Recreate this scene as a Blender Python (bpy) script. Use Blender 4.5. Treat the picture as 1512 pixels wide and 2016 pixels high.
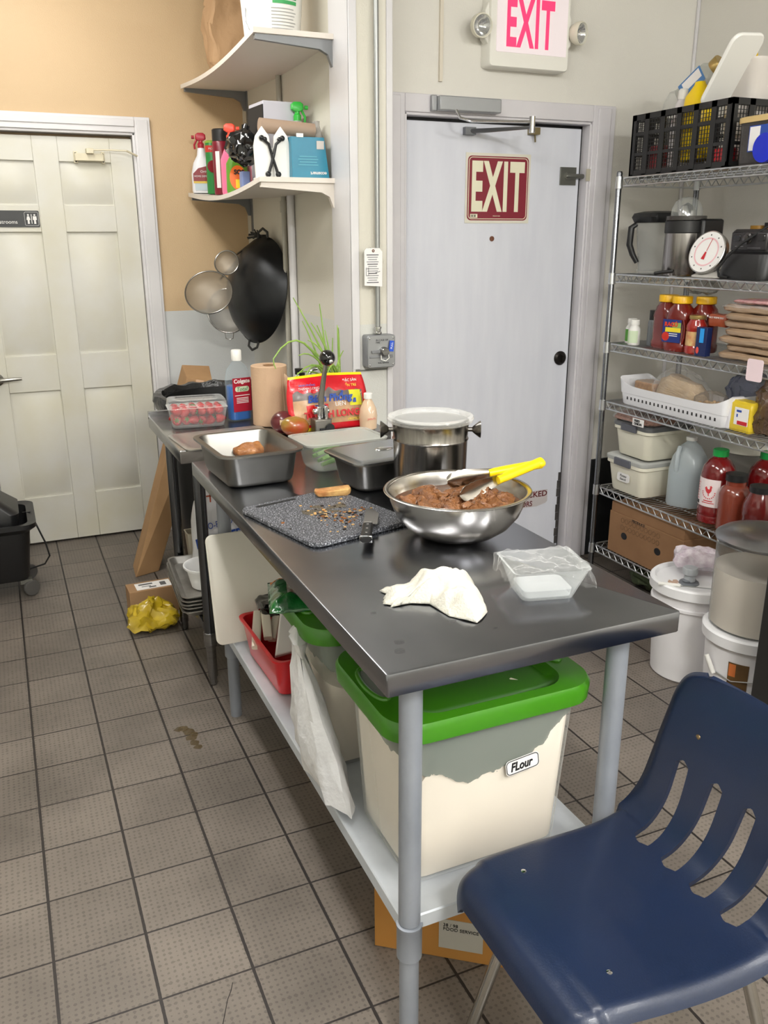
import bpy, math, random
from math import sin, cos, pi, radians as R
from mathutils import Vector, Matrix, Euler, noise
for o in list(bpy.data.objects): bpy.data.objects.remove(o)
scn = bpy.context.scene
COL = scn.collection
random.seed(7)

# ---------------------------------------------------------------- camera
YAW, PITCH, ROLL, FPX, CH = 0.414386375, -0.310080564, 0.00420441442, 1686.45336, 1.568
_f = Vector((sin(YAW)*cos(PITCH), cos(YAW)*cos(PITCH), sin(PITCH)))
_r = _f.cross(Vector((0, 0, 1))).normalized()
_d = _f.cross(_r)
_c, _s = cos(ROLL), sin(ROLL)
CR = _r*_c + _d*_s
CD = _r*(-_s) + _d*_c
cam_data = bpy.data.cameras.new('camera')
cam = bpy.data.objects.new('camera', cam_data)
COL.objects.link(cam)
mw = Matrix.Identity(4)
for i in range(3):
    mw[i][0], mw[i][1], mw[i][2] = CR[i], -CD[i], -_f[i]
mw[2][3] = CH
cam.matrix_world = mw
cam_data.sensor_fit = 'VERTICAL'
cam_data.sensor_height = 36.0
cam_data.sensor_width = 27.0
cam_data.lens = FPX/2016.0*36.0
cam_data.clip_start = 0.05
scn.camera = cam

def W(px, py, ax, v):
    """where the sight line through a point of the photo meets the plane axis=v"""
    r = CR*((px-756)/FPX) + CD*((py-1008)/FPX) + _f
    o = Vector((0, 0, CH))
    return o + r*((v-o[ax])/r[ax])

# ---------------------------------------------------------------- world, lights, exposure
world = bpy.data.worlds.new('world'); scn.world = world
world.use_nodes = True
world.node_tree.nodes['Background'].inputs[0].default_value = (0.9, 0.95, 1.0, 1)
world.node_tree.nodes['Background'].inputs[1].default_value = 0.3
scn.view_settings.view_transform = 'Standard'
scn.view_settings.look = 'None'
scn.view_settings.gamma = 1.0
scn.view_settings.use_curve_mapping = False
scn.view_settings.exposure = 0.28
CEIL = 2.80
def area(name, x, y, sx, sy, power, col=(1, 0.985, 0.955)):
    l = bpy.data.lights.new(name, 'AREA'); l.shape = 'RECTANGLE'
    l.size, l.size_y, l.energy, l.color = sx, sy, power, col
    o = bpy.data.objects.new(name, l); COL.objects.link(o)
    o.location = (x, y, CEIL-0.085)
    return o
LIGHTS = [(0.16, 1.25, 0.12, 1.2, 25), (0.16, 3.45, 0.12, 1.2, 19), (0.5, -1.5, 0.5, 1.2, 78), (2.1, -0.9, 0.5, 1.2, 38)]  # last two: unseen fixtures, added as fill from the camera side
for (x, y, sx, sy, p) in LIGHTS:
    area('ceiling_lamp_light', x, y, sx, sy, p*0.55)
    for s_ in (-1, 1):                       # the sides of the wrap-around diffuser
        l = area('ceiling_lamp_side_light', x+s_*(sx/2+0.035), y, 0.07, sy, p*0.30)
        l.location.z = CEIL-0.045; l.rotation_euler = (0, -s_*R(78), 0)
        l = area('ceiling_lamp_end_light', x, y+s_*(sy/2+0.035), sx, 0.07, p*(0.30 if sx > 0.3 else 0.10))
        l.location.z = CEIL-0.045; l.rotation_euler = (s_*R(78), 0, 0)

# ---------------------------------------------------------------- materials
def lin(c):
    c = c/255.0
    return c/12.92 if c <= 0.04045 else ((c+0.055)/1.055)**2.4
def rgb(c): return (lin(c[0]), lin(c[1]), lin(c[2]), 1)
MATS = {}
def mat(name, c, rough=0.5, metal=0.0, nz=None, bump=None, trans=0.0, alpha=None, emit=None, aniso=0, coat=0, spec=0.5, sub=0, transl=None):
    """nz=(scale, second colour, contrast, stretch xyz)  bump=(scale, strength)"""
    if name in MATS: return MATS[name]
    m = bpy.data.materials.new(name); m.use_nodes = True
    nt = m.node_tree; b = nt.nodes['Principled BSDF']; out = nt.nodes['Material Output']
    b.inputs['Base Color'].default_value = rgb(c)
    b.inputs['Roughness'].default_value = rough
    b.inputs['Metallic'].default_value = metal
    b.inputs['Specular IOR Level'].default_value = spec
    b.inputs['Coat Weight'].default_value = coat
    if trans: b.inputs['Transmission Weight'].default_value = trans
    if sub:
        b.inputs['Subsurface Weight'].default_value = sub
        b.inputs['Subsurface Radius'].default_value = (0.02, 0.015, 0.01)
    if emit:
        b.inputs['Emission Color'].default_value = rgb(emit[0]); b.inputs['Emission Strength'].default_value = emit[1]
    tc = nt.nodes.new('ShaderNodeTexCoord')
    if nz:
        mp = nt.nodes.new('ShaderNodeMapping'); nt.links.new(tc.outputs['Object'], mp.inputs[0])
        if len(nz) > 3: mp.inputs['Scale'].default_value = nz[3]
        n = nt.nodes.new('ShaderNodeTexNoise'); n.inputs['Scale'].default_value = nz[0]; n.inputs['Detail'].default_value = 6
        nt.links.new(mp.outputs[0], n.inputs['Vector'])
        cr = nt.nodes.new('ShaderNodeValToRGB'); k = nz[2] if len(nz) > 2 else 0.3
        cr.color_ramp.elements[0].position = 0.5-0.5*(1-k)*0.6; cr.color_ramp.elements[1].position = 0.5+0.5*(1-k)*0.6
        cr.color_ramp.elements[0].color = rgb(nz[1]); cr.color_ramp.elements[1].color = rgb(c)
        nt.links.new(n.outputs['Fac'], cr.inputs[0]); nt.links.new(cr.outputs[0], b.inputs['Base Color'])
    if bump:
        n2 = nt.nodes.new('ShaderNodeTexNoise'); n2.inputs['Scale'].default_value = bump[0]; n2.inputs['Detail'].default_value = 4
        mp2 = nt.nodes.new('ShaderNodeMapping'); nt.links.new(tc.outputs['Object'], mp2.inputs[0])
        if len(bump) > 2: mp2.inputs['Scale'].default_value = bump[2]
        nt.links.new(mp2.outputs[0], n2.inputs['Vector'])
        bp = nt.nodes.new('ShaderNodeBump'); bp.inputs['Strength'].default_value = bump[1]; bp.inputs['Distance'].default_value = 0.01
        nt.links.new(n2.outputs['Fac'], bp.inputs['Height']); nt.links.new(bp.outputs[0], b.inputs['Normal'])
    if alpha is not None:
        t = nt.nodes.new('ShaderNodeBsdfTransparent'); mx = nt.nodes.new('ShaderNodeMixShader')
        t.inputs[0].default_value = rgb(transl) if transl else (1, 1, 1, 1)
        fr = nt.nodes.new('ShaderNodeLayerWeight'); fr.inputs[0].default_value = 0.5; pw = nt.nodes.new('ShaderNodeMath'); pw.operation = 'POWER'; pw.inputs[1].default_value = 3.0
        ad = nt.nodes.new('ShaderNodeMath'); ad.operation = 'ADD'; ad.use_clamp = True; ad.inputs[1].default_value = alpha
        ml = nt.nodes.new('ShaderNodeMath'); ml.operation = 'MULTIPLY'; ml.inputs[1].default_value = 0.55
        nt.links.new(fr.outputs['Facing'], pw.inputs[0]); nt.links.new(pw.outputs[0], ml.inputs[0]); nt.links.new(ml.outputs[0], ad.inputs[0])
        nt.links.new(ad.outputs[0], mx.inputs[0]); nt.links.new(t.outputs[0], mx.inputs[1]); nt.links.new(b.outputs[0], mx.inputs[2])
        nt.links.new(mx.outputs[0], out.inputs[0])
    MATS[name] = m
    return m

def wall_mat(name, low, high, zsplit, tex=0.12):
    m = bpy.data.materials.new(name); m.use_nodes = True; nt = m.node_tree; b = nt.nodes['Principled BSDF']
    g = nt.nodes.new('ShaderNodeNewGeometry'); s = nt.nodes.new('ShaderNodeSeparateXYZ'); nt.links.new(g.outputs['Position'], s.inputs[0])
    cm = nt.nodes.new('ShaderNodeMath'); cm.operation = 'GREATER_THAN'; cm.inputs[1].default_value = zsplit
    nt.links.new(s.outputs['Z'], cm.inputs[0])
    n = nt.nodes.new('ShaderNodeTexNoise'); n.inputs['Scale'].default_value = 2.2; n.inputs['Detail'].default_value = 5
    nt.links.new(g.outputs['Position'], n.inputs['Vector'])
    mx = nt.nodes.new('ShaderNodeMix'); mx.data_type = 'RGBA'
    mx.inputs['A'].default_value = rgb(low); mx.inputs['B'].default_value = rgb(high); nt.links.new(cm.outputs[0], mx.inputs['Factor'])
    hs = nt.nodes.new('ShaderNodeHueSaturation'); mr = nt.nodes.new('ShaderNodeMapRange')
    mr.inputs['To Min'].default_value = 0.94; mr.inputs['To Max'].default_value = 1.05
    nt.links.new(n.outputs['Fac'], mr.inputs['Value']); nt.links.new(mr.outputs[0], hs.inputs['Value']); nt.links.new(mx.outputs['Result'], hs.inputs['Color'])
    nt.links.new(hs.outputs[0], b.inputs['Base Color'])
    b.inputs['Roughness'].default_value = 0.55
    v = nt.nodes.new('ShaderNodeTexNoise'); v.inputs['Scale'].default_value = 180; nt.links.new(g.outputs['Position'], v.inputs['Vector'])
    bp = nt.nodes.new('ShaderNodeBump'); bp.inputs['Strength'].default_value = tex; bp.inputs['Distance'].default_value = 0.004
    nt.links.new(v.outputs['Fac'], bp.inputs['Height']); nt.links.new(bp.outputs[0], b.inputs['Normal'])
    MATS[name] = m
    return m

def floor_mat():
    m = bpy.data.materials.new('quarry_tile'); m.use_nodes = True; nt = m.node_tree; b = nt.nodes['Principled BSDF']
    N = nt.nodes.new; L = nt.links.new
    g = N('ShaderNodeNewGeometry'); s = N('ShaderNodeSeparateXYZ'); L(g.outputs['Position'], s.inputs[0])
    def mth(op, a, b_=None):
        n = N('ShaderNodeMath'); n.operation = op
        for i, v in enumerate((a, b_)):
            if v is None: continue
            if isinstance(v, (int, float)): n.inputs[i].default_value = v
            else: L(v, n.inputs[i])
        return n.outputs[0]
    PX, PY = 0.2053, 0.2025
    u = mth('DIVIDE', mth('ADD', s.outputs['X'], 0.0700+PX*40), PX)
    v = mth('DIVIDE', mth('ADD', s.outputs['Y'], -2.125+PY*40), PY)
    fu, fv = mth('FRACT', u), mth('FRACT', v)
    du = mth('MINIMUM', fu, mth('SUBTRACT', 1.0, fu)); dv = mth('MINIMUM', fv, mth('SUBTRACT', 1.0, fv))
    wob = N('ShaderNodeTexNoise'); wob.inputs['Scale'].default_value = 60; L(g.outputs['Position'], wob.inputs['Vector'])
    wv = mth('MULTIPLY', mth('SUBTRACT', wob.outputs['Fac'], 0.5), 0.010)
    gu = mth('LESS_THAN', mth('ADD', du, wv), 0.0175); gv = mth('LESS_THAN', mth('ADD', dv, wv), 0.0125)
    grout = mth('MAXIMUM', gu, gv)
    # embossed chevron studs
    k = 2*pi/0.0205
    a1 = mth('SINE', mth('MULTIPLY', mth('ADD', s.outputs['X'], s.outputs['Y']), k*0.72))
    a2 = mth('SINE', mth('MULTIPLY', mth('SUBTRACT', s.outputs['X'], s.outputs['Y']), k*0.72))
    nst = N('ShaderNodeTexNoise'); nst.inputs['Scale'].default_value = 55; nst.inputs['Detail'].default_value = 3; L(g.outputs['Position'], nst.inputs['Vector'])
    stud = mth('GREATER_THAN', mth('ADD', mth('MULTIPLY', a1, a2), mth('MULTIPLY', mth('SUBTRACT', nst.outputs['Fac'], 0.5), 2.6)), 0.52)
    cell = N('ShaderNodeCombineXYZ'); L(mth('FLOOR', u), cell.inputs[0]); L(mth('FLOOR', v), cell.inputs[1])
    wn = N('ShaderNodeTexWhiteNoise'); L(cell.outputs[0], wn.inputs['Vector'])
    n1 = N('ShaderNodeTexNoise'); n1.inputs['Scale'].default_value = 3.5; n1.inputs['Detail'].default_value = 7; L(g.outputs['Position'], n1.inputs['Vector'])
    n2 = N('ShaderNodeTexNoise'); n2.inputs['Scale'].default_value = 300; L(g.outputs['Position'], n2.inputs['Vector'])
    cr = N('ShaderNodeValToRGB'); cr.color_ramp.elements[0].position = 0.30; cr.color_ramp.elements[1].position = 0.68
    cr.color_ramp.elements[0].color = rgb((98, 91, 84)); cr.color_ramp.elements[1].color = rgb((128, 119, 110))
    mixn = mth('ADD', mth('MULTIPLY', n1.outputs['Fac'], 0.88), mth('MULTIPLY', wn.outputs['Value'], 0.12)); L(mixn, cr.inputs[0])
    dk = N('ShaderNodeMix'); dk.data_type = 'RGBA'; dk.blend_type = 'MULTIPLY'
    L(mth('ADD', mth('MULTIPLY', stud, 0.36), mth('MULTIPLY', mth('SUBTRACT', n2.outputs['Fac'], 0.4), 0.25)), dk.inputs['Factor'])
    L(cr.outputs[0], dk.inputs['A']); dk.inputs['B'].default_value = rgb((118, 116, 114))
    gm = N('ShaderNodeMix'); gm.data_type = 'RGBA'; L(grout, gm.inputs['Factor']); L(dk.outputs['Result'], gm.inputs['A']); gm.inputs['B'].default_value = rgb((38, 33, 31))
    L(gm.outputs['Result'], b.inputs['Base Color'])
    rr_ = mth('ADD', mth('MULTIPLY', n1.outputs['Fac'], 0.25), 0.36); L(rr_, b.inputs['Roughness'])
    h = mth('SUBTRACT', mth('MULTIPLY', stud, 0.25), mth('MULTIPLY', grout, 1.0))
    bp = N('ShaderNodeBump'); bp.inputs['Strength'].default_value = 0.5; bp.inputs['Distance'].default_value = 0.0025
    L(h, bp.inputs['Height']); L(bp.outputs[0], b.inputs['Normal'])
    MATS['floor'] = m
    return m

# common materials 
steel = mat('brushed_stainless', (168, 168, 168), 0.24, 1.0, nz=(3, (140, 139, 138), 0.3, (1, 1, 30)))
steel_top = mat('worn_stainless_top', (158, 160, 166), 0.24, 1.0, nz=(5, (138, 141, 148), 0.25), bump=(2.5, 0.10))
steel_edge = mat('stainless_edge', (120, 120, 122), 0.3, 1.0)
pan_steel = mat('pan_stainless', (148, 146, 142), 0.34, 1.0, nz=(6, (132, 130, 126), 0.2), bump=(6, 0.12))
bowl_steel = mat('bowl_stainless', (196, 192, 186), 0.22, 1.0, bump=(5, 0.08))
chrome = mat('chrome', (205, 205, 205), 0.12, 1.0)
wire = mat('zinc_wire', (206, 208, 210), 0.3, 1.0)
galv = mat('galvanised_grey_paint', (150, 155, 164), 0.42, 0.25, nz=(9, (134, 139, 148), 0.2), bump=(30, 0.1))
galv_shelf = mat('galvanised_shelf', (205, 210, 216), 0.5, 0.25, nz=(7, (176, 182, 190), 0.2))
darksteel = mat('dark_reflective_leg', (98, 100, 104), 0.18, 1.0)
white_pl = mat('white_plastic', (232, 231, 226), 0.38)
white_paint = mat('white_gloss_paint', (218, 216, 216), 0.35, nz=(3, (207, 205, 208), 0.1), bump=(25, 0.08))
door_cream = mat('door_cream_paint', (206, 202, 184), 0.38, nz=(3.5, (212, 211, 206), 0.35), bump=(20, 0.06))
door_white = mat('exit_door_paint', (216, 218, 226), 0.42, nz=(4, (204, 206, 216), 0.1, (4, 1, 0.6)), bump=(14, 0.10))
black_pl = mat('black_plastic', (24, 24, 25), 0.4)
black_gl = mat('black_gloss', (10, 10, 11), 0.1, coat=0.6)
black_rub = mat('black_rubber', (20, 20, 21), 0.7)
card = mat('cardboard', (160, 128, 94), 0.8, nz=(12, (158, 122, 86), 0.1), bump=(60, 0.08))
card_y = mat('amber_cardboard', (176, 126, 62), 0.8, nz=(8, (172, 116, 48), 0.1))
paper = mat('label_paper', (236, 234, 232), 0.6)
ink = mat('black_ink', (22, 22, 26), 0.6)
red_ink = mat('red_ink', (196, 30, 40), 0.5)
blue_ink = mat('blue_ink', (28, 70, 160), 0.5)
yellow = mat('yellow_plastic', (248, 212, 10), 0.35)
green_lid = mat('green_lid', (62, 130, 20), 0.3, coat=0.15)
film = mat('clear_film', (245, 245, 245), 0.08, alpha=0.08, bump=(60, 0.5))
clear = mat('clear_plastic', (235, 238, 238), 0.08, alpha=0.08)
frost = mat('frosted_plastic', (214, 218, 214), 0.35, alpha=0.62)
flour = mat('flour', (244, 234, 220), 0.9, nz=(4, (228, 219, 206), 0.1))
# ---------------------------------------------------------------- mesh helpers
class MB:
    def __init__(s): s.v = []; s.f = []
    def add(s, vs, fs):
        n = len(s.v); s.v += [tuple(v) for v in vs]; s.f += [tuple(i+n for i in f) for f in fs]; return s
    def box(s, x0, y0, z0, x1, y1, z1):
        return s.add([(x0,y0,z0),(x1,y0,z0),(x1,y1,z0),(x0,y1,z0),(x0,y0,z1),(x1,y0,z1),(x1,y1,z1),(x0,y1,z1)],
                     [(0,3,2,1),(4,5,6,7),(0,1,5,4),(1,2,6,5),(2,3,7,6),(3,0,4,7)])
    def cbox(s, cx, cy, cz, sx, sy, sz): return s.box(cx-sx/2, cy-sy/2, cz-sz/2, cx+sx/2, cy+sy/2, cz+sz/2)
    def loft(s, rings, c0=True, c1=True):
        n = len(rings[0]); vs = [p for r in rings for p in r]; fs = []
        for i in range(len(rings)-1):
            for j in range(n):
                k = (j+1) % n
                fs.append((i*n+j, i*n+k, (i+1)*n+k, (i+1)*n+j))
        if c0: fs.append(tuple(reversed(range(n))))
        if c1: fs.append(tuple(range((len(rings)-1)*n, len(rings)*n)))
        return s.add(vs, fs)
    def rrc(s, secs, m=44, steps=5, c0=True, c1=True, **k):
        """densely sampled rounded-rectangle loft, for things that get crumpled"""
        q = [tuple(list(a)+[0]*(6-len(a))) for a in secs]; rings = []
        for i in range(len(q)-1):
            for j in range(steps if i < len(q)-2 else steps+1):
                f = j/steps; g = f*f*(3-2*f)
                a = [q[i][k_]+(q[i+1][k_]-q[i][k_])*(f if k_ == 3 else 0.5*f+0.5*g) for k_ in range(6)]
                rings.append(evenring(rring(*a, n=6), m))
        top = rings[-1]; bot = rings[0]
        def shrink(r, f):
            cx, cy = sum(p[0] for p in r)/len(r), sum(p[1] for p in r)/len(r); return [(cx+(p[0]-cx)*f, cy+(p[1]-cy)*f, p[2]) for p in r]
        rings = [shrink(bot, f) for f in (0.1, 0.4, 0.7)]+rings+[shrink(top, f) for f in (0.8, 0.6, 0.4, 0.2, 0.05)]
        return s.loft(rings, c0, c1)
    def lathe(s, prof, n=32, cx=0, cy=0, c0=True, c1=True):
        return s.loft([[(cx+r*cos(2*pi*j/n), cy+r*sin(2*pi*j/n), z) for j in range(n)] for r, z in prof], c0, c1)
    def rr(s, secs, n=5, c0=True, c1=True):
        """secs: (w, d, r, z, cx, cy)"""
        return s.loft([rring(*q, n=n) for q in secs], c0, c1)
    def tube(s, pts, r, n=8, closed=False, caps=True):
        pts = [Vector(p) for p in pts]; m = len(pts); rings = []
        up = None
        for i, p in enumerate(pts):
            if closed: t = pts[(i+1) % m]-pts[i-1]
            else: t = pts[min(i+1, m-1)]-pts[max(i-1, 0)]
            t.normalize()
            if up is None:
                up = Vector((0, 0, 1)) if abs(t.z) < 0.9 else Vector((1, 0, 0))
            a = up - t*up.dot(t)
            if a.length < 1e-5: a = t.orthogonal()
            a.normalize(); b = t.cross(a); up = a
            rad = r[i] if isinstance(r, (list, tuple)) else r
            rings.append([p+a*(rad*cos(2*pi*j/n))+b*(rad*sin(2*pi*j/n)) for j in range(n)])
        if closed: rings.append(rings[0]); return s.loft(rings, False, False)
        return s.loft(rings, caps, caps)
    def prism(s, poly, a0, a1, axis='z'):
        def P(x, y, z):
            return (x, y, z) if axis == 'z' else ((x, z, y) if axis == 'y' else (z, x, y))
        return s.loft([[P(x, y, a0) for x, y in poly], [P(x, y, a1) for x, y in poly]])
    def ball(s, c, r, n=16, sc=(1, 1, 1)):
        pr = [(max(1e-4, sin(pi*i/(n//2+2)))*r, -cos(pi*i/(n//2+2))*r) for i in range(n//2+3)]
        k = len(s.v); s.lathe(pr, n)
        s.v[k:] = [(c[0]+x*sc[0], c[1]+y*sc[1], c[2]+z*sc[2]) for x, y, z in s.v[k:]]
        return s
    def arc(s, r, z0, z1, a0, a1, t=0.0006, n=10, cx=0, cy=0):
        vs = []
        for i in range(n+1):
            a = a0+(a1-a0)*i/n
            for rr_ in (r, r+t):
                for z in (z0, z1): vs.append((cx+rr_*cos(a), cy+rr_*sin(a), z))
        fs = []
        for i in range(n):
            b = i*4; c = b+4
            fs += [(b+2, c+2, c+3, b+3), (b, b+1, c+1, c), (b+1, b+3, c+3, c+1), (b, c, c+2, b+2)]
        fs += [(0, 2, 3, 1), (n*4, n*4+1, n*4+3, n*4+2)]
        return s.add(vs, fs)
    def grid(s, fn, nu, nv, thick=0.0):
        k = len(s.v); P = [[Vector(fn(i/nu, j/nv)) for j in range(nv+1)] for i in range(nu+1)]
        vs = [p for r in P for p in r]; w = nv+1
        fs = [(i*w+j, (i+1)*w+j, (i+1)*w+j+1, i*w+j+1) for i in range(nu) for j in range(nv)]
        return s.add(vs, fs)
    def xf(s, m, k=0):
        s.v[k:] = [tuple(m @ Vector(v)) for v in s.v[k:]]; return s
    def mv(s, x, y, z, k=0): return s.xf(Matrix.Translation((x, y, z)), k)
    def rot(s, ang, ax, k=0): return s.xf(Matrix.Rotation(ang, 4, ax), k)
    def crumple(s, amp, sc, k=0, seed=0.0):
        out = s.v[:k]
        for v in s.v[k:]:
            q = Vector(v)*sc+Vector((seed, seed*1.7, seed*0.3))
            nv = noise.noise_vector(q)+noise.noise_vector(q*2.3)*0.5
            out.append((v[0]+nv.x*amp, v[1]+nv.y*amp, v[2]+nv.z*amp))
        s.v = out; return s
def evenring(r, m):
    L_ = [0]; n = len(r)
    for i in range(n): L_.append(L_[-1]+(Vector(r[(i+1) % n])-Vector(r[i])).length)
    out = []; j = 0
    for k in range(m):
        t = L_[-1]*k/m
        while L_[j+1] < t: j += 1
        f = (t-L_[j])/max(1e-9, L_[j+1]-L_[j]); out.append(tuple(Vector(r[j]).lerp(Vector(r[(j+1) % n]), f)))
    return out
def rring(w, d, r, z, cx=0, cy=0, n=5):
    r = max(min(r, w/2-1e-5, d/2-1e-5), 1e-5); pts = []
    for k, (sx, sy) in enumerate(((1, 1), (-1, 1), (-1, -1), (1, -1))):
        for i in range(n+1):
            a = (k+i/n)*pi/2
            pts.append((cx+sx*(w/2-r)+r*cos(a), cy+sy*(d/2-r)+r*sin(a), z))
    return pts
def obj(name, mb, m, parent=None, bev=0, solid=0, sub=0, flat=False, angle=38, label=None):
    me = bpy.data.meshes.new(name)
    me.from_pydata([tuple(v) for v in mb.v], [], mb.f); me.validate()
    if isinstance(m, str): m = MATS[m]
    me.materials.append(m)
    o = bpy.data.objects.new(name, me); COL.objects.link(o)
    if parent: o.parent = parent
    if not flat:
        me.shade_smooth(); me.set_sharp_from_angle(angle=R(angle))
    if solid:
        q = o.modifiers.new('s', 'SOLIDIFY'); q.thickness = solid; q.offset = 0
    if bev:
        q = o.modifiers.new('b', 'BEVEL'); q.width = bev; q.segments = 2; q.limit_method = 'ANGLE'; q.angle_limit = R(35)
    if sub:
        q = o.modifiers.new('u', 'SUBSURF'); q.levels = sub; q.render_levels = sub
    if label: o['label'] = label
    return o
def tag(o, label, cat, group=None):
    o['label'] = label; o['category'] = cat
    if group: o['group'] = group
    return o
def thing(name, label, cat, loc=(0, 0, 0), rz=0.0, group=None, rot=None):
    o = bpy.data.objects.new(name, None); COL.objects.link(o); o.empty_display_size = 0.05
    o.location = loc; o.rotation_euler = rot if rot else (0, 0, rz)
    return tag(o, label, cat, group)
def struct(name, mb, m, **k):
    o = obj(name, mb, m, **k); o['kind'] = 'structure'; return o
def sthing(name):
    o = bpy.data.objects.new(name, None); COL.objects.link(o); o['kind'] = 'structure'; o.empty_display_size = 0.05; return o
def dup(root, loc, rz=None, label=None, rot=None, scale=None):
    r = root.copy(); COL.objects.link(r); r.location = loc
    if rz is not None: r.rotation_euler = (0, 0, rz)
    if rot is not None: r.rotation_euler = rot
    if scale is not None: r.scale = scale
    if label: r['label'] = label
    for ch in list(root.children):
        c = ch.copy(); COL.objects.link(c); c.parent = r
        for g in list(ch.children):
            d = g.copy(); COL.objects.link(d); d.parent = c
    return r
FRONT = (pi/2, 0, 0)            # reads from -Y
SIDE = (pi/2, 0, -pi/2)         # reads from -X
def text(name, s, size, m, parent, loc, rot=FRONT, width=None, height=None, depth=0.0004, wrap=None, bold=0.0, shear=0.0, spacing=1.0):
    """lettering as a thin raised mesh; loc is its centre"""
    cu = bpy.data.curves.new('t', 'FONT'); cu.body = s; cu.size = size; cu.extrude = depth; cu.offset = bold
    cu.align_x = 'LEFT'; cu.shear = shear; cu.space_character = spacing; cu.space_line = 0.9; cu.resolution_u = 3
    t = bpy.data.objects.new('t', cu); COL.objects.link(t)
    dg = bpy.context.evaluated_depsgraph_get(); dg.update()
    me = bpy.data.meshes.new_from_object(t.evaluated_get(dg))
    bpy.data.objects.remove(t)
    xs = [v.co.x for v in me.vertices]; ys = [v.co.y for v in me.vertices]
    if not xs: return None
    cx, cy = (min(xs)+max(xs))/2, (min(ys)+max(ys))/2
    kx = width/(max(xs)-min(xs)) if width else 1; ky = height/(max(ys)-min(ys)) if height else (kx if width else 1)
    if width is None and height: kx = ky
    for v in me.vertices:
        x, y, z = (v.co.x-cx)*kx, (v.co.y-cy)*ky, v.co.z
        if wrap: v.co = ((wrap+z)*sin(x/wrap), y, (wrap+z)*cos(x/wrap)-wrap)
        else: v.co = (x, y, z)
    if isinstance(m, str): m = MATS[m]
    me.materials.clear(); me.materials.append(m)
    o = bpy.data.objects.new(name, me); COL.objects.link(o)
    if parent: o.parent = parent
    o.location = loc; o.rotation_euler = rot
    return o
# ---------------------------------------------------------------- the room
WB, WS, WE, WR, WL, WF = 4.70, 1.282, 3.40, 3.045, -1.7, -2.6
tan_w = wall_mat('tan_and_white_wall', (206, 208, 208), (204, 176, 138), 1.202, 0.25)
side_w = wall_mat('pale_side_wall', (208, 208, 202), (214, 210, 197), 1.24, 0.2)
exit_w = wall_mat('pale_green_grey_wall', (214, 213, 206), (217, 214, 206), 0.1, 0.2)
plain_w = wall_mat('plain_wall', (205, 205, 198), (205, 205, 196), 0.1)
struct('floor', MB().box(WL-0.1, WF-0.1, -0.1, WR+0.1, WB+0.15, 0), floor_mat(), flat=True)
ceil_m = mat('ceiling_white', (216, 216, 212), 0.8)
struct('ceiling', MB().box(WL-0.1, WF-0.1, CEIL, WR+0.1, WB+0.15, CEIL+0.1), ceil_m, flat=True)
D1L, D1R, D1T = -0.10, 0.715, 2.05
struct('wall_back', MB().box(WL, WB, 0, D1L-0.02, WB+0.12, CEIL).box(D1R+0.02, WB, 0, WS, WB+0.12, CEIL).box(D1L-0.02, WB, D1T+0.02, D1R+0.02, WB+0.12, CEIL).box(D1L-0.02, WB+0.08, 0, D1R+0.02, WB+0.12, D1T+0.02), tan_w, flat=True)
struct('wall_side', MB().box(WS, 3.195, 0, 1.441, WB+0.12, CEIL), side_w, flat=True)
D2L, D2R, D2T = 1.60, 2.49, 2.035
struct('wall_exit', MB().box(1.441, WE, 0, D2L-0.02, WE+0.14, CEIL).box(D2R+0.02, WE, 0, WR+0.12, WE+0.14, CEIL).box(D2L-0.02, WE, D2T+0.02, D2R+0.02, WE+0.14, CEIL).box(D2L-0.02, WE+0.1, 0, D2R+0.02, WE+0.14, D2T+0.02), exit_w, flat=True)
struct('wall_right', MB().box(WR, WF, 0, WR+0.12, WE, CEIL), exit_w, flat=True)
struct('wall_left', MB().box(WL-0.1, WF, 0, WL, WB, CEIL), plain_w, flat=True)
struct('wall_front', MB().box(WL, WF-0.1, 0, WR, WF, CEIL), plain_w, flat=True)
struct('trim_1', MB().box(WS-0.012, 3.188, 0, WS, 3.39, CEIL), white_paint, bev=0.002)
struct('trim_2', MB().box(WS-0.012, 3.186, 1.065, WS+0.02, 3.195, CEIL).box(1.420, 3.186, 0.0, 1.444, 3.195, CEIL), white_paint, bev=0.002)
struct('trim_3', MB().box(WR-0.014, WE-0.014, 0, WR, WE, CEIL), white_paint, bev=0.004)
black_panel = mat('black_wall_panel', (30, 31, 32), 0.45)
struct('trim_4', MB().box(2.625, WE-0.012, 0, WR-0.014, WE, 0.505), black_panel, bev=0.002)
struct('trim_5', MB().box(WR-0.012, 1.2, 0, WR, WE-0.014, 0.46), black_panel, bev=0.002)
struct('trim_6', MB().box(WS-0.0125, 3.189, 1.058, 1.42, 3.1945, 1.062), mat('seam_grey', (120, 120, 116), 0.7))
for n, (x, y, sx, sy, p) in enumerate(LIGHTS):  # housings for the added fill fixtures as well
    t = sthing('ceiling_light'); t.location = (x, y, CEIL-0.08)
    obj('housing', MB().rr([(sx+0.05, sy+0.05, 0.01, 0.02), (sx+0.05, sy+0.05, 0.01, 0.08)]), white_paint, t)
    obj('diffuser', MB().rr([(sx, sy, 0.01, 0.0), (sx+0.01, sy+0.01, 0.01, 0.019)]), mat('lit_diffuser', (255, 250, 240), 0.5, emit=((255, 250, 240), 3.0)), t)

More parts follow.
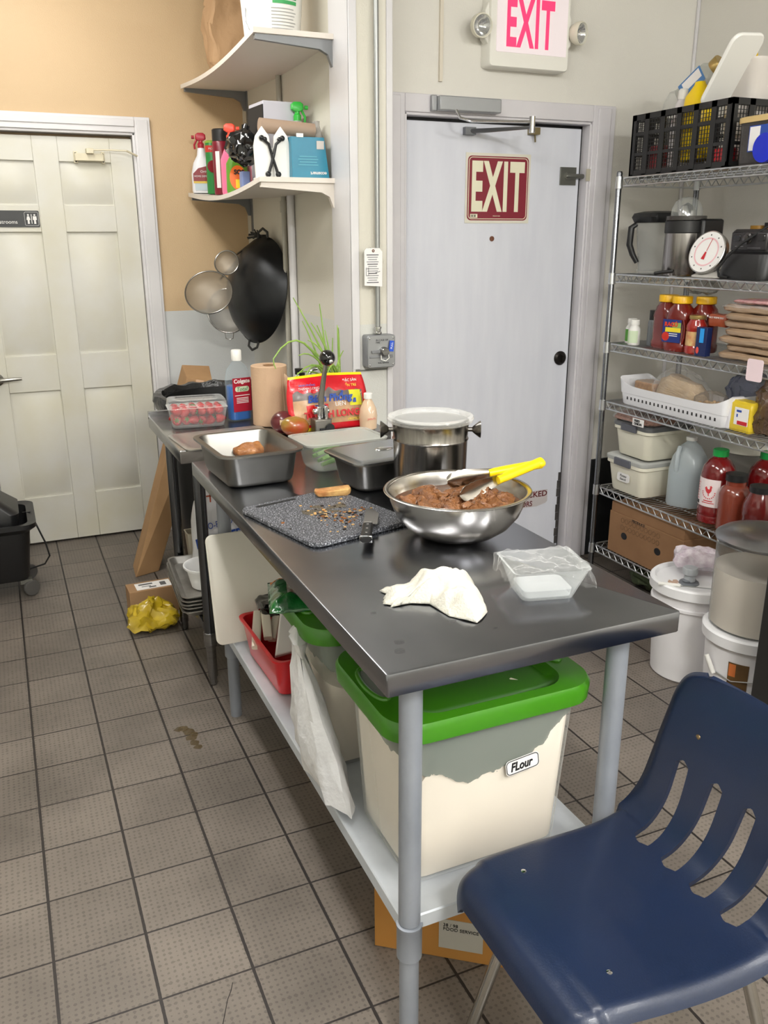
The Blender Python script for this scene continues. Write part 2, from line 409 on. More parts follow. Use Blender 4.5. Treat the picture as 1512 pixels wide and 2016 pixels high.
# restroom door
d1 = sthing('door_1'); d1.location = (D1L, WB+0.02, 0)
mb = MB(); w = D1R-D1L; h = D1T-0.012
xs = [0, 0.106, 0.350, 0.465, 0.708, w]; zs = [0, 0.262, 0.822, 1.005, 1.600, 1.725, 1.925, h]
mb.box(0, 0.015, 0.012, w, 0.045, h)
mb.box(0, 0, 0.012, xs[1], 0.015, h).box(xs[4], 0, 0.012, w, 0.015, h).box(xs[2], 0, 0.012, xs[3], 0.015, h)
for a, b in ((0, 1), (2, 3), (4, 5), (6, 7)):
    for q, r_ in ((1, 2), (3, 4)):
        mb.box(xs[q], 0, max(zs[a], 0.012), xs[r_], 0.015, zs[b])
for a in (1, 3, 5):
    for q in (1, 3):
        x0, x1, z0, z1 = xs[q]+0.006, xs[q+1]-0.006, zs[a]+0.006, zs[a+1]-0.006; i = 0.034
        mb.loft([[(x0, 0.0149, z0), (x1, 0.0149, z0), (x1, 0.0149, z1), (x0, 0.0149, z1)],
                 [(x0+i, 0.001, z0+i), (x1-i, 0.001, z0+i), (x1-i, 0.001, z1-i), (x0+i, 0.001, z1-i)]], False, True)
obj('door_leaf', mb, door_cream, d1, bev=0.0025)
mb = MB()
for (x0, x1, z0, z1) in ((-0.09, -0.014, 0, D1T+0.085), (w+0.014, w+0.09, 0, D1T+0.085)):
    mb.box(x0, -0.040, z0, x1, -0.0205, z1)
    xo = x0 if x0 > 0 else x0; mb.box(x0+0.012, -0.046, z0, x1-0.030 if x0 < 0 else x1-0.012, -0.038, z1-0.012)
mb.box(-0.014, -0.040, D1T+0.014, w+0.014, -0.0205, D1T+0.085).box(-0.014, -0.046, D1T+0.040, w+0.014, -0.038, D1T+0.073)
mb.box(-0.0145, -0.03, 0, -0.002, 0.05, D1T+0.012).box(w+0.002, -0.03, 0, w+0.0145, 0.05, D1T+0.012).box(-0.014, -0.03, D1T+0.002, w+0.014, 0.05, D1T+0.0145)
obj('door_frame', mb, white_paint, d1, bev=0.002)
lv = obj('door_handle', MB().lathe([(0.032, 0), (0.032, 0.008), (0.02, 0.014), (0.012, 0.02), (0.012, 0.05), (0.0, 0.05)], 24).rot(pi/2, 'X')
    .tube([(0, -0.045, 0), (0.03, -0.047, 0.001), (0.085, -0.045, 0.003), (0.115, -0.043, 0.003)], [0.010, 0.011, 0.009, 0.007], 10).mv(0.055, 0, 0.895), mat('satin_nickel', (150, 148, 142), 0.3, 1.0), d1)
cl = obj('door_closer', MB().box(-0.072, -0.030, -0.016, 0.062, -0.004, 0.018).box(-0.076, -0.005, -0.026, -0.056, 0, 0.028).box(0.054, -0.005, -0.026, 0.070, 0, 0.028)
    .box(-0.018, -0.05, 0.016, 0.016, -0.004, 0.040).mv(0.61, 0, 1.945), mat('closer_cream', (214, 205, 178), 0.4), d1, bev=0.003)
obj('closer_arm', MB().tube([(0, -0.045, 0.032), (0.09, -0.052, 0.034), (0.17, -0.06, 0.032)], 0.004, 6).tube([(0.17, -0.06, 0.032), (0.20, -0.05, 0.02), (0.225, -0.035, 0.012)], 0.005, 6).mv(0.61, 0, 1.945), mat('closer_cream', (214, 205, 178), 0.4), cl)
obj('screw', MB().ball((-0.066, -0.006, -0.016), 0.005).ball((-0.066, -0.006, 0.018), 0.005).ball((0.062, -0.006, -0.016), 0.004).ball((0.062, -0.006, 0.018), 0.004).mv(0.61, 0, 1.945), ink, cl)

# exit door
d2 = sthing('door_2'); d2.location = (D2L, WE+0.035, 0); w = D2R-D2L
obj('door_leaf', MB().box(0.002, 0, 0.012, w-0.012, 0.045, D2T-0.012), door_white, d2, bev=0.002)
obj('door_gap', MB().box(w-0.011, 0.012, 0.0, w+0.004, 0.02, D2T).box(0, 0.012, D2T-0.011, w, 0.02, D2T), ink, d2)
mb = MB()
for (x0, x1) in ((-0.125, -0.012), (w+0.012, w+0.13)):
    mb.box(x0, -0.052, 0, x1, -0.0355, D2T+0.08)
    mb.box(x0+(0.0 if x0 < 0 else 0.022), -0.060, 0, x1-(0.022 if x0 < 0 else 0.03), -0.050, D2T+0.07)
mb.box(-0.012, -0.052, D2T+0.012, w+0.012, -0.0355, D2T+0.08)
mb.box(-0.013, -0.045, 0, -0.001, 0.06, D2T+0.012).box(w+0.001, -0.045, 0, w+0.013, 0.06, D2T+0.012).box(-0.012, -0.045, D2T+0.001, w+0.012, 0.06, D2T+0.0125)
obj('door_frame', mb, mat('exit_frame_paint', (212, 209, 212), 0.35, nz=(5, (200, 197, 202), 0.2)), d2, bev=0.003)
p = W(922, 207, 1, WE-0.05)
cl = obj('door_closer', MB().box(-0.135, -0.045, -0.028, 0.150, 0, 0.026).box(-0.158, -0.02, -0.03, -0.134, 0, 0.03).lathe([(0.009, 0), (0.009, 0.022), (0.0, 0.022)], 12, -0.02, -0.02).mv(p.x-D2L, -0.052, p.z+0.003), mat('closer_grey', (158, 160, 162), 0.35, 0.4), d2, bev=0.006)
P0 = W(906, 232, 1, WE-0.13); P1 = W(1048, 240, 1, WE-0.22); P2 = W(925, 258, 1, WE+0.02); O2 = Vector((D2L, WE+0.035, 0))
obj('closer_arm', MB().tube([P0-O2+Vector((0, 0.03, 0.03)), P0-O2, P0-O2+Vector((0.04, -0.02, -0.012)), P1-O2], 0.006, 8).tube([P1-O2+Vector((0, 0, 0.02)), P1-O2-Vector((0, 0, 0.04))], 0.012, 10), chrome, cl)
obj('closer_arm', MB().tube([P1-O2-Vector((0, 0, 0.02)), P2-O2+Vector((0.05, -0.04, 0)), P2-O2], [0.006, 0.009, 0.009], 8).cbox(P2.x-O2.x, -0.012, P2.z, 0.05, 0.024, 0.03), mat('dark_zinc', (120, 122, 126), 0.4, 0.9), cl)
q = W(1052, 258, 1, WE+0.02)
obj('door_latch', MB().cbox(q.x-O2.x, -0.012, q.z, 0.05, 0.024, 0.028).tube([(q.x-O2.x, -0.02, q.z-0.014), (q.x-O2.x+0.004, -0.02, q.z-0.045)], 0.004, 6), mat('aged_brass', (140, 128, 96), 0.4, 0.9), d2)
q = W(1122, 347, 1, WE+0.03)
bl = obj('slide_bolt', MB().cbox(q.x-O2.x-0.01, -0.004, q.z, 0.085, 0.006, 0.075).tube([(q.x-O2.x-0.03, -0.014, q.z), (q.x-O2.x+0.07, -0.014, q.z)], 0.010, 10).cbox(q.x-O2.x, -0.009, q.z, 0.05, 0.016, 0.03), mat('dull_steel', (132, 132, 126), 0.4, 0.9), d2, bev=0.001)
obj('strike_plate', MB().cbox(w+0.008, -0.048, q.z+0.004, 0.03, 0.006, 0.05), mat('worn_cream_metal', (196, 190, 172), 0.4, 0.3), bl)
q = W(1103, 705, 1, WE+0.03)
obj('dead_bolt', MB().lathe([(0.033, 0), (0.033, 0.006), (0.024, 0.014), (0, 0.014)], 24).rot(pi/2, 'X').cbox(0, -0.022, 0, 0.008, 0.018, 0.034).mv(q.x-O2.x, 0, q.z), mat('dark_bronze', (46, 42, 40), 0.35, 0.7), d2)
q = W(969, 470, 1, WE+0.03)
obj('peep_hole', MB().lathe([(0.011, 0), (0.011, 0.004), (0.006, 0.004), (0.005, 0.002), (0, 0.002)], 16).rot(pi/2, 'X').mv(q.x-O2.x, 0, q.z), mat('rust', (120, 78, 60), 0.6, 0.4), d2)
# worn split along the leaf edge, bare metal showing
mb = MB()
for k in range(9):
    z = 0.07+k*0.042; mb.box(w-0.030-0.004*sin(k*2.2), -0.0012, z, w-0.012, 0.0, z+0.041)
obj('worn_edge', mb, mat('bare_worn_metal', (84, 80, 78), 0.6, 0.3, nz=(40, (40, 38, 38), 0.2, (1, 1, 0.3))), d2)

# conduits on the walls are fixed to the building
struct('trim_7', MB().tube([(1.2685, 4.02, 0.9), (1.2685, 4.02, 1.72)], 0.012, 10).tube([(1.2685, 4.02, 1.72), (1.2685, 4.04, CEIL)], 0.012, 10).tube([(1.2685, 4.02, 1.68), (1.2685, 4.02, 1.73)], 0.017, 10), mat('painted_pipe', (176, 172, 160), 0.45))
struct('trim_8', MB().tube([(1.264, 3.90, 0.3), (1.264, 3.90, 1.75)], 0.017, 12), white_paint)
struct('trim_9', MB().box(1.742, WE-0.012, 2.165, 1.756, WE, CEIL), mat('cream_raceway', (214, 206, 190), 0.5))
struct('trim_10', MB().box(2.2855, WE-0.003, 2.5, 2.289, WE, CEIL), mat('wall_crack', (196, 194, 186), 0.8))
# ---------------------------------------------------------------- steel work table
ZT = 0.892
TX0, TX1, TY0, TY1 = 0.503, 1.113, 1.135, 2.662
t = thing('work_table', 'long stainless steel work table in the middle with grey legs and a lower shelf', 'table', (0.808, 1.9, 0))
w, d = TX1-TX0, TY1-TY0
obj('table_top', MB().rr([(w-0.03, d-0.03, 0.004, ZT-0.043), (w-0.003, d-0.003, 0.004, ZT-0.043), (w, d, 0.005, ZT-0.041), (w, d, 0.005, ZT-0.004), (w-0.0015, d-0.0015, 0.005, ZT-0.001), (w-0.006, d-0.006, 0.004, ZT)], n=4).mv(0, (TY0+TY1)/2-1.9, 0), steel_top, t, angle=50)
LX, LY = (0.580, 1.030), (1.205, 2.592)
for lx in LX:
    for ly in LY:
        l = obj('leg', MB().lathe([(0.0185, 0.0), (0.0195, 0.03), (0.0195, 0.30)], 24).lathe([(0.0215, 0.31), (0.0215, ZT-0.044)], 24).mv(lx-0.808, ly-1.9, 0), galv, t)
        obj('leg_collar', MB().lathe([(0.0225, 0.225), (0.0250, 0.228), (0.0250, 0.300), (0.0262, 0.302), (0.0262, 0.306), (0.0222, 0.3075)], 24).mv(lx-0.808, ly-1.9, 0), galv, l)
obj('lower_shelf', MB().rr([(0.44, 1.37, 0.012, 0.322), (0.486, 1.404, 0.012, 0.322), (0.486, 1.404, 0.012, 0.296), (0.490, 1.408, 0.012, 0.294), (0.490, 1.408, 0.012, 0.323), (0.484, 1.402, 0.01, 0.326)], n=3, c0=False).mv(0.805-0.808, 1.8985-1.9, 0), galv_shelf, t)

# ---------------------------------------------------------------- second bench behind it
BZ = 0.900
t = thing('side_bench', 'shorter stainless bench behind the work table with dark polished tube legs', 'table', (0.875, 3.11, 0))
obj('bench_top', MB().rr([(0.74, 0.61, 0.004, BZ-0.045), (0.762, 0.636, 0.004, BZ-0.045), (0.766, 0.640, 0.004, BZ-0.042), (0.766, 0.640, 0.004, BZ-0.003), (0.760, 0.634, 0.004, BZ)], n=2), steel, t)
obj('back_splash', MB().box(-0.383, 0.30, BZ-0.01, 0.383, 0.32, BZ+0.02), steel, t)
for lx in (-0.318, 0.32):
    for ly in (-0.275, 0.245):
        l = obj('leg', MB().lathe([(0.020, 0.21), (0.020, BZ-0.044)], 24).mv(lx, ly, 0), darksteel, t)
        obj('leg_foot', MB().lathe([(0.010, 0), (0.014, 0.004), (0.014, 0.03), (0.0175, 0.035), (0.0175, 0.15), (0.021, 0.155), (0.0235, 0.17), (0.0235, 0.212), (0.020, 0.214)], 24).mv(lx, ly, 0), steel, l)
obj('lower_shelf', MB().rr([(0.68, 0.56, 0.01, 0.225), (0.68, 0.56, 0.01, 0.255)], n=2), darksteel, t)

# ---------------------------------------------------------------- pans and vessels on the table tops
def gastro(name, label, cat, loc, rz, W_, D_, H_, rim=0.016, m=pan_steel, group=None, taper=0.012):
    t = thing(name, label, cat, loc, rz, group)
    w, d, h = W_-2*rim, D_-2*rim, H_
    r = 0.035
    mb = MB().rr([(w-2*taper-0.03, d-2*taper-0.03, r-0.01, 0), (w-2*taper-0.008, d-2*taper-0.008, r, 0.004), (w-2*taper, d-2*taper, r, 0.014), (w-0.004, d-0.004, r, h-0.014), (w, d, r, h-0.008), (W_, D_, r+rim*0.7, h-0.006), (W_, D_, r+rim*0.7, h), (w, d, r, h), (w-0.006, d-0.006, r-0.002, h-0.006), (w-2*taper-0.003, d-2*taper-0.003, r-0.002, 0.016), (w-2*taper-0.012, d-2*taper-0.012, r-0.006, 0.006), (w-2*taper-0.03, d-2*taper-0.03, r-0.012, 0.003)], n=6)
    obj('pan_body', mb, m, t, angle=50)
    return t
gastro('steam_table_pan', 'open deep rectangular steel pan on the left edge of the work table', 'pan', (0.628, 2.435, ZT+0.0008), R(3), 0.255, 0.335, 0.100)
meat = mat('roast_chicken_piece', (190, 130, 76), 0.45, nz=(40, (112, 60, 30), 0.2), bump=(60, 0.5), coat=0.2)
c = MB().grid(lambda u, v: (0.12*(u-0.5), 0.05*(v-0.5)*(1+0.3*sin(9*u)), 0.0), 1, 1)
c = MB().ball((0, 0, 0.026), 0.042, 32, (1.9, 1.0, 0.6)).crumple(0.016, 22)
tag(obj('chicken_piece', c, meat), 'browned piece of meat lying inside the open steel pan', 'meat'); o = bpy.data.objects['chicken_piece']
q = W(497, 886, 2, ZT+0.035); o.location = (q.x, q.y+0.01, ZT+0.016); o.rotation_euler = (0, 0, 0.5)

t = thing('pan_lid', 'flat rimmed steel lid lying between the strawberries and the open pan', 'lid', (0.675, 2.915, BZ+0.0008), R(4))
obj('lid_plate', MB().rr([(0.325, 0.25, 0.02, 0.0), (0.345, 0.27, 0.03, 0.0), (0.345, 0.27, 0.03, 0.004), (0.318, 0.243, 0.02, 0.006), (0.300, 0.225, 0.02, 0.003)], n=5), mat('lid_plastic_steel', (176, 174, 168), 0.28, 0.7), t)
obj('lid_handle', MB().rr([(0.05, 0.02, 0.01, 0.0), (0.045, 0.016, 0.008, 0.008)]).mv(0, 0.02, 0.003), steel, t)

t = gastro('lidded_pan', 'steel pan closed with a steel lid beside the ice bucket', 'pan', (0.985, 2.195, ZT+0.0008), R(8), 0.325, 0.205, 0.088, rim=0.012)
l = obj('lid', MB().rr([(0.338, 0.216, 0.03, 0.0895), (0.338, 0.216, 0.03, 0.092), (0.312, 0.190, 0.028, 0.0985), (0.296, 0.174, 0.024, 0.0985)], n=6), mat('lid_stainless', (172, 176, 180), 0.24, 1.0), t)
obj('lid_grip', MB().ball((-0.02, 0, 0.0985), 0.02, 20, (1.5, 0.8, 0.3)), chrome, l)

t = thing('vegetable_tub', 'clear plastic tub of cut green peppers with a flat lid behind the lidded pan', 'container', (0.915, 2.435, ZT+0.0008), R(4))
obj('tub_body', MB().rr([(0.19, 0.12, 0.03, 0), (0.20, 0.13, 0.03, 0.01), (0.225, 0.15, 0.03, 0.082), (0.221, 0.146, 0.03, 0.082), (0.196, 0.126, 0.03, 0.012), (0.19, 0.12, 0.03, 0.003)], n=5), mat('tub_clear', (224, 228, 220), 0.12, alpha=0.16), t)
obj('tub_lid', MB().rr([(0.270, 0.185, 0.03, 0.084), (0.274, 0.189, 0.03, 0.090), (0.250, 0.165, 0.02, 0.091), (0.246, 0.161, 0.02, 0.087)], n=5), mat('lid_translucent', (196, 198, 190), 0.25, alpha=0.34), t)
gpep = mat('green_pepper', (96, 164, 52), 0.3, nz=(30, (170, 205, 120), 0.2))
for k in range(6):
    y0 = -0.045+k*0.017
    mbp = MB().tube([(-0.075+0.01*(k % 2), y0, 0.016+0.012*(k % 3)), (-0.03, y0+0.008, 0.024+0.012*(k % 3)), (0.02, y0+0.002, 0.02+0.010*(k % 3)), (0.06, y0-0.004, 0.015+0.008*(k % 2))], [0.006, 0.0085, 0.008, 0.004], 8)
    g = tag(obj('pepper_strip', mbp, gpep), 'green pepper strip inside the clear tub behind the lidded pan', 'vegetable', 'green pepper strips in the tub')
    g.location = (0.915, 2.435, ZT+0.003); g.rotation_euler = (0, 0, R(4))

# ice bucket with clear lid
t = thing('ice_bucket', 'tall steel ice bucket with round knob handles and a clear lid', 'bucket', (1.008, 1.985, ZT+0.0008))
bm_ = mat('bucket_stainless', (156, 152, 146), 0.22, 1.0, nz=(2, (120, 116, 112), 0.2, (60, 60, 1)))
obj('bucket_body', MB().lathe([(0.088, 0), (0.094, 0.004), (0.0985, 0.165), (0.1015, 0.170), (0.0985, 0.175), (0.1015, 0.212), (0.1025, 0.218), (0.0995, 0.218), (0.0955, 0.165), (0.088, 0.006)], 48, c1=True), bm_, t)
l = obj('bucket_lid', MB().lathe([(0.104, 0.212), (0.112, 0.216), (0.1145, 0.224), (0.112, 0.230), (0.104, 0.232), (0.098, 0.229), (0.094, 0.222), (0.0, 0.222)], 48, c0=False, c1=False), mat('lid_clear', (232, 232, 228), 0.1, alpha=0.28), t)
for s_ in (-1, 1):
    mbk = MB().lathe([(0.006, 0), (0.006, 0.012), (0.010, 0.016), (0.021, 0.030), (0.023, 0.034), (0.0, 0.036)], 20).rot(s_*pi/2, 'Y').mv(s_*0.098, 0, 0.192).rot(R(-25), 'Z')
    obj('knob_handle', mbk, bm_, t)

# bowl of stewed meat
BX, BY = 0.932, 1.692
t = thing('mixing_bowl', 'large steel mixing bowl full of cooked meat on the work table', 'bowl', (BX, BY, ZT+0.0008))
bp_ = [(0.052, 0), (0.062, 0.0015), (0.096, 0.012), (0.124, 0.032), (0.146, 0.060), (0.158, 0.090), (0.162, 0.1115), (0.172, 0.1125), (0.1735, 0.1145), (0.172, 0.1165), (0.162, 0.1155), (0.160, 0.112), (0.156, 0.090), (0.144, 0.061), (0.122, 0.034), (0.094, 0.0145), (0.05, 0.003)]
obj('bowl_body', MB().lathe(bp_, 72), bowl_steel, t, angle=60)
broth = mat('brown_broth', (112, 66, 34), 0.16, nz=(14, (84, 46, 24), 0.2), bump=(30, 0.2), coat=0.3)
st = tag(obj('meat_broth', MB().lathe([(0.146, 0), (0.1535, 0.018), (0.0, 0.018)], 48, c1=False), broth), 'brown broth around the meat in the mixing bowl', 'sauce'); st['kind'] = 'stuff'
st.location = (BX, BY, ZT+0.064)
meatb = mat('braised_meat', (96, 56, 32), 0.42, nz=(34, (146, 96, 52), 0.2), bump=(90, 0.9), coat=0.15)
ms = [(-0.085, 0.035, 0.048, 0.3), (-0.10, -0.03, 0.042, 1.2), (-0.055, -0.065, 0.045, 2.2), (0.0, -0.085, 0.046, 0.7), (0.055, -0.085, 0.040, 1.9), (0.095, -0.045, 0.038, 0.2), (0.02, 0.03, 0.052, 2.6), (-0.03, 0.085, 0.045, 1.5), (0.045, 0.09, 0.040, 0.9), (0.10, 0.03, 0.036, 2.0), (-0.03, -0.01, 0.05, 0.1), (0.05, -0.02, 0.046, 1.3)]
for k, (x, y, r_, a) in enumerate(ms):
    mbm = MB().ball((0, 0, 0), r_, 28, (1.05, 0.8, 0.5)).crumple(r_*0.42, 26, seed=k*3.1).crumple(r_*0.14, 110, seed=k)
    g = tag(obj('meat_chunk', mbm, meatb), 'chunk of braised brown meat piled in the big steel bowl', 'meat', 'braised meat chunks in the steel bowl')
    g.location = (BX+x*0.92, BY+y*0.92, ZT+0.074+0.003*(k % 3)); g.rotation_euler = (0.15*sin(k), 0.2*cos(k*2), a)

# tongs resting in the bowl
A1 = W(882, 948, 2, ZT+0.118); A1b = W(905, 974, 2, ZT+0.112); A2 = W(1062, 912, 2, ZT+0.150)
A1 = Vector((A1.x, A1.y, ZT+0.118)); A1b = Vector((A1b.x, A1b.y, ZT+0.112)); A2 = Vector((A2.x, A2.y, ZT+0.150))
t = thing('kitchen_tongs', 'steel tongs with bright yellow grips lying across the meat bowl', 'tongs', tuple(A2))
def tong_arm(P, Q, sgn):
    dirv = (Q-P); L_ = dirv.length; dirv.normalize(); side = dirv.cross(Vector((0, 0, 1))).normalized(); upv = side.cross(dirv)
    vs = MB(); n = 14
    prof = [(0.0, 0.008), (0.03, 0.016), (0.07, 0.020), (0.10, 0.019), (0.13, 0.0215), (0.16, 0.0200), (0.19, 0.0215), (0.24, 0.020), (0.35, 0.016), (0.5, 0.011), (0.8, 0.010), (1.0, 0.009)]
    rings = []
    for f, w_ in prof:
        c0 = P+dirv*(f*L_); ring = []
        for j in range(9):
            a = -1+2*j/8; sc = 0.0015*sin(j*pi) if f > 0.2 else 0.001*((-1)**j)
            ring.append(c0+upv*(a*w_)+side*(sgn*(0.006*(1-a*a)))+Vector((0, 0, 0)))
        for j in range(8, -1, -1):
            a = -1+2*j/8; ring.append(c0+upv*(a*w_*0.97)+side*(sgn*(0.006*(1-a*a)-0.0014)))
        rings.append(ring)
    return vs.loft(rings)
base = A2
for nm, P, sgn in (('tong_arm', A1, 1), ('tong_arm', A1b, -1)):
    E_ = A2+Vector((0, 0, -0.002*sgn))
    P_ = P+Vector((0.0, 0.006*sgn, 0))
    a = obj(nm, tong_arm(P_-base, E_-base, sgn), mat('tong_steel', (170, 165, 158), 0.22, 1.0), t)
    d_ = (E_-P_); G0 = P_+d_*0.45; m_ = [G0, P_+d_*0.6, P_+d_*0.8, E_+d_*0.02, E_+d_*0.055]
    hs = MB().tube([q-base for q in m_], [0.0105, 0.0115, 0.0115, 0.012, 0.004], 12)
    obj('grip', hs, yellow, a)
obj('hinge_end', MB().ball((0, 0, 0), 0.014, 16, (1.1, 1.1, 0.8)), yellow, t)

# granite-look chopping board
bc = Vector(((0.524+0.861)/2, (2.172+1.725)/2, 0))
ang = math.atan2(1.725-2.049, 0.598-0.524)
spk = mat('granite_speckle_board', (112, 114, 118), 0.5)
nt = spk.node_tree; b = nt.nodes['Principled BSDF']
vo = nt.nodes.new('ShaderNodeTexNoise'); vo.inputs['Scale'].default_value = 260; vo.inputs['Detail'].default_value = 3
tc = nt.nodes.new('ShaderNodeTexCoord'); nt.links.new(tc.outputs['Object'], vo.inputs['Vector'])
cr = nt.nodes.new('ShaderNodeValToRGB'); cr.color_ramp.interpolation = 'CONSTANT'; e = cr.color_ramp.elements
e[0].color = rgb((44, 46, 50)); e[0].position = 0; e[1].position = 0.45; e[1].color = rgb((78, 80, 86))
for p_, c_ in ((0.55, (104, 106, 112)), (0.61, (186, 188, 194))): q = e.new(p_); q.color = rgb(c_)
nt.links.new(vo.outputs['Fac'], cr.inputs[0]); nt.links.new(cr.outputs[0], b.inputs['Base Color'])
bz0 = ZT+0.0008
c0, c1, c2, c3 = Vector((0.524, 2.049, 0)), Vector((0.598, 1.728, 0)), Vector((0.872, 1.838, 0)), Vector((0.775, 2.165, 0))
t = thing('chopping_board', 'speckled grey chopping board with burnt crumbs on the work table', 'cutting board', (0.692, 1.945, bz0), R(14))
obj('board_slab', MB().rr([(0.290, 0.350, 0.025, 0), (0.296, 0.356, 0.028, 0.003), (0.296, 0.356, 0.028, 0.009), (0.291, 0.351, 0.025, 0.012)], n=6), spk, t)
obj('handle_groove', MB().rr([(0.12, 0.012, 0.006, 0.0121), (0.12, 0.012, 0.006, 0.0127)]).mv(-0.05, 0.155, 0), black_rub, t)
obj('scorch_mark', MB().lathe([(0.05, 0.0122), (0.0, 0.0123)], 24, c0=False, c1=False).crumple(0.004, 40).xf(Matrix.Diagonal((1.3, 0.8, 1, 1))).mv(0.02, 0.03, 0), mat('brown_residue', (104, 92, 70), 0.5, alpha=0.45), t)
crumb_m = [mat('crumb_brown', (150, 92, 42), 0.7), mat('crumb_black', (40, 30, 24), 0.7), mat('crumb_tan', (206, 164, 104), 0.7)]
for k, m_ in enumerate(crumb_m):
    mbc = MB(); random.seed(20+k)
    for i in range(34):
        q = W(random.gauss(655, 34), random.gauss(1014, 13), 2, bz0+0.013)
        s_ = random.uniform(0.0008, 0.0026)
        mbc.box(q.x-s_*1.6, q.y-s_, bz0+0.0126, q.x+s_*1.6, q.y+s_, bz0+0.0126+s_*1.1)
    g = tag(obj('food_crumbs', mbc, m_, flat=True), ['brown', 'blackened', 'pale tan'][k]+' crumbs scattered over the speckled chopping board', 'crumbs'); g['kind'] = 'stuff'
q = W(655, 972, 2, bz0+0.016)
tag(obj('bread_crust', MB().rr([(0.098, 0.030, 0.012, 0), (0.104, 0.036, 0.014, 0.005), (0.100, 0.033, 0.013, 0.013), (0.088, 0.024, 0.01, 0.016)], n=5).crumple(0.006, 38), mat('toasted_crust', (222, 182, 116), 0.7, nz=(25, (150, 84, 36), 0.3), bump=(80, 0.5))), 'strip of toasted crust at the back of the speckled board', 'bread')
o = bpy.data.objects['bread_crust']; o.location = (q.x, q.y, bz0+0.0155); o.rotation_euler = (0, 0, R(-4))

# knife on the board edge
k0, k1 = W(720, 1068, 2, ZT+0.02), W(727, 1022, 2, ZT+0.02); k2 = W(741, 990, 2, ZT+0.02)
kd = (k1-k0); kd.z = 0; ka = math.atan2(kd.y, kd.x)
t = thing('kitchen_knife', 'kitchen knife with black riveted handle lying over the board edge', 'knife', (k0.x, k0.y, bz0+0.0158), rot=(0, R(0), ka))
obj('handle', MB().rr([(0.012, 0.022, 0.005, 0), (0.016, 0.030, 0.008, 0.006), (0.015, 0.025, 0.007, 0.05), (0.015, 0.026, 0.007, 0.105)], n=4).rot(pi/2, 'Y').mv(0, 0, 0.009), black_pl, t)
obj('bolster', MB().cbox(0.109, 0, 0.009, 0.010, 0.020, 0.013).cbox(0.006, 0, 0.009, 0.003, 0.029, 0.0165), chrome, t, bev=0.001)
obj('blade', MB().loft([[(0.114, 0.012, 0.009), (0.114, -0.022, 0.0088), (0.114, -0.022, 0.0092), (0.114, 0.012, 0.0105)],
    [(0.20, 0.012, 0.009), (0.20, -0.022, 0.0088), (0.20, -0.022, 0.0092), (0.20, 0.012, 0.0102)],
    [(0.235, 0.010, 0.009), (0.235, -0.006, 0.0088), (0.235, -0.006, 0.0092), (0.235, 0.010, 0.0098)]]), mat('knife_steel', (150, 148, 146), 0.25, 1.0), t, flat=True)
for x_ in (0.03, 0.06, 0.09): obj('rivet', MB().lathe([(0.003, 0.0), (0.003, 0.0008), (0, 0.0008)], 10, x_, 0).mv(0, 0, 0.0167), chrome, t)

# crumpled paper towel
tw = mat('paper_towel', (208, 205, 194), 0.9, bump=(220, 0.35), sub=0.15)
n_ = 26
TWP = [W(px, py, 2, ZT) for px, py in ((754, 1190), (756, 1164), (776, 1158), (800, 1156), (840, 1142), (890, 1136), (926, 1140), (944, 1172), (959, 1208), (940, 1229), (885, 1216), (846, 1192), (806, 1190), (776, 1196))]
TWC = W(862, 1180, 2, ZT)
def towel(u, v):
    n = len(TWP); a = u*n; i = int(a) % n; f = a-int(a); f = f*f*(3-2*f)
    p = TWP[i]*(1-f)+TWP[(i+1) % n]*f-TWC
    x, y = p.x*v, p.y*v
    edge = max(0.0, 1-v**3.2)
    n1 = noise.noise(Vector((x*16, y*16, 3))); n2 = noise.noise(Vector((x*38+4, y*38, 1)))
    ridge = 1-abs(noise.noise(Vector((x*14+1.3, y*24, 7))))*2.2
    h = edge*(0.030+0.022*n1+0.018*max(0, ridge))+0.009*n2*(0.4+edge)-0.010*edge*abs(noise.noise(Vector((x*26, y*60, 5))))
    rag = 1+(0.20*noise.noise(Vector((u*60, 0, 2)))*v if p.x < -0.06 else 0.04*n2*v)
    return (x*rag, y*rag, max(0.001, 0.002+h))
mb = MB().grid(towel, 140, 26)
g = tag(obj('paper_towel', mb, tw, solid=0.0012, angle=180), 'crumpled white paper towel on the near part of the work table', 'paper towel')
g.location = (TWC.x, TWC.y, ZT+0.0012)

# clear box with cling wrap
q = W(1062, 1150, 2, ZT)
t = thing('clear_box', 'clear plastic box covered with loose cling film on the work table corner', 'container', (0.925, 1.322, ZT+0.0008), R(-14))
obj('box_shell', MB().rr([(0.105, 0.085, 0.015, 0), (0.110, 0.090, 0.015, 0.006), (0.150, 0.125, 0.012, 0.064), (0.158, 0.133, 0.014, 0.066), (0.146, 0.121, 0.012, 0.064), (0.106, 0.086, 0.014, 0.008), (0.10, 0.08, 0.014, 0.003)], n=4), mat('box_clear', (235, 240, 240), 0.06, alpha=0.08), t)
obj('box_base', MB().rr([(0.096, 0.076, 0.012, 0.004), (0.100, 0.080, 0.012, 0.018)], n=4), mat('box_base_frost', (226, 230, 232), 0.2, alpha=0.25), t)
def wrapf(u, v):
    x, y = (u-0.5)*0.19, (v-0.5)*0.165
    e_ = max(abs(x)/0.076, abs(y)/0.064); z = 0.067
    if e_ > 1: z -= (e_-1)*0.11
    p_ = Vector((x*30, y*30, 1)); z += 0.010*noise.noise(p_)+0.006*noise.noise(p_*2.7)
    if e_ > 1: k_ = 1+0.10*noise.noise(p_*1.7); x, y = x/e_**0.5*k_, y/e_**0.5*k_
    return (x, y, z)
obj('cling_film', MB().grid(wrapf, 46, 40), mat('cling_film', (250, 250, 250), 0.07, alpha=0.04, bump=(90, 0.6)), t, angle=25)
wd = mat('water', (60, 60, 62), 0.03, alpha=0.05)
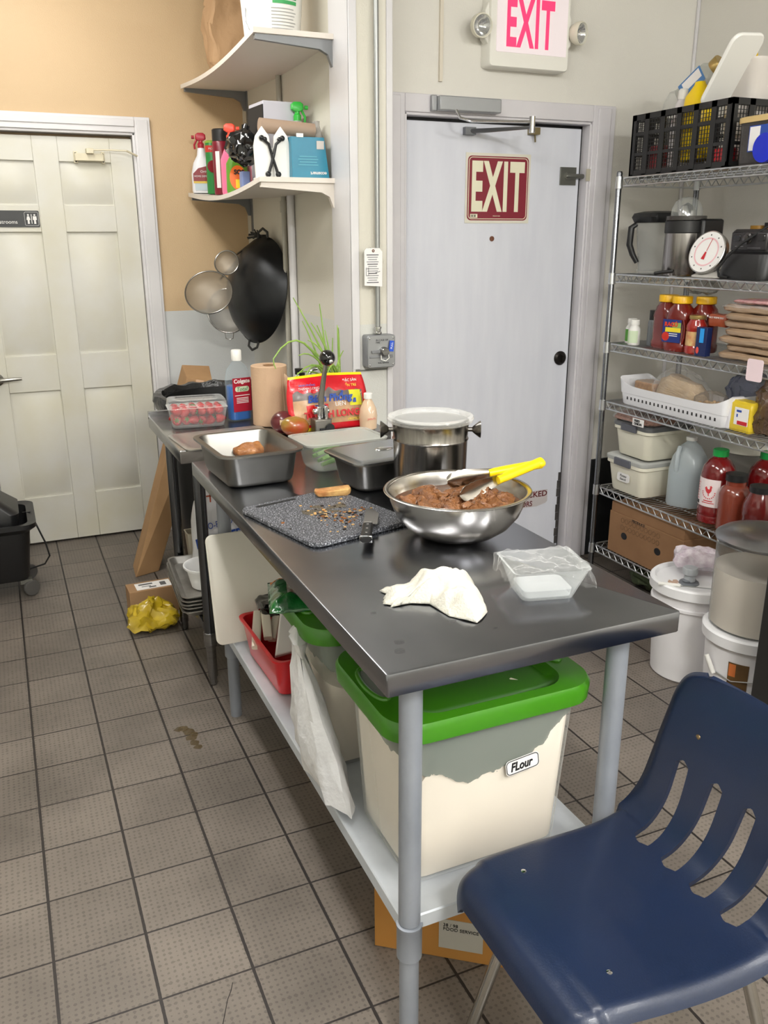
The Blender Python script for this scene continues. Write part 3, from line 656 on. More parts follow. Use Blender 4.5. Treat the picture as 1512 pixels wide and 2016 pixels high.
for px, py, s_ in ((786, 1264, 0.010), (787, 1282, 0.010), (735, 1207, 0.006), (890, 1222, 0.009), (1110, 1168, 0.006), (975, 1236, 0.005)):
    q = W(px, py, 2, ZT); g = tag(obj('water_drop', MB().ball((0, 0, 0), s_, 14, (1.0, 0.7, 0.16)), wd), 'small water drop on the bare steel near the table front', 'water drop', 'water drops on the steel table top'); g.location = (q.x, q.y, ZT+0.0017*s_/0.01)
# ---------------------------------------------------------------- bins on the lower shelf
SH = 0.3265
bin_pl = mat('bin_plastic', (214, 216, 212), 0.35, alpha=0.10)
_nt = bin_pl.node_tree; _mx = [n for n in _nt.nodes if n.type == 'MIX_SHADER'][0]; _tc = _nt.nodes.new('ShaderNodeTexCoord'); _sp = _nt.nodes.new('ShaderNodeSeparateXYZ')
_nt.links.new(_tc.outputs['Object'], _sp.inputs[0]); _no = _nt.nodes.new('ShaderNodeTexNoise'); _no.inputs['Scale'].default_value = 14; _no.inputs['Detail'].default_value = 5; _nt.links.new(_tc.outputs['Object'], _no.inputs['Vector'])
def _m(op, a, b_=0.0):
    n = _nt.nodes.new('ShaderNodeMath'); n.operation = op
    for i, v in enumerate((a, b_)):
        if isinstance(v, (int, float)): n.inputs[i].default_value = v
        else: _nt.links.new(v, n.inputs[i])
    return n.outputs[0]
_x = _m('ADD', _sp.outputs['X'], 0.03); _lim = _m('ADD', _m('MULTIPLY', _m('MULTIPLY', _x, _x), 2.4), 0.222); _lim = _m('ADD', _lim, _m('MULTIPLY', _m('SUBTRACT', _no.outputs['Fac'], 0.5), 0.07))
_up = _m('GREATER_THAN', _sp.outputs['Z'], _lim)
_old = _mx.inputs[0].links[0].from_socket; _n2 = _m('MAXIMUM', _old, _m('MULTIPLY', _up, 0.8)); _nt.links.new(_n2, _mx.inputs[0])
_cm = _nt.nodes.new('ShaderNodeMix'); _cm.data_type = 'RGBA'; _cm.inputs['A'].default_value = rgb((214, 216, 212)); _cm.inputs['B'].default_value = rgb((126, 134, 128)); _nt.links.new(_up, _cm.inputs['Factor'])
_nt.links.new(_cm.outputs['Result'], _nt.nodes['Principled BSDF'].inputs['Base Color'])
def lid_bin(loc, label, full, fl):
    t = thing('storage_bin', label, 'storage bin', loc, 0, 'green lidded bins under the table')
    secs = [(0.335, 0.262, 0.03, 0.0), (0.350, 0.275, 0.035, 0.006), (0.384, 0.310, 0.035, 0.345), (0.402, 0.328, 0.04, 0.352), (0.402, 0.328, 0.04, 0.368)]
    obj('bin_body', MB().rr(secs, n=5, c1=False), bin_pl, t)
    lo = rring(0.326, 0.252, 0.03, 0.0055, n=5)
    def side(z): k = (z-0.006)/0.339; return (0.343+0.034*k, 0.268+0.035*k)
    hs = []
    for p in lo:
        hs.append(fl(p[0]/0.17, p[1]/0.13))
    rings = [lo]
    for s_ in (0.02, 0.5, 1.0):
        r_ = []
        for p, hh in zip(lo, hs):
            z = 0.006+(hh-0.006)*s_; w_, d_ = side(z); r_.append((p[0]*(w_-0.003)/0.326, p[1]*(d_-0.003)/0.252, z))
        rings.append(r_)
    rings.append([(p[0]*0.55, p[1]*0.55, (z_+0.02)) for p, z_ in zip(lo, hs)])
    rings.append([(p[0]*0.05, p[1]*0.05, full) for p in lo])
    obj('flour_fill', MB().loft(rings), flour, t, angle=60)
    lid = MB().rr([(0.412, 0.340, 0.05, 0.345), (0.462, 0.352, 0.07, 0.350), (0.466, 0.356, 0.07, 0.380), (0.456, 0.346, 0.07, 0.390), (0.338, 0.300, 0.055, 0.3915), (0.326, 0.285, 0.05, 0.384), (0.31, 0.245, 0.04, 0.374), (0.29, 0.22, 0.04, 0.374)], n=8)
    l = obj('lid', lid, green_lid, t, angle=45)
    for s_ in (-1, 1):
        pts = [(s_*0.198+0.019*cos(a), 0.066*sin(a), 0.392) for a in [2*pi*i/24 for i in range(24)]]
        obj('lid_handle', MB().tube(pts, 0.0055, 8, closed=True), green_lid, l)
        obj('handle_opening', MB().lathe([(1.0, 0), (0.0, 0.0)], 24, c0=False, c1=False).xf(Matrix.Diagonal((0.017, 0.063, 1, 1))).mv(s_*0.198, 0, 0.3928), mat('opening_grey', (134, 140, 134), 0.6), l)
    return t
def f1(x, y):
    b = 0.268+0.085*max(0, x)**2-0.012*sin(x*5)+0.010*sin(x*17)+0.006*sin(x*31)
    return b+(0.05 if x < -0.9 else 0)*(0.5+y*0.3)
t = lid_bin((0.778, 1.385, SH), 'near bin of flour with green lid and a handwritten tag', 0.30, f1)
t.location = (0.790, 1.405, SH)
tp = obj('name_tag', MB().rr([(0.078, 0.034, 0.009, 0.0), (0.078, 0.034, 0.009, 0.0008)], n=4).rot(pi/2, 'X'), paper, t)
TY = -0.1495-0.004
tp.location = (0.062, TY-0.0015, 0.232); tp.rotation_euler = (R(-3), R(-6), 0)
tb = obj('tag_border', MB().tube([(x, 0, z) for x, z, _ in [(p[0], p[1], 0) for p in rring(0.074, 0.030, 0.008, 0, n=4)]], 0.0009, 6, closed=True), ink, tp); tb.location = (0, -0.001, 0)
text('lettering', 'FLour', 0.02, ink, tp, (-0.002, -0.0012, 0), width=0.052, shear=0.25, bold=0.0006, height=0.020)
def f2(x, y): return 0.22+0.02*sin(x*4)
t2 = lid_bin((0.785, 1.845, SH), 'far green lidded bin with a snack packet lying on it', 0.22, f2)

# white carrier bag
wb = mat('thin_white_bag', (236, 236, 238), 0.3, alpha=0.66, bump=(30, 0.6))
mb = MB().loft([[(0.5*w_*cos(a)+cx, 0.5*d_*sin(a)+cy, z) for a in [2*pi*i/32 for i in range(32)]] for w_, d_, z, cx, cy in
    [(0.03, 0.24, 0, 0.01, -0.02), (0.060, 0.30, 0.012, 0.006, -0.02), (0.072, 0.30, 0.06, 0.0, 0.0), (0.07, 0.26, 0.12, -0.004, 0.02), (0.06, 0.20, 0.18, -0.008, 0.05), (0.045, 0.12, 0.24, -0.010, 0.085), (0.022, 0.045, 0.285, -0.010, 0.11), (0.040, 0.09, 0.325, -0.012, 0.12), (0.012, 0.03, 0.345, -0.012, 0.13)]]).crumple(0.012, 22).crumple(0.006, 60)
g = tag(obj('carrier_bag', mb, wb, angle=30), 'thin white plastic carrier bag slumped beside the green lidded bins', 'plastic bag'); g.location = (0.566, 1.66, SH+0.014)

# snack packet on the far bin
sn = mat('foil_green_packet', (26, 120, 48), 0.18, nz=(26, (12, 60, 26), 0.1), bump=(30, 0.5), coat=0.5)
q = Vector((0.585, 1.88, SH+0.394))
t = thing('snack_packet', 'green and white foil snack packet on the far green lid', 'packet', tuple(q), R(-15))
def pk(u, v):
    x, y = (u-0.5)*0.13, (v-0.5)*0.19; b = (1-(2*abs(u-0.5))**3)*(1-(2*abs(v-0.5))**4)
    return (x, y, 0.004+0.028*b+0.007*noise.noise(Vector((x*40, y*40, 0))))
obj('packet_body', MB().grid(pk, 18, 22), sn, t, solid=0.001)
def pk2(u, v): p = pk(0.35+u*0.45, 0.25+v*0.4); return (p[0], p[1], p[2]+0.0012)
obj('packet_picture', MB().grid(pk2, 10, 10), mat('snack_picture', (214, 216, 206), 0.25, nz=(60, (120, 66, 30), 0.2)), t)
def pk3(u, v): p = pk(u*0.9+0.05, 0.86+v*0.13); return (p[0], p[1], p[2]+0.0012)
obj('packet_top', MB().grid(pk3, 10, 4), mat('snack_orange', (232, 120, 40), 0.25), t)

# red basket with cartons
t = thing('red_basket', 'red plastic basket holding pale sticks and a broken white carton piece', 'basket', (0.655, 2.245, SH+0.0005), R(2))
redp = mat('red_plastic', (206, 24, 34), 0.3, coat=0.3)
obj('basket_body', MB().rr([(0.11, 0.29, 0.02, 0), (0.125, 0.31, 0.025, 0.006), (0.155, 0.35, 0.03, 0.115), (0.172, 0.366, 0.03, 0.118), (0.172, 0.366, 0.03, 0.124), (0.150, 0.344, 0.028, 0.122), (0.12, 0.304, 0.022, 0.008), (0.11, 0.29, 0.02, 0.004)], n=5), redp, t)
wst = mat('pale_wood_stick', (226, 218, 202), 0.6)
for k, (x, y, z, a, tl) in enumerate([(0.60, 2.33, 0.415, 1.25, 0.32), (0.635, 2.345, 0.43, 1.35, 0.30), (0.665, 2.35, 0.42, 1.1, 0.35), (0.69, 2.31, 0.435, 1.5, 0.2)]):
    g = tag(obj('serving_stick', MB().rr([(0.024, 0.016, 0.006, -0.075), (0.028, 0.018, 0.007, 0), (0.026, 0.016, 0.006, 0.075)]).rot(pi/2, 'X'), wst), 'pale rolled paper bundle standing in the red basket', 'paper bundle', 'pale bundles in the red basket')
    g.location = (x, y, z+0.018); g.rotation_euler = (tl*1.1, 0, a-pi/2)
g = tag(obj('white_carton_piece', MB().prism([(-0.05, -0.075), (0.05, -0.055), (0.012, 0.085), (-0.012, 0.085)], 0, 0.02).crumple(0.003, 30), mat('moulded_white_pulp', (226, 222, 220), 0.7), bev=0.004), 'broken triangular white carton piece on top of the red basket', 'carton piece')
g.location = (0.655, 2.185, 0.474); g.rotation_euler = (R(42), R(6), R(-4))
g = tag(obj('dark_packet', MB().rrc([(0.06, 0.09, 0.01, 0), (0.066, 0.096, 0.014, 0.03), (0.05, 0.08, 0.01, 0.04)]).crumple(0.004, 40), black_gl), 'small shiny black packet behind the bundles in the red basket', 'packet'); g.location = (0.66, 2.405, 0.452)

# upright white cutting board
t = thing('white_cutting_board', 'large white plastic cutting board standing upright against the work table', 'cutting board', (0.735, 2.47, 0.333), rot=(R(-12), 0, 0))
wcb = mat('white_hdpe', (226, 222, 212), 0.45, nz=(3, (214, 210, 198), 0.2))
obj('board_slab', MB().rr([(0.455, 0.35, 0.02, -0.006), (0.46, 0.355, 0.022, -0.004), (0.46, 0.355, 0.022, 0.004), (0.455, 0.35, 0.02, 0.006)], n=5).rot(pi/2, 'X').mv(0, 0, 0.178), wcb, t)
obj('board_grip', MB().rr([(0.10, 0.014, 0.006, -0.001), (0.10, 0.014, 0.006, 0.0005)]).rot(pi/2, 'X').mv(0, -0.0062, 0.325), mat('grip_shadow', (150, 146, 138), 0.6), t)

# cartons under the table
t = thing('amber_carton', 'amber cardboard carton on the floor under the near end of the table', 'box', (0.616, 1.465, 0.0005), math.atan2(-0.153, 0.206))
obj('carton_body', MB().box(0, 0, 0, 0.33, 0.24, 0.215), card_y, t, bev=0.002)
obj('carton_label', MB().box(0.15, -0.0012, 0.03, 0.25, -0.0002, 0.11), mat('pale_label', (176, 172, 164), 0.7), t)
text('lettering', '38 / 98\nFOOD SERVICE', 0.014, ink, t, (0.2, -0.0016, 0.09), width=0.08)
for z_ in (0.04, 0.175): obj('flap_mark', MB().cbox(0.063, -0.0008, z_, 0.008, 0.0012, 0.010), ink, t)
t = thing('brown_carton', 'small brown carton with a picture in the shade under the lower shelf', 'box', (0.685, 2.14, 0.0005), R(-20))
obj('carton_body', MB().box(0, 0, 0, 0.22, 0.12, 0.15), card, t, bev=0.002)
obj('carton_picture', MB().box(0.02, -0.001, 0.03, 0.12, 0, 0.10), mat('faded_print', (150, 92, 70), 0.7, nz=(30, (90, 60, 44), 0.2)), t)

# ---------------------------------------------------------------- on the side bench
B0 = BZ+0.001
t = thing('strawberry_box', 'clear hinged punnet packed with strawberries on the bench corner', 'punnet', (0.637, 3.185, B0), R(-5))
sb = (0.215, 0.135)
obj('punnet_base', MB().rr([(0.185, 0.105, 0.02, 0), (0.19, 0.11, 0.02, 0.004), (0.212, 0.132, 0.02, 0.07), (0.218, 0.138, 0.02, 0.071), (0.209, 0.129, 0.02, 0.069), (0.187, 0.107, 0.018, 0.006)], n=4), clear, t)
obj('punnet_lid', MB().rr([(0.218, 0.138, 0.02, 0.072), (0.212, 0.132, 0.02, 0.078), (0.206, 0.126, 0.02, 0.098), (0.196, 0.116, 0.018, 0.102), (0.150, 0.080, 0.014, 0.102), (0.145, 0.076, 0.014, 0.098)], n=4), clear, t)
sbm = mat('strawberry_red', (190, 22, 30), 0.25, nz=(18, (128, 10, 24), 0.3), bump=(160, 0.5), coat=0.3)
leafm = mat('calyx_green', (58, 112, 40), 0.5)
first = None; random.seed(5); sp = []
for zz, ny in ((0.024, 3), (0.058, 3)):
    for i in range(6):
        for j in range(ny): sp.append((-0.078+i*0.031, -0.034+j*0.034, zz))
for k, (x, y, z) in enumerate(sp):
    if first is None:
        st_ = thing('strawberry', 'ripe red strawberry packed in the clear punnet', 'strawberry', (0, 0, 0), 0, 'strawberries in the clear punnet')
        obj('berry', MB().lathe([(0.001, -0.026), (0.008, -0.021), (0.016, -0.007), (0.0185, 0.006), (0.014, 0.013), (0.001, 0.015)], 14), sbm, st_)
        lm = MB()
        for q in range(6):
            a = q*pi/3; lm.add([(0, 0, 0.0155), (0.006*cos(a-0.4), 0.006*sin(a-0.4), 0.0165), (0.014*cos(a), 0.014*sin(a), 0.013), (0.006*cos(a+0.4), 0.006*sin(a+0.4), 0.0165)], [(0, 1, 2, 3)])
        obj('calyx', lm, leafm, st_); first = st_; s1 = st_
    else: s1 = dup(first, (0, 0, 0))
    ca, sa = cos(R(-5)), sin(R(-5))
    s1.location = (0.637+x*ca-y*sa, 3.185+x*sa+y*ca, B0+z+random.uniform(-0.001, 0.003))
    s1.rotation_euler = (random.uniform(-2.2, 2.2), random.uniform(-1.5, 1.5), random.uniform(0, 6))

# mouthwash
q = W(473, 838, 2, B0)
t = thing('mouthwash_bottle', 'clear bottle of blue mouthwash with white cap and red label', 'bottle', (0.806, 3.215, B0), R(12))
bc_ = mat('bottle_clear_blue', (190, 214, 226), 0.08, alpha=0.08)
obj('bottle_body', MB().rr([(0.088, 0.060, 0.022, 0), (0.094, 0.066, 0.026, 0.006), (0.094, 0.066, 0.026, 0.16), (0.080, 0.058, 0.027, 0.195), (0.034, 0.034, 0.017, 0.222), (0.030, 0.030, 0.015, 0.228)], n=5), bc_, t)
obj('liquid', MB().rr([(0.082, 0.056, 0.02, 0.004), (0.088, 0.060, 0.024, 0.01), (0.088, 0.060, 0.024, 0.132)], n=5), mat('blue_liquid', (4, 92, 178), 0.1, coat=0.4), t)
obj('cap', MB().lathe([(0.0185, 0.226), (0.0195, 0.23), (0.0195, 0.262), (0.017, 0.266), (0.0, 0.266)], 24), white_pl, t)
obj('label', MB().cbox(0, -0.0335, 0.100, 0.076, 0.0012, 0.128), mat('label_maroon', (164, 26, 50), 0.35), t)
text('brand_lettering', 'Colgate', 0.02, paper, t, (0, -0.0345, 0.150), width=0.066, bold=0.0006)
obj('label_band', MB().rr([(0.058, 0.020, 0.009, 0), (0.058, 0.020, 0.009, 0.0006)]).rot(pi/2, 'X').mv(0, -0.0342, 0.122), mat('pale_green_print', (206, 220, 190), 0.5), t)
text('product_lettering', 'Total', 0.016, mat('green_print', (60, 130, 90), 0.5), t, (0, -0.0354, 0.122), width=0.044, shear=0.2)
for z_ in (0.098, 0.088, 0.082, 0.076, 0.070): obj('small_print', MB().cbox(0, -0.0344, z_, 0.05 if z_ < 0.09 else 0.062, 0.0006, 0.0025), paper, t)

# brown paper towel roll
t = thing('paper_roll', 'brown paper towel roll standing with a loose hanging end', 'paper roll', (0.893, 3.085, B0), R(0))
kr = mat('brown_paper', (196, 164, 134), 0.8, bump=(120, 0.15))
obj('roll_body', MB().lathe([(0.016, 0.218), (0.064, 0.220), (0.0665, 0.218), (0.0665, 0.002), (0.064, 0), (0.016, 0), (0.016, 0.216)], 40, c0=False, c1=False), kr, t)
obj('cardboard_core', MB().lathe([(0.021, 0.2205), (0.021, 0.2215), (0.017, 0.2215), (0.017, 0.19)], 24, c0=False, c1=False), card, t)
def flap(u, v): return (0.030+0.075*u*(0.45+0.55*(1-v)), -0.062+0.006*sin(u*6)-0.020*(1-v)+0.02*u, 0.008+0.200*v*(1-0.18*u))
obj('loose_sheet', MB().grid(flap, 10, 12), kr, t, solid=0.0008)

# mangoes
mg = mat('dark_mango_skin', (104, 26, 34), 0.28, nz=(7, (70, 22, 24), 0.3), coat=0.4)
mg2 = mat('ripe_mango_skin', (176, 58, 36), 0.28, nz=(9, (128, 132, 40), 0.35), coat=0.4)
q = W(545, 850, 2, B0)
g = tag(obj('mango', MB().ball((0, 0, 0), 0.044, 28, (1.05, 0.86, 0.92)), mg), 'dark red mango with a pale sticker behind the ripe one', 'mango'); g.location = (0.885, 2.900, B0+0.041)
s_ = obj('sticker', MB().cbox(0, 0, 0, 0.024, 0.001, 0.018), mat('beige_sticker', (222, 200, 160), 0.5), g); s_.location = (-0.012, -0.0368, 0.006); s_.rotation_euler = (R(-8), 0, R(-12))
g = tag(obj('mango', MB().ball((0, 0, 0), 0.040, 28, (1.28, 0.92, 0.9)), mg2), 'red and green mango lying in front of the paper roll', 'mango'); g.location = (0.905, 2.830, B0+0.037); g.rotation_euler = (0, R(8), R(-6))

# rice cracker bag
t = thing('cracker_bag', 'red and yellow bag of crackers with large lettering behind the can opener', 'snack bag', (1.055, 2.872, B0), rot=(R(-13), 0, R(3)))
BW, BH = 0.285, 0.205
def bag(u, v):
    x = (u-0.5)*BW*(1+0.10*sin(v*pi)); z = v*BH*(1-0.06*abs(u-0.5)); e_ = (1-(2*abs(u-0.5))**2.5)*(1-(2*abs(v-0.5))**3)
    return (x, -0.028*e_-0.004*noise.noise(Vector((x*30, z*30, 2))), z+0.003)
def patch(u0, u1, v0, v1, off=0.0012, jag=0.0):
    def f(u, v):
        U, V = u0+(u1-u0)*u, v0+(v1-v0)*v+jag*(noise.noise(Vector((u*9, 5, 0)))+0.4*noise.noise(Vector((u*30, 5, 0))))*(v-0.0); p = bag(U, V); return (p[0], p[1]-off, p[2])
    return MB().grid(f, 30, 10)
obj('bag_front', MB().grid(bag, 30, 22), mat('bag_red', (206, 22, 36), 0.25, coat=0.4, bump=(25, 0.3)), t, solid=0.001)
obj('bag_edge', patch(0, 1, 0.955, 1, 0.0014), mat('bag_yellow', (246, 214, 30), 0.3), t)
obj('bag_edge', patch(0.0, 0.35, 0.0, 0.07, 0.0014), mat('bag_yellow', (246, 214, 30), 0.3), t)
obj('bag_window', patch(0.06, 0.93, 0.12, 0.66, 0.0014, 0.10), mat('cracker_window', (222, 176, 128), 0.3, nz=(14, (150, 118, 96), 0.2), coat=0.3), t)
obj('bag_window', patch(0.06, 0.93, 0.56, 0.69, 0.0016, 0.10), mat('window_grey', (122, 108, 104), 0.3, nz=(24, (90, 80, 78), 0.1)), t)
obj('bag_patch', patch(0.20, 0.46, 0.25, 0.46, 0.0028), mat('patch_red', (214, 26, 30), 0.3), t)
obj('bag_patch', patch(0.74, 0.90, 0.40, 0.68, 0.003), mat('patch_lime', (216, 214, 50), 0.3), t)
def bt(s, x, z, w_, m_, **k): text('lettering', s, 0.03, m_, t, (x, bag(x/BW+0.5, z/BH)[1]-0.004, z), width=w_, **k)
ltb = mat('print_light_blue', (70, 120, 200), 0.4)
bt('BÁNH PHỒNG', -0.082, 0.170, 0.062, ltb); bt('THẠNH LONG', -0.078, 0.155, 0.080, paper)
bt('ĐẶC SẢN', 0.085, 0.176, 0.055, paper); bt('BẾN TRE', 0.085, 0.160, 0.050, mat('print_yellow', (240, 216, 60), 0.4))
bt('Bánh Phồng', -0.002, 0.118, 0.175, blue_ink, bold=0.0012, shear=0.2); bt('LIÊN', 0.035, 0.096, 0.04, paper)
bt('THANH LONG', 0.0, 0.060, 0.215, red_ink, bold=0.0012); bt('QUALITY', -0.04, 0.036, 0.08, blue_ink); bt('PREMIUM', 0.09, 0.036, 0.05, mat('print_yellow', (240, 216, 60), 0.4))
text('lettering', '龍福', 0.03, blue_ink, t, (0.092, -0.022, 0.112), width=0.022) if False else None
obj('patch_figure', MB().cbox(0.092, -0.0215, 0.124, 0.014, 0.001, 0.016).cbox(0.092, -0.0235, 0.102, 0.018, 0.001, 0.016), blue_ink, t)

# drink bottle
t = thing('drink_bottle', 'small clear bottle of peach coloured drink with a white cap', 'bottle', (1.190, 2.845, B0))
obj('bottle_body', MB().lathe([(0.026, 0), (0.031, 0.004), (0.032, 0.03), (0.0335, 0.05), (0.030, 0.075), (0.018, 0.100), (0.013, 0.108), (0.013, 0.116)], 28), mat('peach_bottle', (238, 208, 176), 0.12, alpha=0.72, coat=0.4), t)
obj('cap', MB().lathe([(0.016, 0.112), (0.016, 0.130), (0.014, 0.132), (0, 0.132)], 24), white_pl, t)
text('lettering', 'V', 0.022, mat('print_pale', (250, 240, 232), 0.5), t, (0, -0.031, 0.062), height=0.02)
text('lettering', 'peach', 0.01, mat('print_rose', (220, 120, 110), 0.5), t, (0, -0.033, 0.042), width=0.03)

# bench can opener
OX, OY = 1.000, 2.822
t = thing('bench_can_opener', 'steel bench mounted can opener with long lever and black ball knob', 'can opener', (OX, OY, B0))
iron = mat('cast_grey_iron', (128, 124, 116), 0.35, 0.85)
pk_ = W(645, 705, 1, OY)
obj('opener_base', MB().cbox(0, 0, 0.030, 0.062, 0.05, 0.060).cbox(0, 0, 0.005, 0.08, 0.07, 0.01), iron, t, bev=0.004)
obj('opener_head', MB().cbox(-0.012, 0, 0.080, 0.014, 0.036, 0.05).cbox(0.014, 0, 0.080, 0.014, 0.036, 0.05).tube([(-0.03, 0, 0.085), (0.03, 0, 0.085)], 0.010, 12).tube([(0.0, 0, 0.06), (0.0, 0, 0.10)], 0.012, 12), chrome, t, bev=0.003)
dx, dz = pk_.x-OX, pk_.z-B0
obj('gear', MB().tube([(0.022, -0.027, 0.028), (0.022, -0.034, 0.028)], 0.016, 16).cbox(0.0, -0.028, 0.018, 0.03, 0.006, 0.022), black_pl, t)
obj('lever', MB().loft([rring(0.018, 0.012, 0.005, 0, 0, 0), rring(0.022, 0.012, 0.005, 0.05, 0.002, 0), rring(0.014, 0.011, 0.005, dz-0.095, dx*0.8, 0), rring(0.018, 0.012, 0.006, dz-0.085, dx+0.004, -0.004)]).mv(0, 0, 0.085), iron, t)
obj('ball_knob', MB().ball((dx, 0.004, dz), 0.028, 28), black_gl, t)
obj('knob_bolt', MB().lathe([(0.008, 0), (0.008, 0.016), (0.004, 0.018), (0, 0.018)], 12).rot(pi/2, 'X').mv(dx+0.004, -0.008, dz-0.010), chrome, t)

# spring onions growing in a pot behind the bag
t = thing('potted_spring_onion', 'pot of pale green spring onion shoots growing behind the cracker bag', 'plant', (1.145, 3.04, B0))
obj('pot', MB().lathe([(0.040, 0), (0.045, 0.004), (0.060, 0.10), (0.056, 0.10), (0.040, 0.006)], 28), mat('pot_dark', (60, 58, 56), 0.5), t)
obj('soil', MB().lathe([(0.054, 0.088), (0.0, 0.092)], 20, c0=False, c1=False), mat('soil', (60, 46, 34), 0.9), t)
gl = mat('shoot_green', (158, 190, 92), 0.45, nz=(10, (120, 160, 70), 0.2)); random.seed(11)
def leafpts(px, py, depth, base, h0=0.09, bend=0.3):
    tip = W(px, py, 1, depth)-Vector((1.145, 3.04, B0)); b0 = Vector(base); mid = (b0+tip)*0.5+Vector((0, 0, bend*0.10)); pts = []
    for i in range(9):
        s_ = i/8; pts.append(b0*(1-s_)**2+mid*2*s_*(1-s_)+tip*s_*s_)
    return pts
tips = [(577, 586, 3.02, 0.2), (629, 598, 3.05, 0.3), (664, 640, 3.05, 0.2), (666, 645, 3.0, 1.2), (595, 632, 3.05, 0.5), (612, 635, 3.0, 0.6), (650, 700, 2.98, 1.0), (640, 650, 3.06, 0.5), (624, 640, 3.02, 0.2), (676, 690, 3.02, 0.5), (606, 670, 3.0, 1.0), (588, 700, 2.98, 1.2), (600, 745, 2.95, 1.6), (575, 752, 2.95, 1.8), (655, 665, 3.05, 0.3), (633, 690, 2.98, 0.9), (618, 690, 3.0, 0.4), (670, 720, 3.0, 0.4), (645, 735, 2.94, 1.4), (538, 707, 2.98, 2.6), (660, 745, 2.94, 1.0), (585, 735, 3.0, 0.8)]
for k, (px, py, dp, bd) in enumerate(tips):
    a = k*2.4; b_ = (0.03*cos(a), 0.02*sin(a), 0.085); pp = leafpts(px, py, dp, b_, bend=bd)
    if k == 19: pp += [pp[-1]+Vector((0.002, 0, -0.02)), pp[-1]+Vector((0.008, 0, -0.035))]
    n_ = len(pp); obj('shoot', MB().tube(pp, [0.0054*(1-0.75*i/n_) for i in range(n_)], 6), gl, t)

# black pump next to the wall
t = thing('soap_pump', 'black pump bottle with a silver nozzle between the roll and the plant', 'bottle', (1.06, 3.20, B0))
obj('bottle_body', MB().rr([(0.07, 0.05, 0.02, 0), (0.075, 0.055, 0.02, 0.12), (0.05, 0.04, 0.015, 0.135), (0.022, 0.022, 0.01, 0.14), (0.022, 0.022, 0.01, 0.165)]), black_pl, t)
obj('cap', MB().lathe([(0.016, 0.160), (0.017, 0.182), (0, 0.184)], 20).mv(-0.012, 0, 0), black_pl, t)
obj('nozzle', MB().tube([(0.03, 0, 0.160), (0.045, 0, 0.175), (0.062, 0, 0.178)], 0.007, 10), chrome, t)

# ---------------------------------------------------------------- behind and below the bench
t = thing('black_trash_can', 'black trash can with a folded liner behind the side bench', 'trash can', (0.875, 3.76, 0.0))
obj('can_body', MB().lathe([(0.20, 0.0), (0.21, 0.01), (0.265, 0.90), (0.252, 0.90), (0.20, 0.02)], 40), black_pl, t)
obj('can_liner', MB().lathe([(0.268, 0.83), (0.290, 0.86), (0.305, 0.90), (0.30, 0.925), (0.27, 0.925), (0.25, 0.86), (0.23, 0.6)], 90, c0=False, c1=False).crumple(0.012, 14), mat('bin_liner', (26, 26, 28), 0.25, bump=(30, 0.5)), t)

A = W(267, 1137, 2, 0.001); B_ = W(313, 1124, 2, 0.001)
uu = (B_-A).normalized(); A_ = W(368, 743, 1, 4.30); ax_ = (A_-A).normalized(); L_ = (A_-A).length
uu = (uu-ax_*uu.dot(ax_)).normalized(); ww = ax_.cross(uu)*-1
if ww.y < 0: ww = -ww
wd_, dp_ = 0.150, 0.12
def q8(a, b, c): return A+uu*(a*wd_)+ww*(b*dp_)+ax_*(c*L_)
mn = min(q8(a, b, 0).z for a in (0, 1) for b in (0, 1))
t = thing('long_carton', 'long narrow cardboard carton leaning up behind the bench', 'box', tuple(A+Vector((0, 0, -mn+0.001))))
TP = [W(368, 743, 1, 4.22), W(419, 753, 1, 4.20), W(412, 720, 1, 4.36), W(358, 718, 1, 4.38)]
BT = [A.copy(), B_.copy(), B_+(TP[2]-TP[1]), A+(TP[3]-TP[0])]
for v_ in BT[2:]: v_.z = 0.001
mn = 0.001; t.location = A
pts = [[v_-A for v_ in BT], [v_-A for v_ in TP]]
obj('carton_body', MB().loft(pts), mat('long_carton_board', (172, 136, 96), 0.8, nz=(10, (158, 122, 84), 0.1)), t, bev=0.003, flat=True)
def fp(a, c, o=-0.0015): v_ = (BT[0]*(1-a)+BT[1]*a)*(1-c)+(TP[0]*(1-a)+TP[1]*a)*c-A; return v_+Vector((0, o, 0))
tp_ = [[fp(0.36, c), fp(0.66, c), fp(0.66, c, -0.0005), fp(0.36, c, -0.0005)] for c in (0.9, 1.0)]
obj('packing_tape', MB().loft(tp_), mat('brown_tape', (176, 130, 82), 0.35), t, flat=True)

# on the bench's lower shelf
TZ = 0.256
for k in range(5):
    if k == 0:
        first = thing('sheet_pan', 'shallow aluminium sheet pan, lowest of the stack under the bench', 'tray', (0.662, 3.09, TZ), R(-3), 'stacked sheet pans under the bench')
        obj('pan_body', MB().rr([(0.310, 0.40, 0.02, 0), (0.345, 0.434, 0.03, 0.022), (0.356, 0.446, 0.03, 0.023), (0.356, 0.446, 0.03, 0.027), (0.342, 0.432, 0.028, 0.026), (0.308, 0.398, 0.02, 0.003)], n=5), mat('sheet_pan_alu', (196, 194, 190), 0.38, 0.9, nz=(12, (150, 146, 140), 0.2)), first)
    else:
        dup(first, (0.662+0.003*sin(k*2), 3.09+0.003*cos(k), TZ+k*0.0145), R(-3+0.6*sin(k*3)), ['', 'sheet pan stacked directly on the lowest one under the bench', 'sheet pan in the middle of the stack under the bench', 'sheet pan second from the top of the stack under the bench', 'topmost sheet pan of the stack, with a white bowl on it'][k])
q = W(385, 1150, 2, TZ+0.10)
t = thing('white_round_tub', 'round white plastic tub standing on the stacked sheet pans', 'tub', (0.605, 3.02, TZ+0.0625))
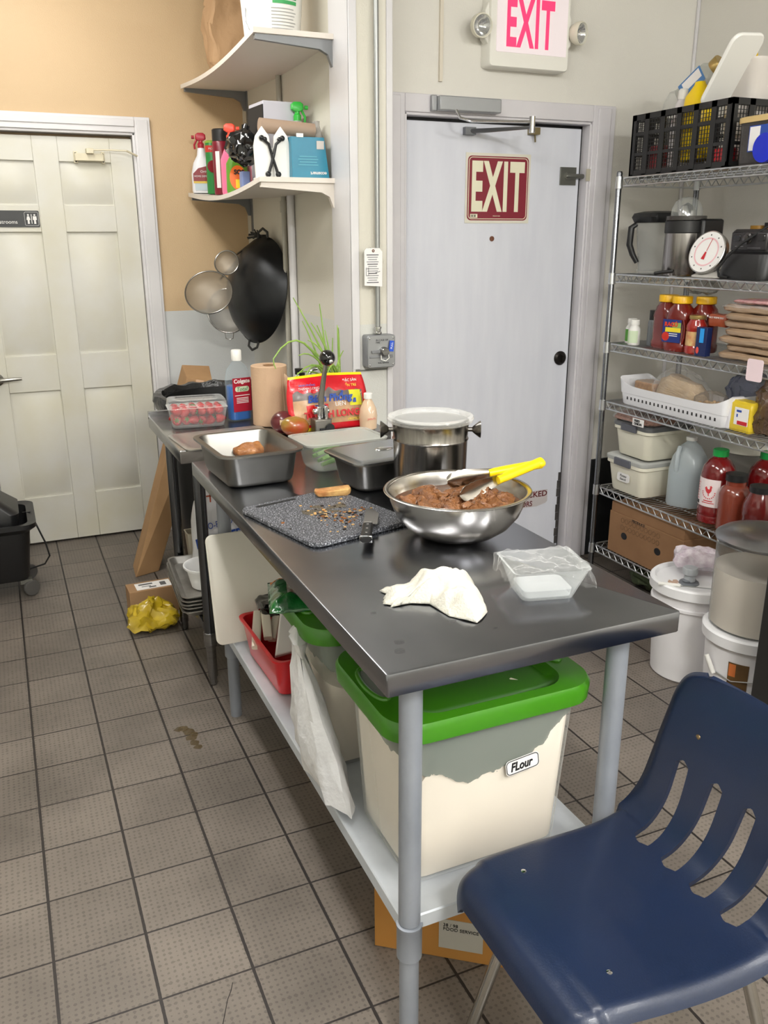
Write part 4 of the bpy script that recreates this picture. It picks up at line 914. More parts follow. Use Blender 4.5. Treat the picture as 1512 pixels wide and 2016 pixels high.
obj('tub_body', MB().lathe([(0.060, 0), (0.066, 0.003), (0.082, 0.075), (0.092, 0.078), (0.093, 0.086), (0.088, 0.086), (0.080, 0.078), (0.062, 0.006)], 40), mat('white_tub', (238, 238, 238), 0.35), t)
t = thing('flour_sack', 'upright white flour sack with blue lettering under the bench', 'sack', (0.655, 3.29, TZ-0.0), R(0))
t.location = (0.70, 3.215, TZ+0.0665)
obj('sack_body', MB().rrc([(0.20, 0.07, 0.02, 0), (0.23, 0.09, 0.03, 0.03), (0.21, 0.09, 0.03, 0.22), (0.16, 0.06, 0.02, 0.29), (0.12, 0.02, 0.008, 0.35)], m=44).crumple(0.008, 18), mat('sack_white', (216, 216, 220), 0.5, bump=(20, 0.3)), t)
text('lettering', 'ENRICHED', 0.03, blue_ink, t, (-0.012, -0.053, 0.125), width=0.19, height=0.042, bold=0.001, rot=(pi/2, R(-8), 0)); text('lettering', 'PRO-FRADO', 0.03, blue_ink, t, (-0.012, -0.053, 0.185), width=0.15, height=0.026, rot=(pi/2, R(-8), 0))
obj('sack_star', MB().cbox(-0.04, -0.050, 0.30, 0.05, 0.003, 0.005).cbox(-0.04, -0.050, 0.30, 0.005, 0.003, 0.05), mat('rust_print', (170, 70, 40), 0.6), t)
t = thing('beige_tub', 'beige plastic tub edge showing behind the bench legs', 'tub', (0.645, 3.368, TZ+0.0005))
obj('tub_body', MB().rr([(0.085, 0.05, 0.01, 0), (0.105, 0.07, 0.01, 0.16), (0.11, 0.075, 0.01, 0.165), (0.10, 0.065, 0.01, 0.165), (0.08, 0.045, 0.01, 0.004)]), mat('beige_plastic', (196, 188, 170), 0.5), t)
g = tag(obj('mesh_sack', MB().rrc([(0.12, 0.08, 0.02, 0), (0.15, 0.11, 0.03, 0.08), (0.10, 0.07, 0.03, 0.24), (0.02, 0.02, 0.01, 0.34)]).crumple(0.006, 25), mat('red_white_weave', (206, 200, 200), 0.6, nz=(70, (150, 30, 60), 0.0))), 'white and crimson woven sack between bench and white cutting board', 'sack'); g.location = (0.935, 3.02, TZ+0.006)

# on the floor by the bench
t = thing('shipping_box', 'brown shipping box with a white address label on the floor', 'box', (0.366, 3.55, 0.0005), R(2))
obj('box_body', MB().box(0, 0, 0, 0.27, 0.105, 0.118), card, t, bev=0.0015)
l = obj('address_label', MB().box(0.035, 0.012, 0.1182, 0.185, 0.088, 0.119), paper, t)
obj('barcode', MB().box(0.14, 0.03, 0.119, 0.165, 0.07, 0.1195).box(0.05, 0.06, 0.119, 0.11, 0.075, 0.1195).box(0.09, 0.022, 0.119, 0.12, 0.035, 0.1195).box(0.06, 0.040, 0.119, 0.10, 0.046, 0.1195), mat('grey_print', (90, 90, 92), 0.6), l)
g = tag(obj('yellow_bag', MB().rrc([(0.10, 0.10, 0.03, 0), (0.20, 0.14, 0.04, 0.015), (0.19, 0.13, 0.05, 0.06), (0.10, 0.06, 0.03, 0.10), (0.03, 0.02, 0.01, 0.125)], m=44).crumple(0.022, 16).crumple(0.010, 42), mat('yellow_foil', (204, 176, 34), 0.3, nz=(14, (150, 124, 22), 0.2), coat=0.3), angle=35), 'crumpled yellow plastic packet on the floor by the shipping box', 'packet'); g.location = (0.435, 3.41, 0.016)
sp_ = tag(obj('floor_stain', MB().lathe([(0.035, 0.0009), (0.0, 0.0011)], 26, c0=False, c1=False).xf(Matrix.Diagonal((0.9, 0.5, 1, 1))).crumple(0.010, 60).lathe([(0.035, 0.0009), (0.0, 0.0011)], 26, -0.006, -0.008, c0=False, c1=False), mat('greasy_spot', (96, 80, 52), 0.25, alpha=0.6)), 'brownish wet stain on the floor tiles beside the table', 'stain')
mbx = MB()
for (px, py, s_) in ((352, 1436, 0.014), (362, 1434, 0.017), (372, 1440, 0.019), (378, 1452, 0.018), (383, 1462, 0.016), (390, 1470, 0.014), (382, 1445, 0.013)):
    q = W(px, py, 2, 0.001); k = len(mbx.v); mbx.lathe([(s_, 0.0006), (0.0, 0.0012)], 18, c0=False, c1=False).mv(q.x, q.y, 0, k)
for i, v in enumerate(mbx.v): mbx.v[i] = (v[0]+0.006*noise.noise(Vector(v)*70), v[1]+0.006*noise.noise(Vector(v)*70+Vector((9, 0, 0))), v[2])
sp_.data.clear_geometry(); sp_.data.from_pydata(mbx.v, [], mbx.f)

fc = [W(px, py, 2, 0.0007) for px, py in ((458, 1934), (455, 1950), (448, 1968), (444, 1990), (438, 2020))]
tag(obj('floor_crack', MB().tube(fc, 0.0007, 5), ink), 'thin crack across a floor tile at the bottom of the picture', 'crack')
# mop bucket
t = thing('mop_bucket', 'black wheeled mop bucket with wringer by the restroom door', 'mop bucket', (-0.235, 4.12, 0.0))
obj('bucket_body', MB().rr([(0.42, 0.28, 0.03, 0.085), (0.44, 0.30, 0.04, 0.10), (0.49, 0.36, 0.05, 0.32), (0.55, 0.42, 0.06, 0.345), (0.55, 0.42, 0.06, 0.365), (0.48, 0.35, 0.05, 0.36), (0.43, 0.29, 0.04, 0.11), (0.40, 0.26, 0.03, 0.10)], n=6), black_pl, t)
obj('wringer', MB().loft([rring(0.40, 0.26, 0.03, 0.30), rring(0.42, 0.30, 0.04, 0.40), rring(0.28, 0.22, 0.04, 0.50, -0.05, 0), rring(0.24, 0.18, 0.04, 0.50, -0.05, 0), rring(0.22, 0.16, 0.03, 0.38, -0.05, 0)]), black_pl, t)
obj('wringer_handle', MB().tube([(0.055, -0.05, 0.46), (0.06, -0.05, 0.56), (0.105, -0.05, 0.60), (0.13, -0.05, 0.66), (0.13, -0.05, 0.84), (0.11, -0.05, 0.90), (0.05, -0.05, 0.95), (-0.05, -0.05, 0.97)], 0.014, 10), mat('navy_black_tube', (22, 24, 34), 0.35), t)
obj('mop_pole', MB().tube([(0.04, 0.0, 0.42), (0.02, 0.0, 0.80)], 0.012, 10), mat('red_brown_pole', (88, 40, 30), 0.5), t)
obj('bail_wire', MB().tube([(0.225, 0.05, 0.35), (0.255, 0.0, 0.365), (0.305, -0.05, 0.22), (0.315, -0.06, 0.16), (0.29, -0.05, 0.12), (0.20, -0.05, 0.10)], 0.004, 8), black_pl, t)
for sx in (-0.17, 0.19):
    for sy in (-0.11, 0.11):
        c = obj('caster_wheel', MB().lathe([(0.012, -0.012), (0.034, -0.011), (0.037, -0.006), (0.037, 0.006), (0.034, 0.011), (0.012, 0.012)], 24).rot(pi/2, 'X').rot(R(25), 'Z').mv(sx+0.03, sy-0.01, 0.038), mat('grey_caster', (84, 82, 80), 0.5), t)
        obj('caster_fork', MB().cbox(sx+0.012, sy, 0.072, 0.05, 0.032, 0.022).cbox(sx+0.02, sy+0.014, 0.05, 0.02, 0.003, 0.04), mat('dull_steel', (132, 132, 126), 0.4, 0.9), c)
# ---------------------------------------------------------------- bowed wall shelves
shelf_m = mat('white_melamine', (224, 216, 206), 0.45)
brk = mat('bracket_grey', (128, 130, 132), 0.45, 0.5)
def wall_shelf(label, z, sag, x0, y0, y1, zn, warp):
    t = thing('wall_shelf', label, 'shelf', (WS, y0, z), 0, 'bowed wall shelves')
    Lx, Ly = WS-x0, y1-y0
    def f(u, v, dz=0):
        s_ = sin(pi*v)**1.0
        return (-Lx*u, Ly*v, dz-sag*s_*(0.55+0.45*u))
    n = 20; k = MB(); w_ = 5
    vs = [f(i/4, j/n, dz) for dz in (0, -0.018) for j in range(n+1) for i in range(5)]; N_ = 5*(n+1); fs = []
    for j in range(n):
        for i in range(4):
            a = j*5+i; fs += [(a, a+5, a+6, a+1), (a+N_, a+1+N_, a+6+N_, a+5+N_)]
        a = j*5; b = j*5+4
        fs += [(a, a+N_, a+5+N_, a+5), (b, b+5, b+5+N_, b+N_)]
    for i in range(4):
        fs += [(i, i+1, i+1+N_, i+N_), (n*5+i, n*5+i+N_, n*5+i+1+N_, n*5+i+1)]
    k.add(vs, fs); obj('shelf_board', k, shelf_m, t)
    for j, yb in enumerate((0.012, Ly-0.05)):
        mb = MB().prism([(0, 0), (-Lx+0.01, 0), (-Lx+0.01, -0.018), (-0.06, -0.034), (-0.028, -0.05), (-0.012, -0.09), (0, -0.09)], -0.010, 0.010, 'y')
        obj('bracket', mb.mv(-0.002, yb+0.01, -0.0185), brk if j or 'upper' in label else shelf_m, t)
    return t
wall_shelf('upper white wall shelf, bowed, holding a white tub and a paper bag', 2.288, 0.030, 0.965, 3.335, 4.66, 0, 0)
wall_shelf('lower white wall shelf, bowed, crowded with cleaning bottles', 1.789, 0.040, 0.968, 3.35, 4.665, 0, 0)
def rails(y): return MB().box(WS-0.006, y-0.012, 1.60, WS, y+0.012, 2.5)
struct('trim_11', rails(4.60), brk)
LZ, UZ = 1.7895, 2.2885
def sagz(z, sag, y0, y1, x, y, x0): v = (y-y0)/(y1-y0); return z-sag*sin(pi*v)*(0.55+0.45*(WS-x)/(WS-x0))
def onL(x, y): return sagz(LZ, 0.040, 3.35, 4.665, x, y, 0.968)+0.002
def onU(x, y): return sagz(UZ, 0.030, 3.335, 4.66, x, y, 0.965)+0.002

# upper shelf
x, y = 1.105, 3.56
t = thing('white_bucket', 'white plastic tub with green striped label on the upper wall shelf', 'bucket', (x, y, onU(x, y)))
obj('bucket_body', MB().lathe([(0.100, 0), (0.106, 0.004), (0.128, 0.30), (0.135, 0.302), (0.135, 0.312), (0.122, 0.312), (0.104, 0.01)], 40), white_pl, t)
def lab(a0, a1, z0, z1, m_, r0=0.1065, r1=0.128, h=0.30, nm='label', off=0.0012):
    n = 16; vs = []
    for i in range(n+1):
        a = a0+(a1-a0)*i/n
        for z in (z0, z1): r_ = r0+(r1-r0)*z/h+off; vs.append((r_*cos(a), r_*sin(a), z))
    return MB().add(vs, [(i*2, i*2+2, i*2+3, i*2+1) for i in range(n)])
gs = mat('label_green', (60, 160, 90), 0.5)
obj('label', lab(R(-118), R(-55), 0.135, 0.152, gs), gs, t); obj('label', lab(R(-105), R(-55), 0.118, 0.130, gs), gs, t)
for k in range(7): obj('print_line', lab(R(-108), R(-62+3*(k % 3)), 0.035+k*0.011, 0.038+k*0.011, ink), mat('faint_print', (160, 160, 158), 0.6), t)
obj('bail', MB().tube([(-0.112, -0.03, 0.11), (-0.118, -0.05, 0.06), (-0.105, -0.065, 0.022), (-0.06, -0.10, 0.012)], 0.0025, 6).ball((-0.106, -0.062, 0.02), 0.008), wire, t)
g = tag(obj('paper_bag', MB().rrc([(0.20, 0.12, 0.01, 0), (0.21, 0.13, 0.01, 0.02), (0.22, 0.14, 0.02, 0.2), (0.20, 0.12, 0.02, 0.34), (0.14, 0.05, 0.02, 0.42)], m=44).crumple(0.02, 12).crumple(0.008, 36), mat('kraft_paper', (172, 138, 102), 0.8, bump=(14, 0.6)), angle=30), 'crumpled brown paper bag behind the white tub on the upper shelf', 'paper bag')
g.location = (1.13, 4.26, onU(1.13, 4.26)+0.03)

# lower shelf
def place(x, y): return (x, y, onL(x, y))
def sprayer(name, label, x, y, prof, body_m, trig_m, hz, rz=R(190), s=1.0, cat='spray bottle'):
    t = thing(name, label, cat, place(x, y), rz)
    obj('bottle_body', MB().rr(prof, n=5), body_m, t)
    obj('trigger_head', MB().lathe([(0.015, hz-0.002), (0.016, hz+0.02), (0.010, hz+0.026), (0.010, hz+0.04)], 16).rr([(0.03, 0.024, 0.006, hz+0.035), (0.052, 0.026, 0.008, hz+0.042), (0.05, 0.024, 0.008, hz+0.062), (0.028, 0.018, 0.006, hz+0.07)]).tube([(-0.03, 0, hz+0.05), (-0.044, 0, hz+0.05)], 0.008, 10).tube([(-0.018, 0, hz+0.04), (-0.032, 0, hz+0.015), (-0.030, 0, hz-0.005)], 0.005, 8), trig_m, t)
    return t
wb_ = mat('spray_white', (230, 230, 234), 0.3)
prof = [(0.10, 0.055, 0.02, 0), (0.108, 0.06, 0.025, 0.01), (0.108, 0.06, 0.028, 0.09), (0.085, 0.052, 0.025, 0.14), (0.045, 0.04, 0.019, 0.175), (0.034, 0.034, 0.0165, 0.21)]
t = sprayer('spray_bottle', 'white spray bottle with dark red trigger at the far end of the shelf', 1.03, 4.585, prof, wb_, mat('trigger_red', (170, 34, 52), 0.35), 0.21, R(200))
t.rotation_euler = (0, 0, R(-12))
lb_ = mat('label_maroon_dark', (132, 26, 34), 0.4)
obj('label', MB().prism([(-0.046, 0.055), (0.046, 0.055), (0.046, 0.115), (0.02, 0.125), (-0.02, 0.115), (-0.046, 0.09)], -0.0325, -0.0312, 'y'), lb_, t)
obj('label_band', MB().box(-0.046, -0.0325, 0.045, 0.046, -0.0312, 0.056), mat('label_gold', (214, 182, 70), 0.4), t)
obj('label_picture', MB().box(-0.040, -0.0325, 0.012, 0.046, -0.0312, 0.044), mat('label_pale_blue', (190, 204, 214), 0.5), t)
text('lettering', 'HOME DEFENSE', 0.012, paper, t, (0, -0.0335, 0.078), width=0.082); text('lettering', 'Ortho', 0.012, paper, t, (0.01, -0.0335, 0.100), width=0.04)
def can(name, label, x, y, r, h, body, capm, cat='can', hcap=0.05):
    t = thing(name, label, cat, place(x, y))
    obj('can_body', MB().lathe([(r*0.95, 0), (r, 0.004), (r, h-0.006), (r*0.93, h)], 28), body, t)
    if capm: obj('cap', MB().lathe([(r*0.96, h), (r*0.96, h+hcap), (r*0.85, h+hcap+0.004), (0, h+hcap+0.004)], 28), capm, t)
    return t
t = can('spray_can', 'green aerosol can with a red band beside the white spray bottle', 1.055, 4.47, 0.030, 0.235, mat('can_green', (44, 132, 62), 0.3), None)
obj('top_rim', MB().lathe([(0.031, 0.232), (0.031, 0.238), (0.022, 0.244), (0.0, 0.244)], 28), mat('lime_rim', (140, 180, 60), 0.4), t)
obj('label_band', MB().lathe([(0.0306, 0.19), (0.0306, 0.22)], 28, c0=False, c1=False), mat('can_red', (200, 50, 40), 0.4), t)
text('lettering', 'MORE', 0.014, paper, t, (-0.005, -0.032, 0.205), width=0.034)
obj('label_badge', MB().lathe([(0.028, 0), (0.0, 0.001)], 24, c0=False, c1=False).rot(pi/2, 'X').mv(-0.004, -0.0315, 0.125), mat('label_maroon_dark', (132, 26, 34), 0.4), t)
t = can('spray_can', 'dark red aerosol can with black cap on the lower wall shelf', 1.06, 4.30, 0.040, 0.235, mat('can_dark_red', (122, 20, 40), 0.3), black_pl)
obj('label_strip', MB().arc(0.0402, 0.03, 0.19, R(215), R(245), n=5), paper, t)
t = sprayer('spray_bottle', 'clear pink spray bottle with an orange red trigger', 1.06, 4.12, [(0.088, 0.055, 0.02, 0), (0.094, 0.06, 0.025, 0.01), (0.094, 0.06, 0.026, 0.15), (0.05, 0.045, 0.02, 0.20), (0.034, 0.034, 0.0165, 0.23)], mat('pink_liquid', (244, 120, 160), 0.15, coat=0.4), mat('trigger_orange', (246, 84, 62), 0.35), 0.23, R(160))
t = thing('cleaner_jug', 'pink jug with white cap standing behind the black bag', 'bottle', place(1.13, 3.96))
obj('jug_body', MB().rr([(0.09, 0.075, 0.02, 0), (0.095, 0.08, 0.025, 0.2), (0.05, 0.05, 0.02, 0.255), (0.036, 0.036, 0.017, 0.275)]), mat('pale_pink', (238, 150, 170), 0.25), t)
obj('cap', MB().lathe([(0.02, 0.272), (0.02, 0.295), (0.0, 0.296)], 20), white_pl, t)
t = thing('detergent_bottle', 'orange, green and black labelled cleaner bottle near the shelf edge', 'bottle', place(1.035, 3.93), R(-10))
obj('bottle_body', MB().rr([(0.09, 0.055, 0.02, 0), (0.096, 0.06, 0.025, 0.01), (0.092, 0.058, 0.026, 0.12), (0.04, 0.036, 0.016, 0.165), (0.03, 0.03, 0.014, 0.18)]), mat('bottle_green', (96, 150, 44), 0.3), t)
obj('label', MB().prism([(0.036*cos(a), 0.062+0.050*sin(a)) for a in [2*pi*i/24 for i in range(24)]], -0.0318, -0.0302, 'y'), mat('label_orange', (238, 110, 30), 0.4), t)
text('lettering', 'SOS', 0.02, ink, t, (0.006, -0.0325, 0.085), width=0.045, bold=0.001); obj('label_flash', MB().box(-0.01, -0.033, 0.02, 0.03, -0.0318, 0.055), mat('flash_yellow', (248, 214, 40), 0.4), t)
g = tag(obj('blue_pack', MB().rr([(0.035, 0.05, 0.006, 0), (0.035, 0.05, 0.006, 0.075)]), mat('periwinkle', (118, 134, 180), 0.4)), 'small periwinkle blue pack under the black bag', 'packet'); g.location = place(1.03, 3.79)
g = tag(obj('black_bag', MB().rrc([(0.03, 0.03, 0.01, -0.01), (0.08, 0.08, 0.02, 0.01), (0.13, 0.11, 0.03, 0.05), (0.11, 0.08, 0.02, 0.09), (0.03, 0.03, 0.01, 0.14)], m=44).crumple(0.022, 18).crumple(0.008, 50), mat('shiny_black_film', (14, 14, 15), 0.12, coat=0.8), angle=30), 'shiny black plastic bag bunched up among the cleaning bottles', 'plastic bag'); g.location = (1.015, 3.72, onL(1.02, 3.72)+0.105)
t = thing('white_carton', 'tall pale grey carton behind the black bag on the lower shelf', 'box', place(1.14, 3.72), R(4))
obj('carton_body', MB().cbox(0, 0, 0.162, 0.14, 0.17, 0.324), mat('carton_pale_lilac', (198, 196, 206), 0.5), t, bev=0.002)
obj('carton_flap', MB().cbox(-0.072, 0, 0.21, 0.004, 0.17, 0.20), ink, t)
# hanging hook device
t = thing('cord_organiser', 'white folded holder with two crossed black cords and ball ends', 'holder', place(1.045, 3.435), R(-6))
for s_ in (-1, 1):
    obj('side_wing', MB().prism([(s_*0.006, 0.0), (s_*0.066, 0.0), (s_*0.070, 0.12), (s_*0.062, 0.155), (s_*0.036, 0.19), (s_*0.010, 0.155), (s_*0.004, 0.10)][::s_], -0.008, 0.008, 'y'), white_pl, t, bev=0.002)
    obj('cord', MB().tube([(s_*0.038, -0.018, 0.145), (s_*0.014, -0.020, 0.125), (s_*0.002, -0.020, 0.08), (-s_*0.018, -0.018, 0.02)], 0.0055, 8).ball((s_*0.040, -0.016, 0.147), 0.010).ball((-s_*0.020, -0.016, 0.018), 0.011).ball((s_*0.028, -0.018, 0.142), 0.009), black_pl, t)
obj('holder_base', MB().cbox(0, 0, 0.003, 0.14, 0.07, 0.006).cbox(0, 0.012, 0.06, 0.05, 0.004, 0.11), white_pl, t, bev=0.001)
t = thing('teal_box', 'teal light bulb box standing upside down at the near shelf end', 'box', place(1.180, 3.42), R(-2))
teal = mat('teal_print', (18, 130, 158), 0.35, nz=(6, (14, 116, 146), 0.2))
obj('box_body', MB().loft([[(-0.070, -0.04, 0), (0.080, -0.04, 0), (0.080, 0.04, 0), (-0.070, 0.04, 0)], [(-0.070, -0.036, 0.150), (0.062, -0.036, 0.150), (0.062, 0.036, 0.150), (-0.070, 0.036, 0.150)]]), teal, t, bev=0.001)
obj('qr_patch', MB().cbox(0.045, -0.0395, 0.122, 0.030, 0.001, 0.030), mat('grey_patch', (196, 190, 184), 0.6), t)
obj('white_tab', MB().cbox(-0.035, -0.036, 0.155, 0.026, 0.006, 0.014), paper, t)
for k in range(4): obj('print_line', MB().cbox(-0.005, -0.0405, 0.05+k*0.010, 0.08-0.01*(k % 2), 0.0006, 0.002), mat('teal_light', (110, 190, 205), 0.4), t)
text('lettering', 'ecosmart', 0.016, paper, t, (0.035, -0.0415, 0.020), width=0.066, rot=(pi/2, pi, 0), bold=0.0004)
g = tag(obj('cardboard_tube', MB().tube([(-0.12, 0, 0), (0.10, 0.0, -0.012)], 0.027, 20), mat('tube_brown', (166, 142, 122), 0.6)), 'brown cardboard tube lying across the teal box', 'tube'); g.location = (1.13, 3.47, onL(1.13, 3.47)+0.198); 
t = sprayer('spray_bottle', 'clear spray bottle with a green trigger at the near shelf end', 1.215, 3.62, [(0.07, 0.055, 0.02, 0), (0.075, 0.06, 0.025, 0.01), (0.072, 0.058, 0.026, 0.17), (0.045, 0.04, 0.019, 0.22), (0.032, 0.032, 0.0155, 0.245)], mat('clear_spray_body', (206, 210, 204), 0.15, alpha=0.5), mat('trigger_green', (50, 176, 62), 0.35), 0.245, R(180))
t.rotation_euler = (0, 0, R(172))
g = tag(obj('clear_bag', MB().rrc([(0.05, 0.05, 0.01, 0), (0.055, 0.09, 0.02, 0.02), (0.05, 0.09, 0.02, 0.14), (0.02, 0.05, 0.01, 0.20)], m=44).crumple(0.012, 22).crumple(0.005, 60), mat('grey_film_bag', (170, 166, 160), 0.2, alpha=0.55, bump=(40, 0.5)), angle=30), 'loose grey translucent bag at the end of the lower shelf', 'plastic bag'); g.location = (1.248, 3.50, onL(1.25, 3.50)+0.014)

# ---------------------------------------------------------------- wok and strainers on the side wall
hk = W(510, 468, 0, WS-0.03)
t = thing('wall_hook', 'rough bundle of black wire hooks fixed to the wall above the wok', 'hook', (WS, hk.y, hk.z)); random.seed(3)
mbh = MB().cbox(-0.010, 0, 0, 0.02, 0.05, 0.03)
for k in range(14):
    a = random.uniform(0, pi); r_ = random.uniform(0.04, 0.085); o_ = random.uniform(-0.02, 0.02)
    mbh.tube([(-0.012, o_, 0), (-0.03-0.02*random.random(), o_+r_*0.5*cos(a), r_*0.4*sin(a)), (-0.04-0.03*random.random(), o_+r_*cos(a), r_*0.7*sin(a)-0.01)], 0.0035, 5)
obj('hook_bundle', mbh, mat('blackened_wire', (44, 44, 42), 0.6), t)
wk = mat('seasoned_wok_steel', (30, 31, 32), 0.36, 0.6, nz=(5, (44, 45, 47), 0.2), bump=(40, 0.05))
wc = W(505, 582, 0, WS-0.09)
t = thing('wok', 'large blackened wok hanging on the side wall with its base outward', 'wok', (WS-0.085, 4.235, 1.322), rot=(0, R(-90+9), R(14)))
pr = [(0.255, 0.0), (0.235, 0.03), (0.20, 0.068), (0.155, 0.100), (0.10, 0.122), (0.045, 0.131), (0.0, 0.132)]
pr2 = [(r_-0.003, z-0.003) for r_, z in pr[:-1]][::-1]
obj('wok_body', MB().lathe([(0.03, 0.1285)]+[p for p in pr2[1:]]+[(0.257, -0.001), (0.257, 0.002)]+pr+[(0.0001, 0.132)], 64, c0=False, c1=False), wk, t, angle=60)
for s_ in (-1, 1):
    obj('loop_handle', MB().tube([(s_*0.248, -0.045, 0.006), (s_*0.275, -0.042, 0.010), (s_*0.292, 0, 0.012), (s_*0.275, 0.042, 0.010), (s_*0.248, 0.045, 0.006)], 0.006, 8), mat('blackened_wire', (44, 44, 42), 0.6), t)
mesh_m = mat('fine_wire_mesh', (150, 144, 134), 0.5, 0.5, alpha=0.55)
rim_m = mat('strainer_rim', (150, 148, 144), 0.25, 1.0)
def strainer(label, px, py, yy, r_, ax1, ax2, hx):
    p = W(px, py, 1, yy); n_ = Vector(ax1).normalized(); rot_ = n_.to_track_quat('Z', 'Y').to_euler()
    t = thing('strainer', label, 'strainer', tuple(p), rot=tuple(rot_))
    t['group'] = 'round wire strainers by the wok'
    obj('rim', MB().tube([(r_*cos(a), r_*sin(a), 0) for a in [2*pi*i/40 for i in range(40)]], 0.0035, 8, closed=True), rim_m, t)
    obj('mesh_bowl', MB().lathe([(r_, 0), (r_*0.93, -r_*0.22), (r_*0.72, -r_*0.42), (r_*0.4, -r_*0.54), (0.0001, -r_*0.57)], 36, c0=False, c1=False), mesh_m, t)
    iv = rot_.to_matrix().inverted(); h = iv @ (Vector(hx)-p); hd = h.normalized()
    obj('handle', MB().tube([hd*r_*0.98, hd*r_*1.2, h], 0.004, 8), rim_m, t)
    if ax2:
        e_ = iv @ Vector((0, 0, -1)); e_.z = 0; e_.normalize(); sd = e_.cross(Vector((0, 0, 1)))
        obj('rest_loop', MB().tube([e_*r_+sd*0.022, e_*(r_+0.028)+sd*0.018, e_*(r_+0.034), e_*(r_+0.028)-sd*0.018, e_*r_-sd*0.022], 0.0022, 6), rim_m, t)
hkp = (WS-0.05, hk.y, hk.z-0.01)
strainer('small fine wire strainer hanging highest, beside the wok', 446, 517, 4.20, 0.058, (-0.45, -0.80, 0.35), False, hkp)
strainer('middle strainer tilted toward the room beside the wok', 411, 575, 4.12, 0.110, (-0.30, -0.75, 0.52), False, hkp)
strainer('lowest and largest strainer hanging half behind the wok', 450, 612, 4.36, 0.108, (-0.45, -0.89, 0.10), True, hkp)

# ---------------------------------------------------------------- wall fittings
fb = W(739, 689, 1, 3.195)
t = thing('fire_pull_station', 'grey metal fire pull box with a blue tag on the wall post', 'fire alarm', (fb.x+0.004, 3.1942, fb.z))
fbm = mat('grey_cast_box', (150, 152, 154), 0.4, 0.5, nz=(30, (132, 134, 138), 0.1))
obj('box_body', MB().rr([(0.122, 0.128, 0.010, 0), (0.122, 0.128, 0.012, 0.048), (0.118, 0.124, 0.012, 0.050)], n=4).rot(pi/2, 'X'), fbm, t)
obj('face_plate', MB().rr([(0.116, 0.122, 0.008, 0.0502), (0.116, 0.122, 0.008, 0.0525)], n=4).rot(pi/2, 'X'), mat('brushed_plate', (166, 168, 170), 0.35, 0.7), t)
obj('pull_knob', MB().lathe([(0.019, 0.052), (0.017, 0.074), (0.014, 0.078), (0, 0.078)], 24).rot(pi/2, 'X').mv(0.008, 0, 0), steel, t)
obj('pull_ring', MB().tube([(-0.006, -0.062, 0.0), (-0.008, -0.066, -0.030), (0.010, -0.068, -0.036), (0.026, -0.066, -0.026), (0.024, -0.06, 0.0)], 0.002, 6), chrome, t)
obj('latch_arm', MB().cbox(-0.024, -0.057, 0.0, 0.04, 0.009, 0.012).cbox(-0.002, -0.054, -0.02, 0.10, 0.003, 0.010), fbm, t, bev=0.002)
for sx in (-1, 1):
    for sz in (-1, 1): obj('screw', MB().ball((sx*0.050, -0.053, sz*0.052), 0.004, 10), chrome, t)
text('lettering', 'IN CASE OF\nFIRE', 0.012, ink, t, (0.002, -0.0532, 0.040), width=0.052)
text('lettering', 'PULL HANDLE', 0.008, ink, t, (0.008, -0.0532, -0.045), width=0.046)
l = obj('blue_tag', MB().cbox(0.038, -0.060, 0.024, 0.020, 0.0015, 0.042), mat('tag_blue', (36, 84, 200), 0.4), t); l.rotation_euler = (0, R(6), 0)
text('lettering', 'PULL', 0.008, paper, l, (0.038, -0.0612, 0.026), rot=(pi/2, R(-90), 0), width=0.026)
t = thing('metal_conduit', 'vertical metal conduit rising from the fire pull box', 'conduit', (fb.x+0.004, 3.1942, fb.z+0.066))
obj('pipe', MB().tube([(-0.004, -0.026, 0.012), (-0.004, -0.026, CEIL-fb.z-0.070)], 0.0095, 14), mat('conduit_grey', (158, 160, 158), 0.4, 0.7), t)
obj('connector', MB().lathe([(0.013, 0.0), (0.016, 0.002), (0.016, 0.008), (0.012, 0.010), (0.0125, 0.022), (0.015, 0.022), (0.015, 0.028), (0.010, 0.030)], 16, -0.004, -0.026), chrome, t)
tg = W(735, 527, 1, 3.15)
t = thing('inspection_tag', 'white printed inspection tag hanging on the conduit', 'tag', (tg.x, 3.1505, tg.z))
obj('tag_card', MB().prism([(-0.037, -0.066), (0.037, -0.071), (0.038, 0.058), (0.026, 0.072), (-0.028, 0.072), (-0.037, 0.062)], -0.0005, 0.0005, 'y'), paper, t)
for k in range(13):
    w_ = 0.05-0.02*((k*7) % 3)/3; obj('print_line', MB().cbox(-0.003, -0.001, 0.047-k*0.0085, w_, 0.0004, 0.0022 if k % 4 else 0.0035), mat('tag_print', (90, 90, 96), 0.6), t)
obj('drawing', MB().tube([(-0.03, -0.001, 0.0), (-0.02, -0.001, 0.0), (-0.02, -0.001, -0.03), (-0.03, -0.001, -0.03)], 0.0008, 4, closed=True).tube([(-0.018, -0.001, -0.02), (0.0, -0.001, -0.022), (0.028, -0.001, -0.014)], 0.0008, 4), ink, t)
obj('eyelet', MB().tube([(0.004*cos(a), -0.001, 0.062+0.004*sin(a)) for a in [2*pi*i/12 for i in range(12)]], 0.0018, 6, closed=True), mat('rust', (120, 78, 60), 0.6, 0.4), t)
obj('tie_wire', MB().tube([(0, -0.001, 0.064), (-0.012, 0.004, 0.075), (-0.026, 0.01, 0.070)], 0.0007, 5), chrome, t)

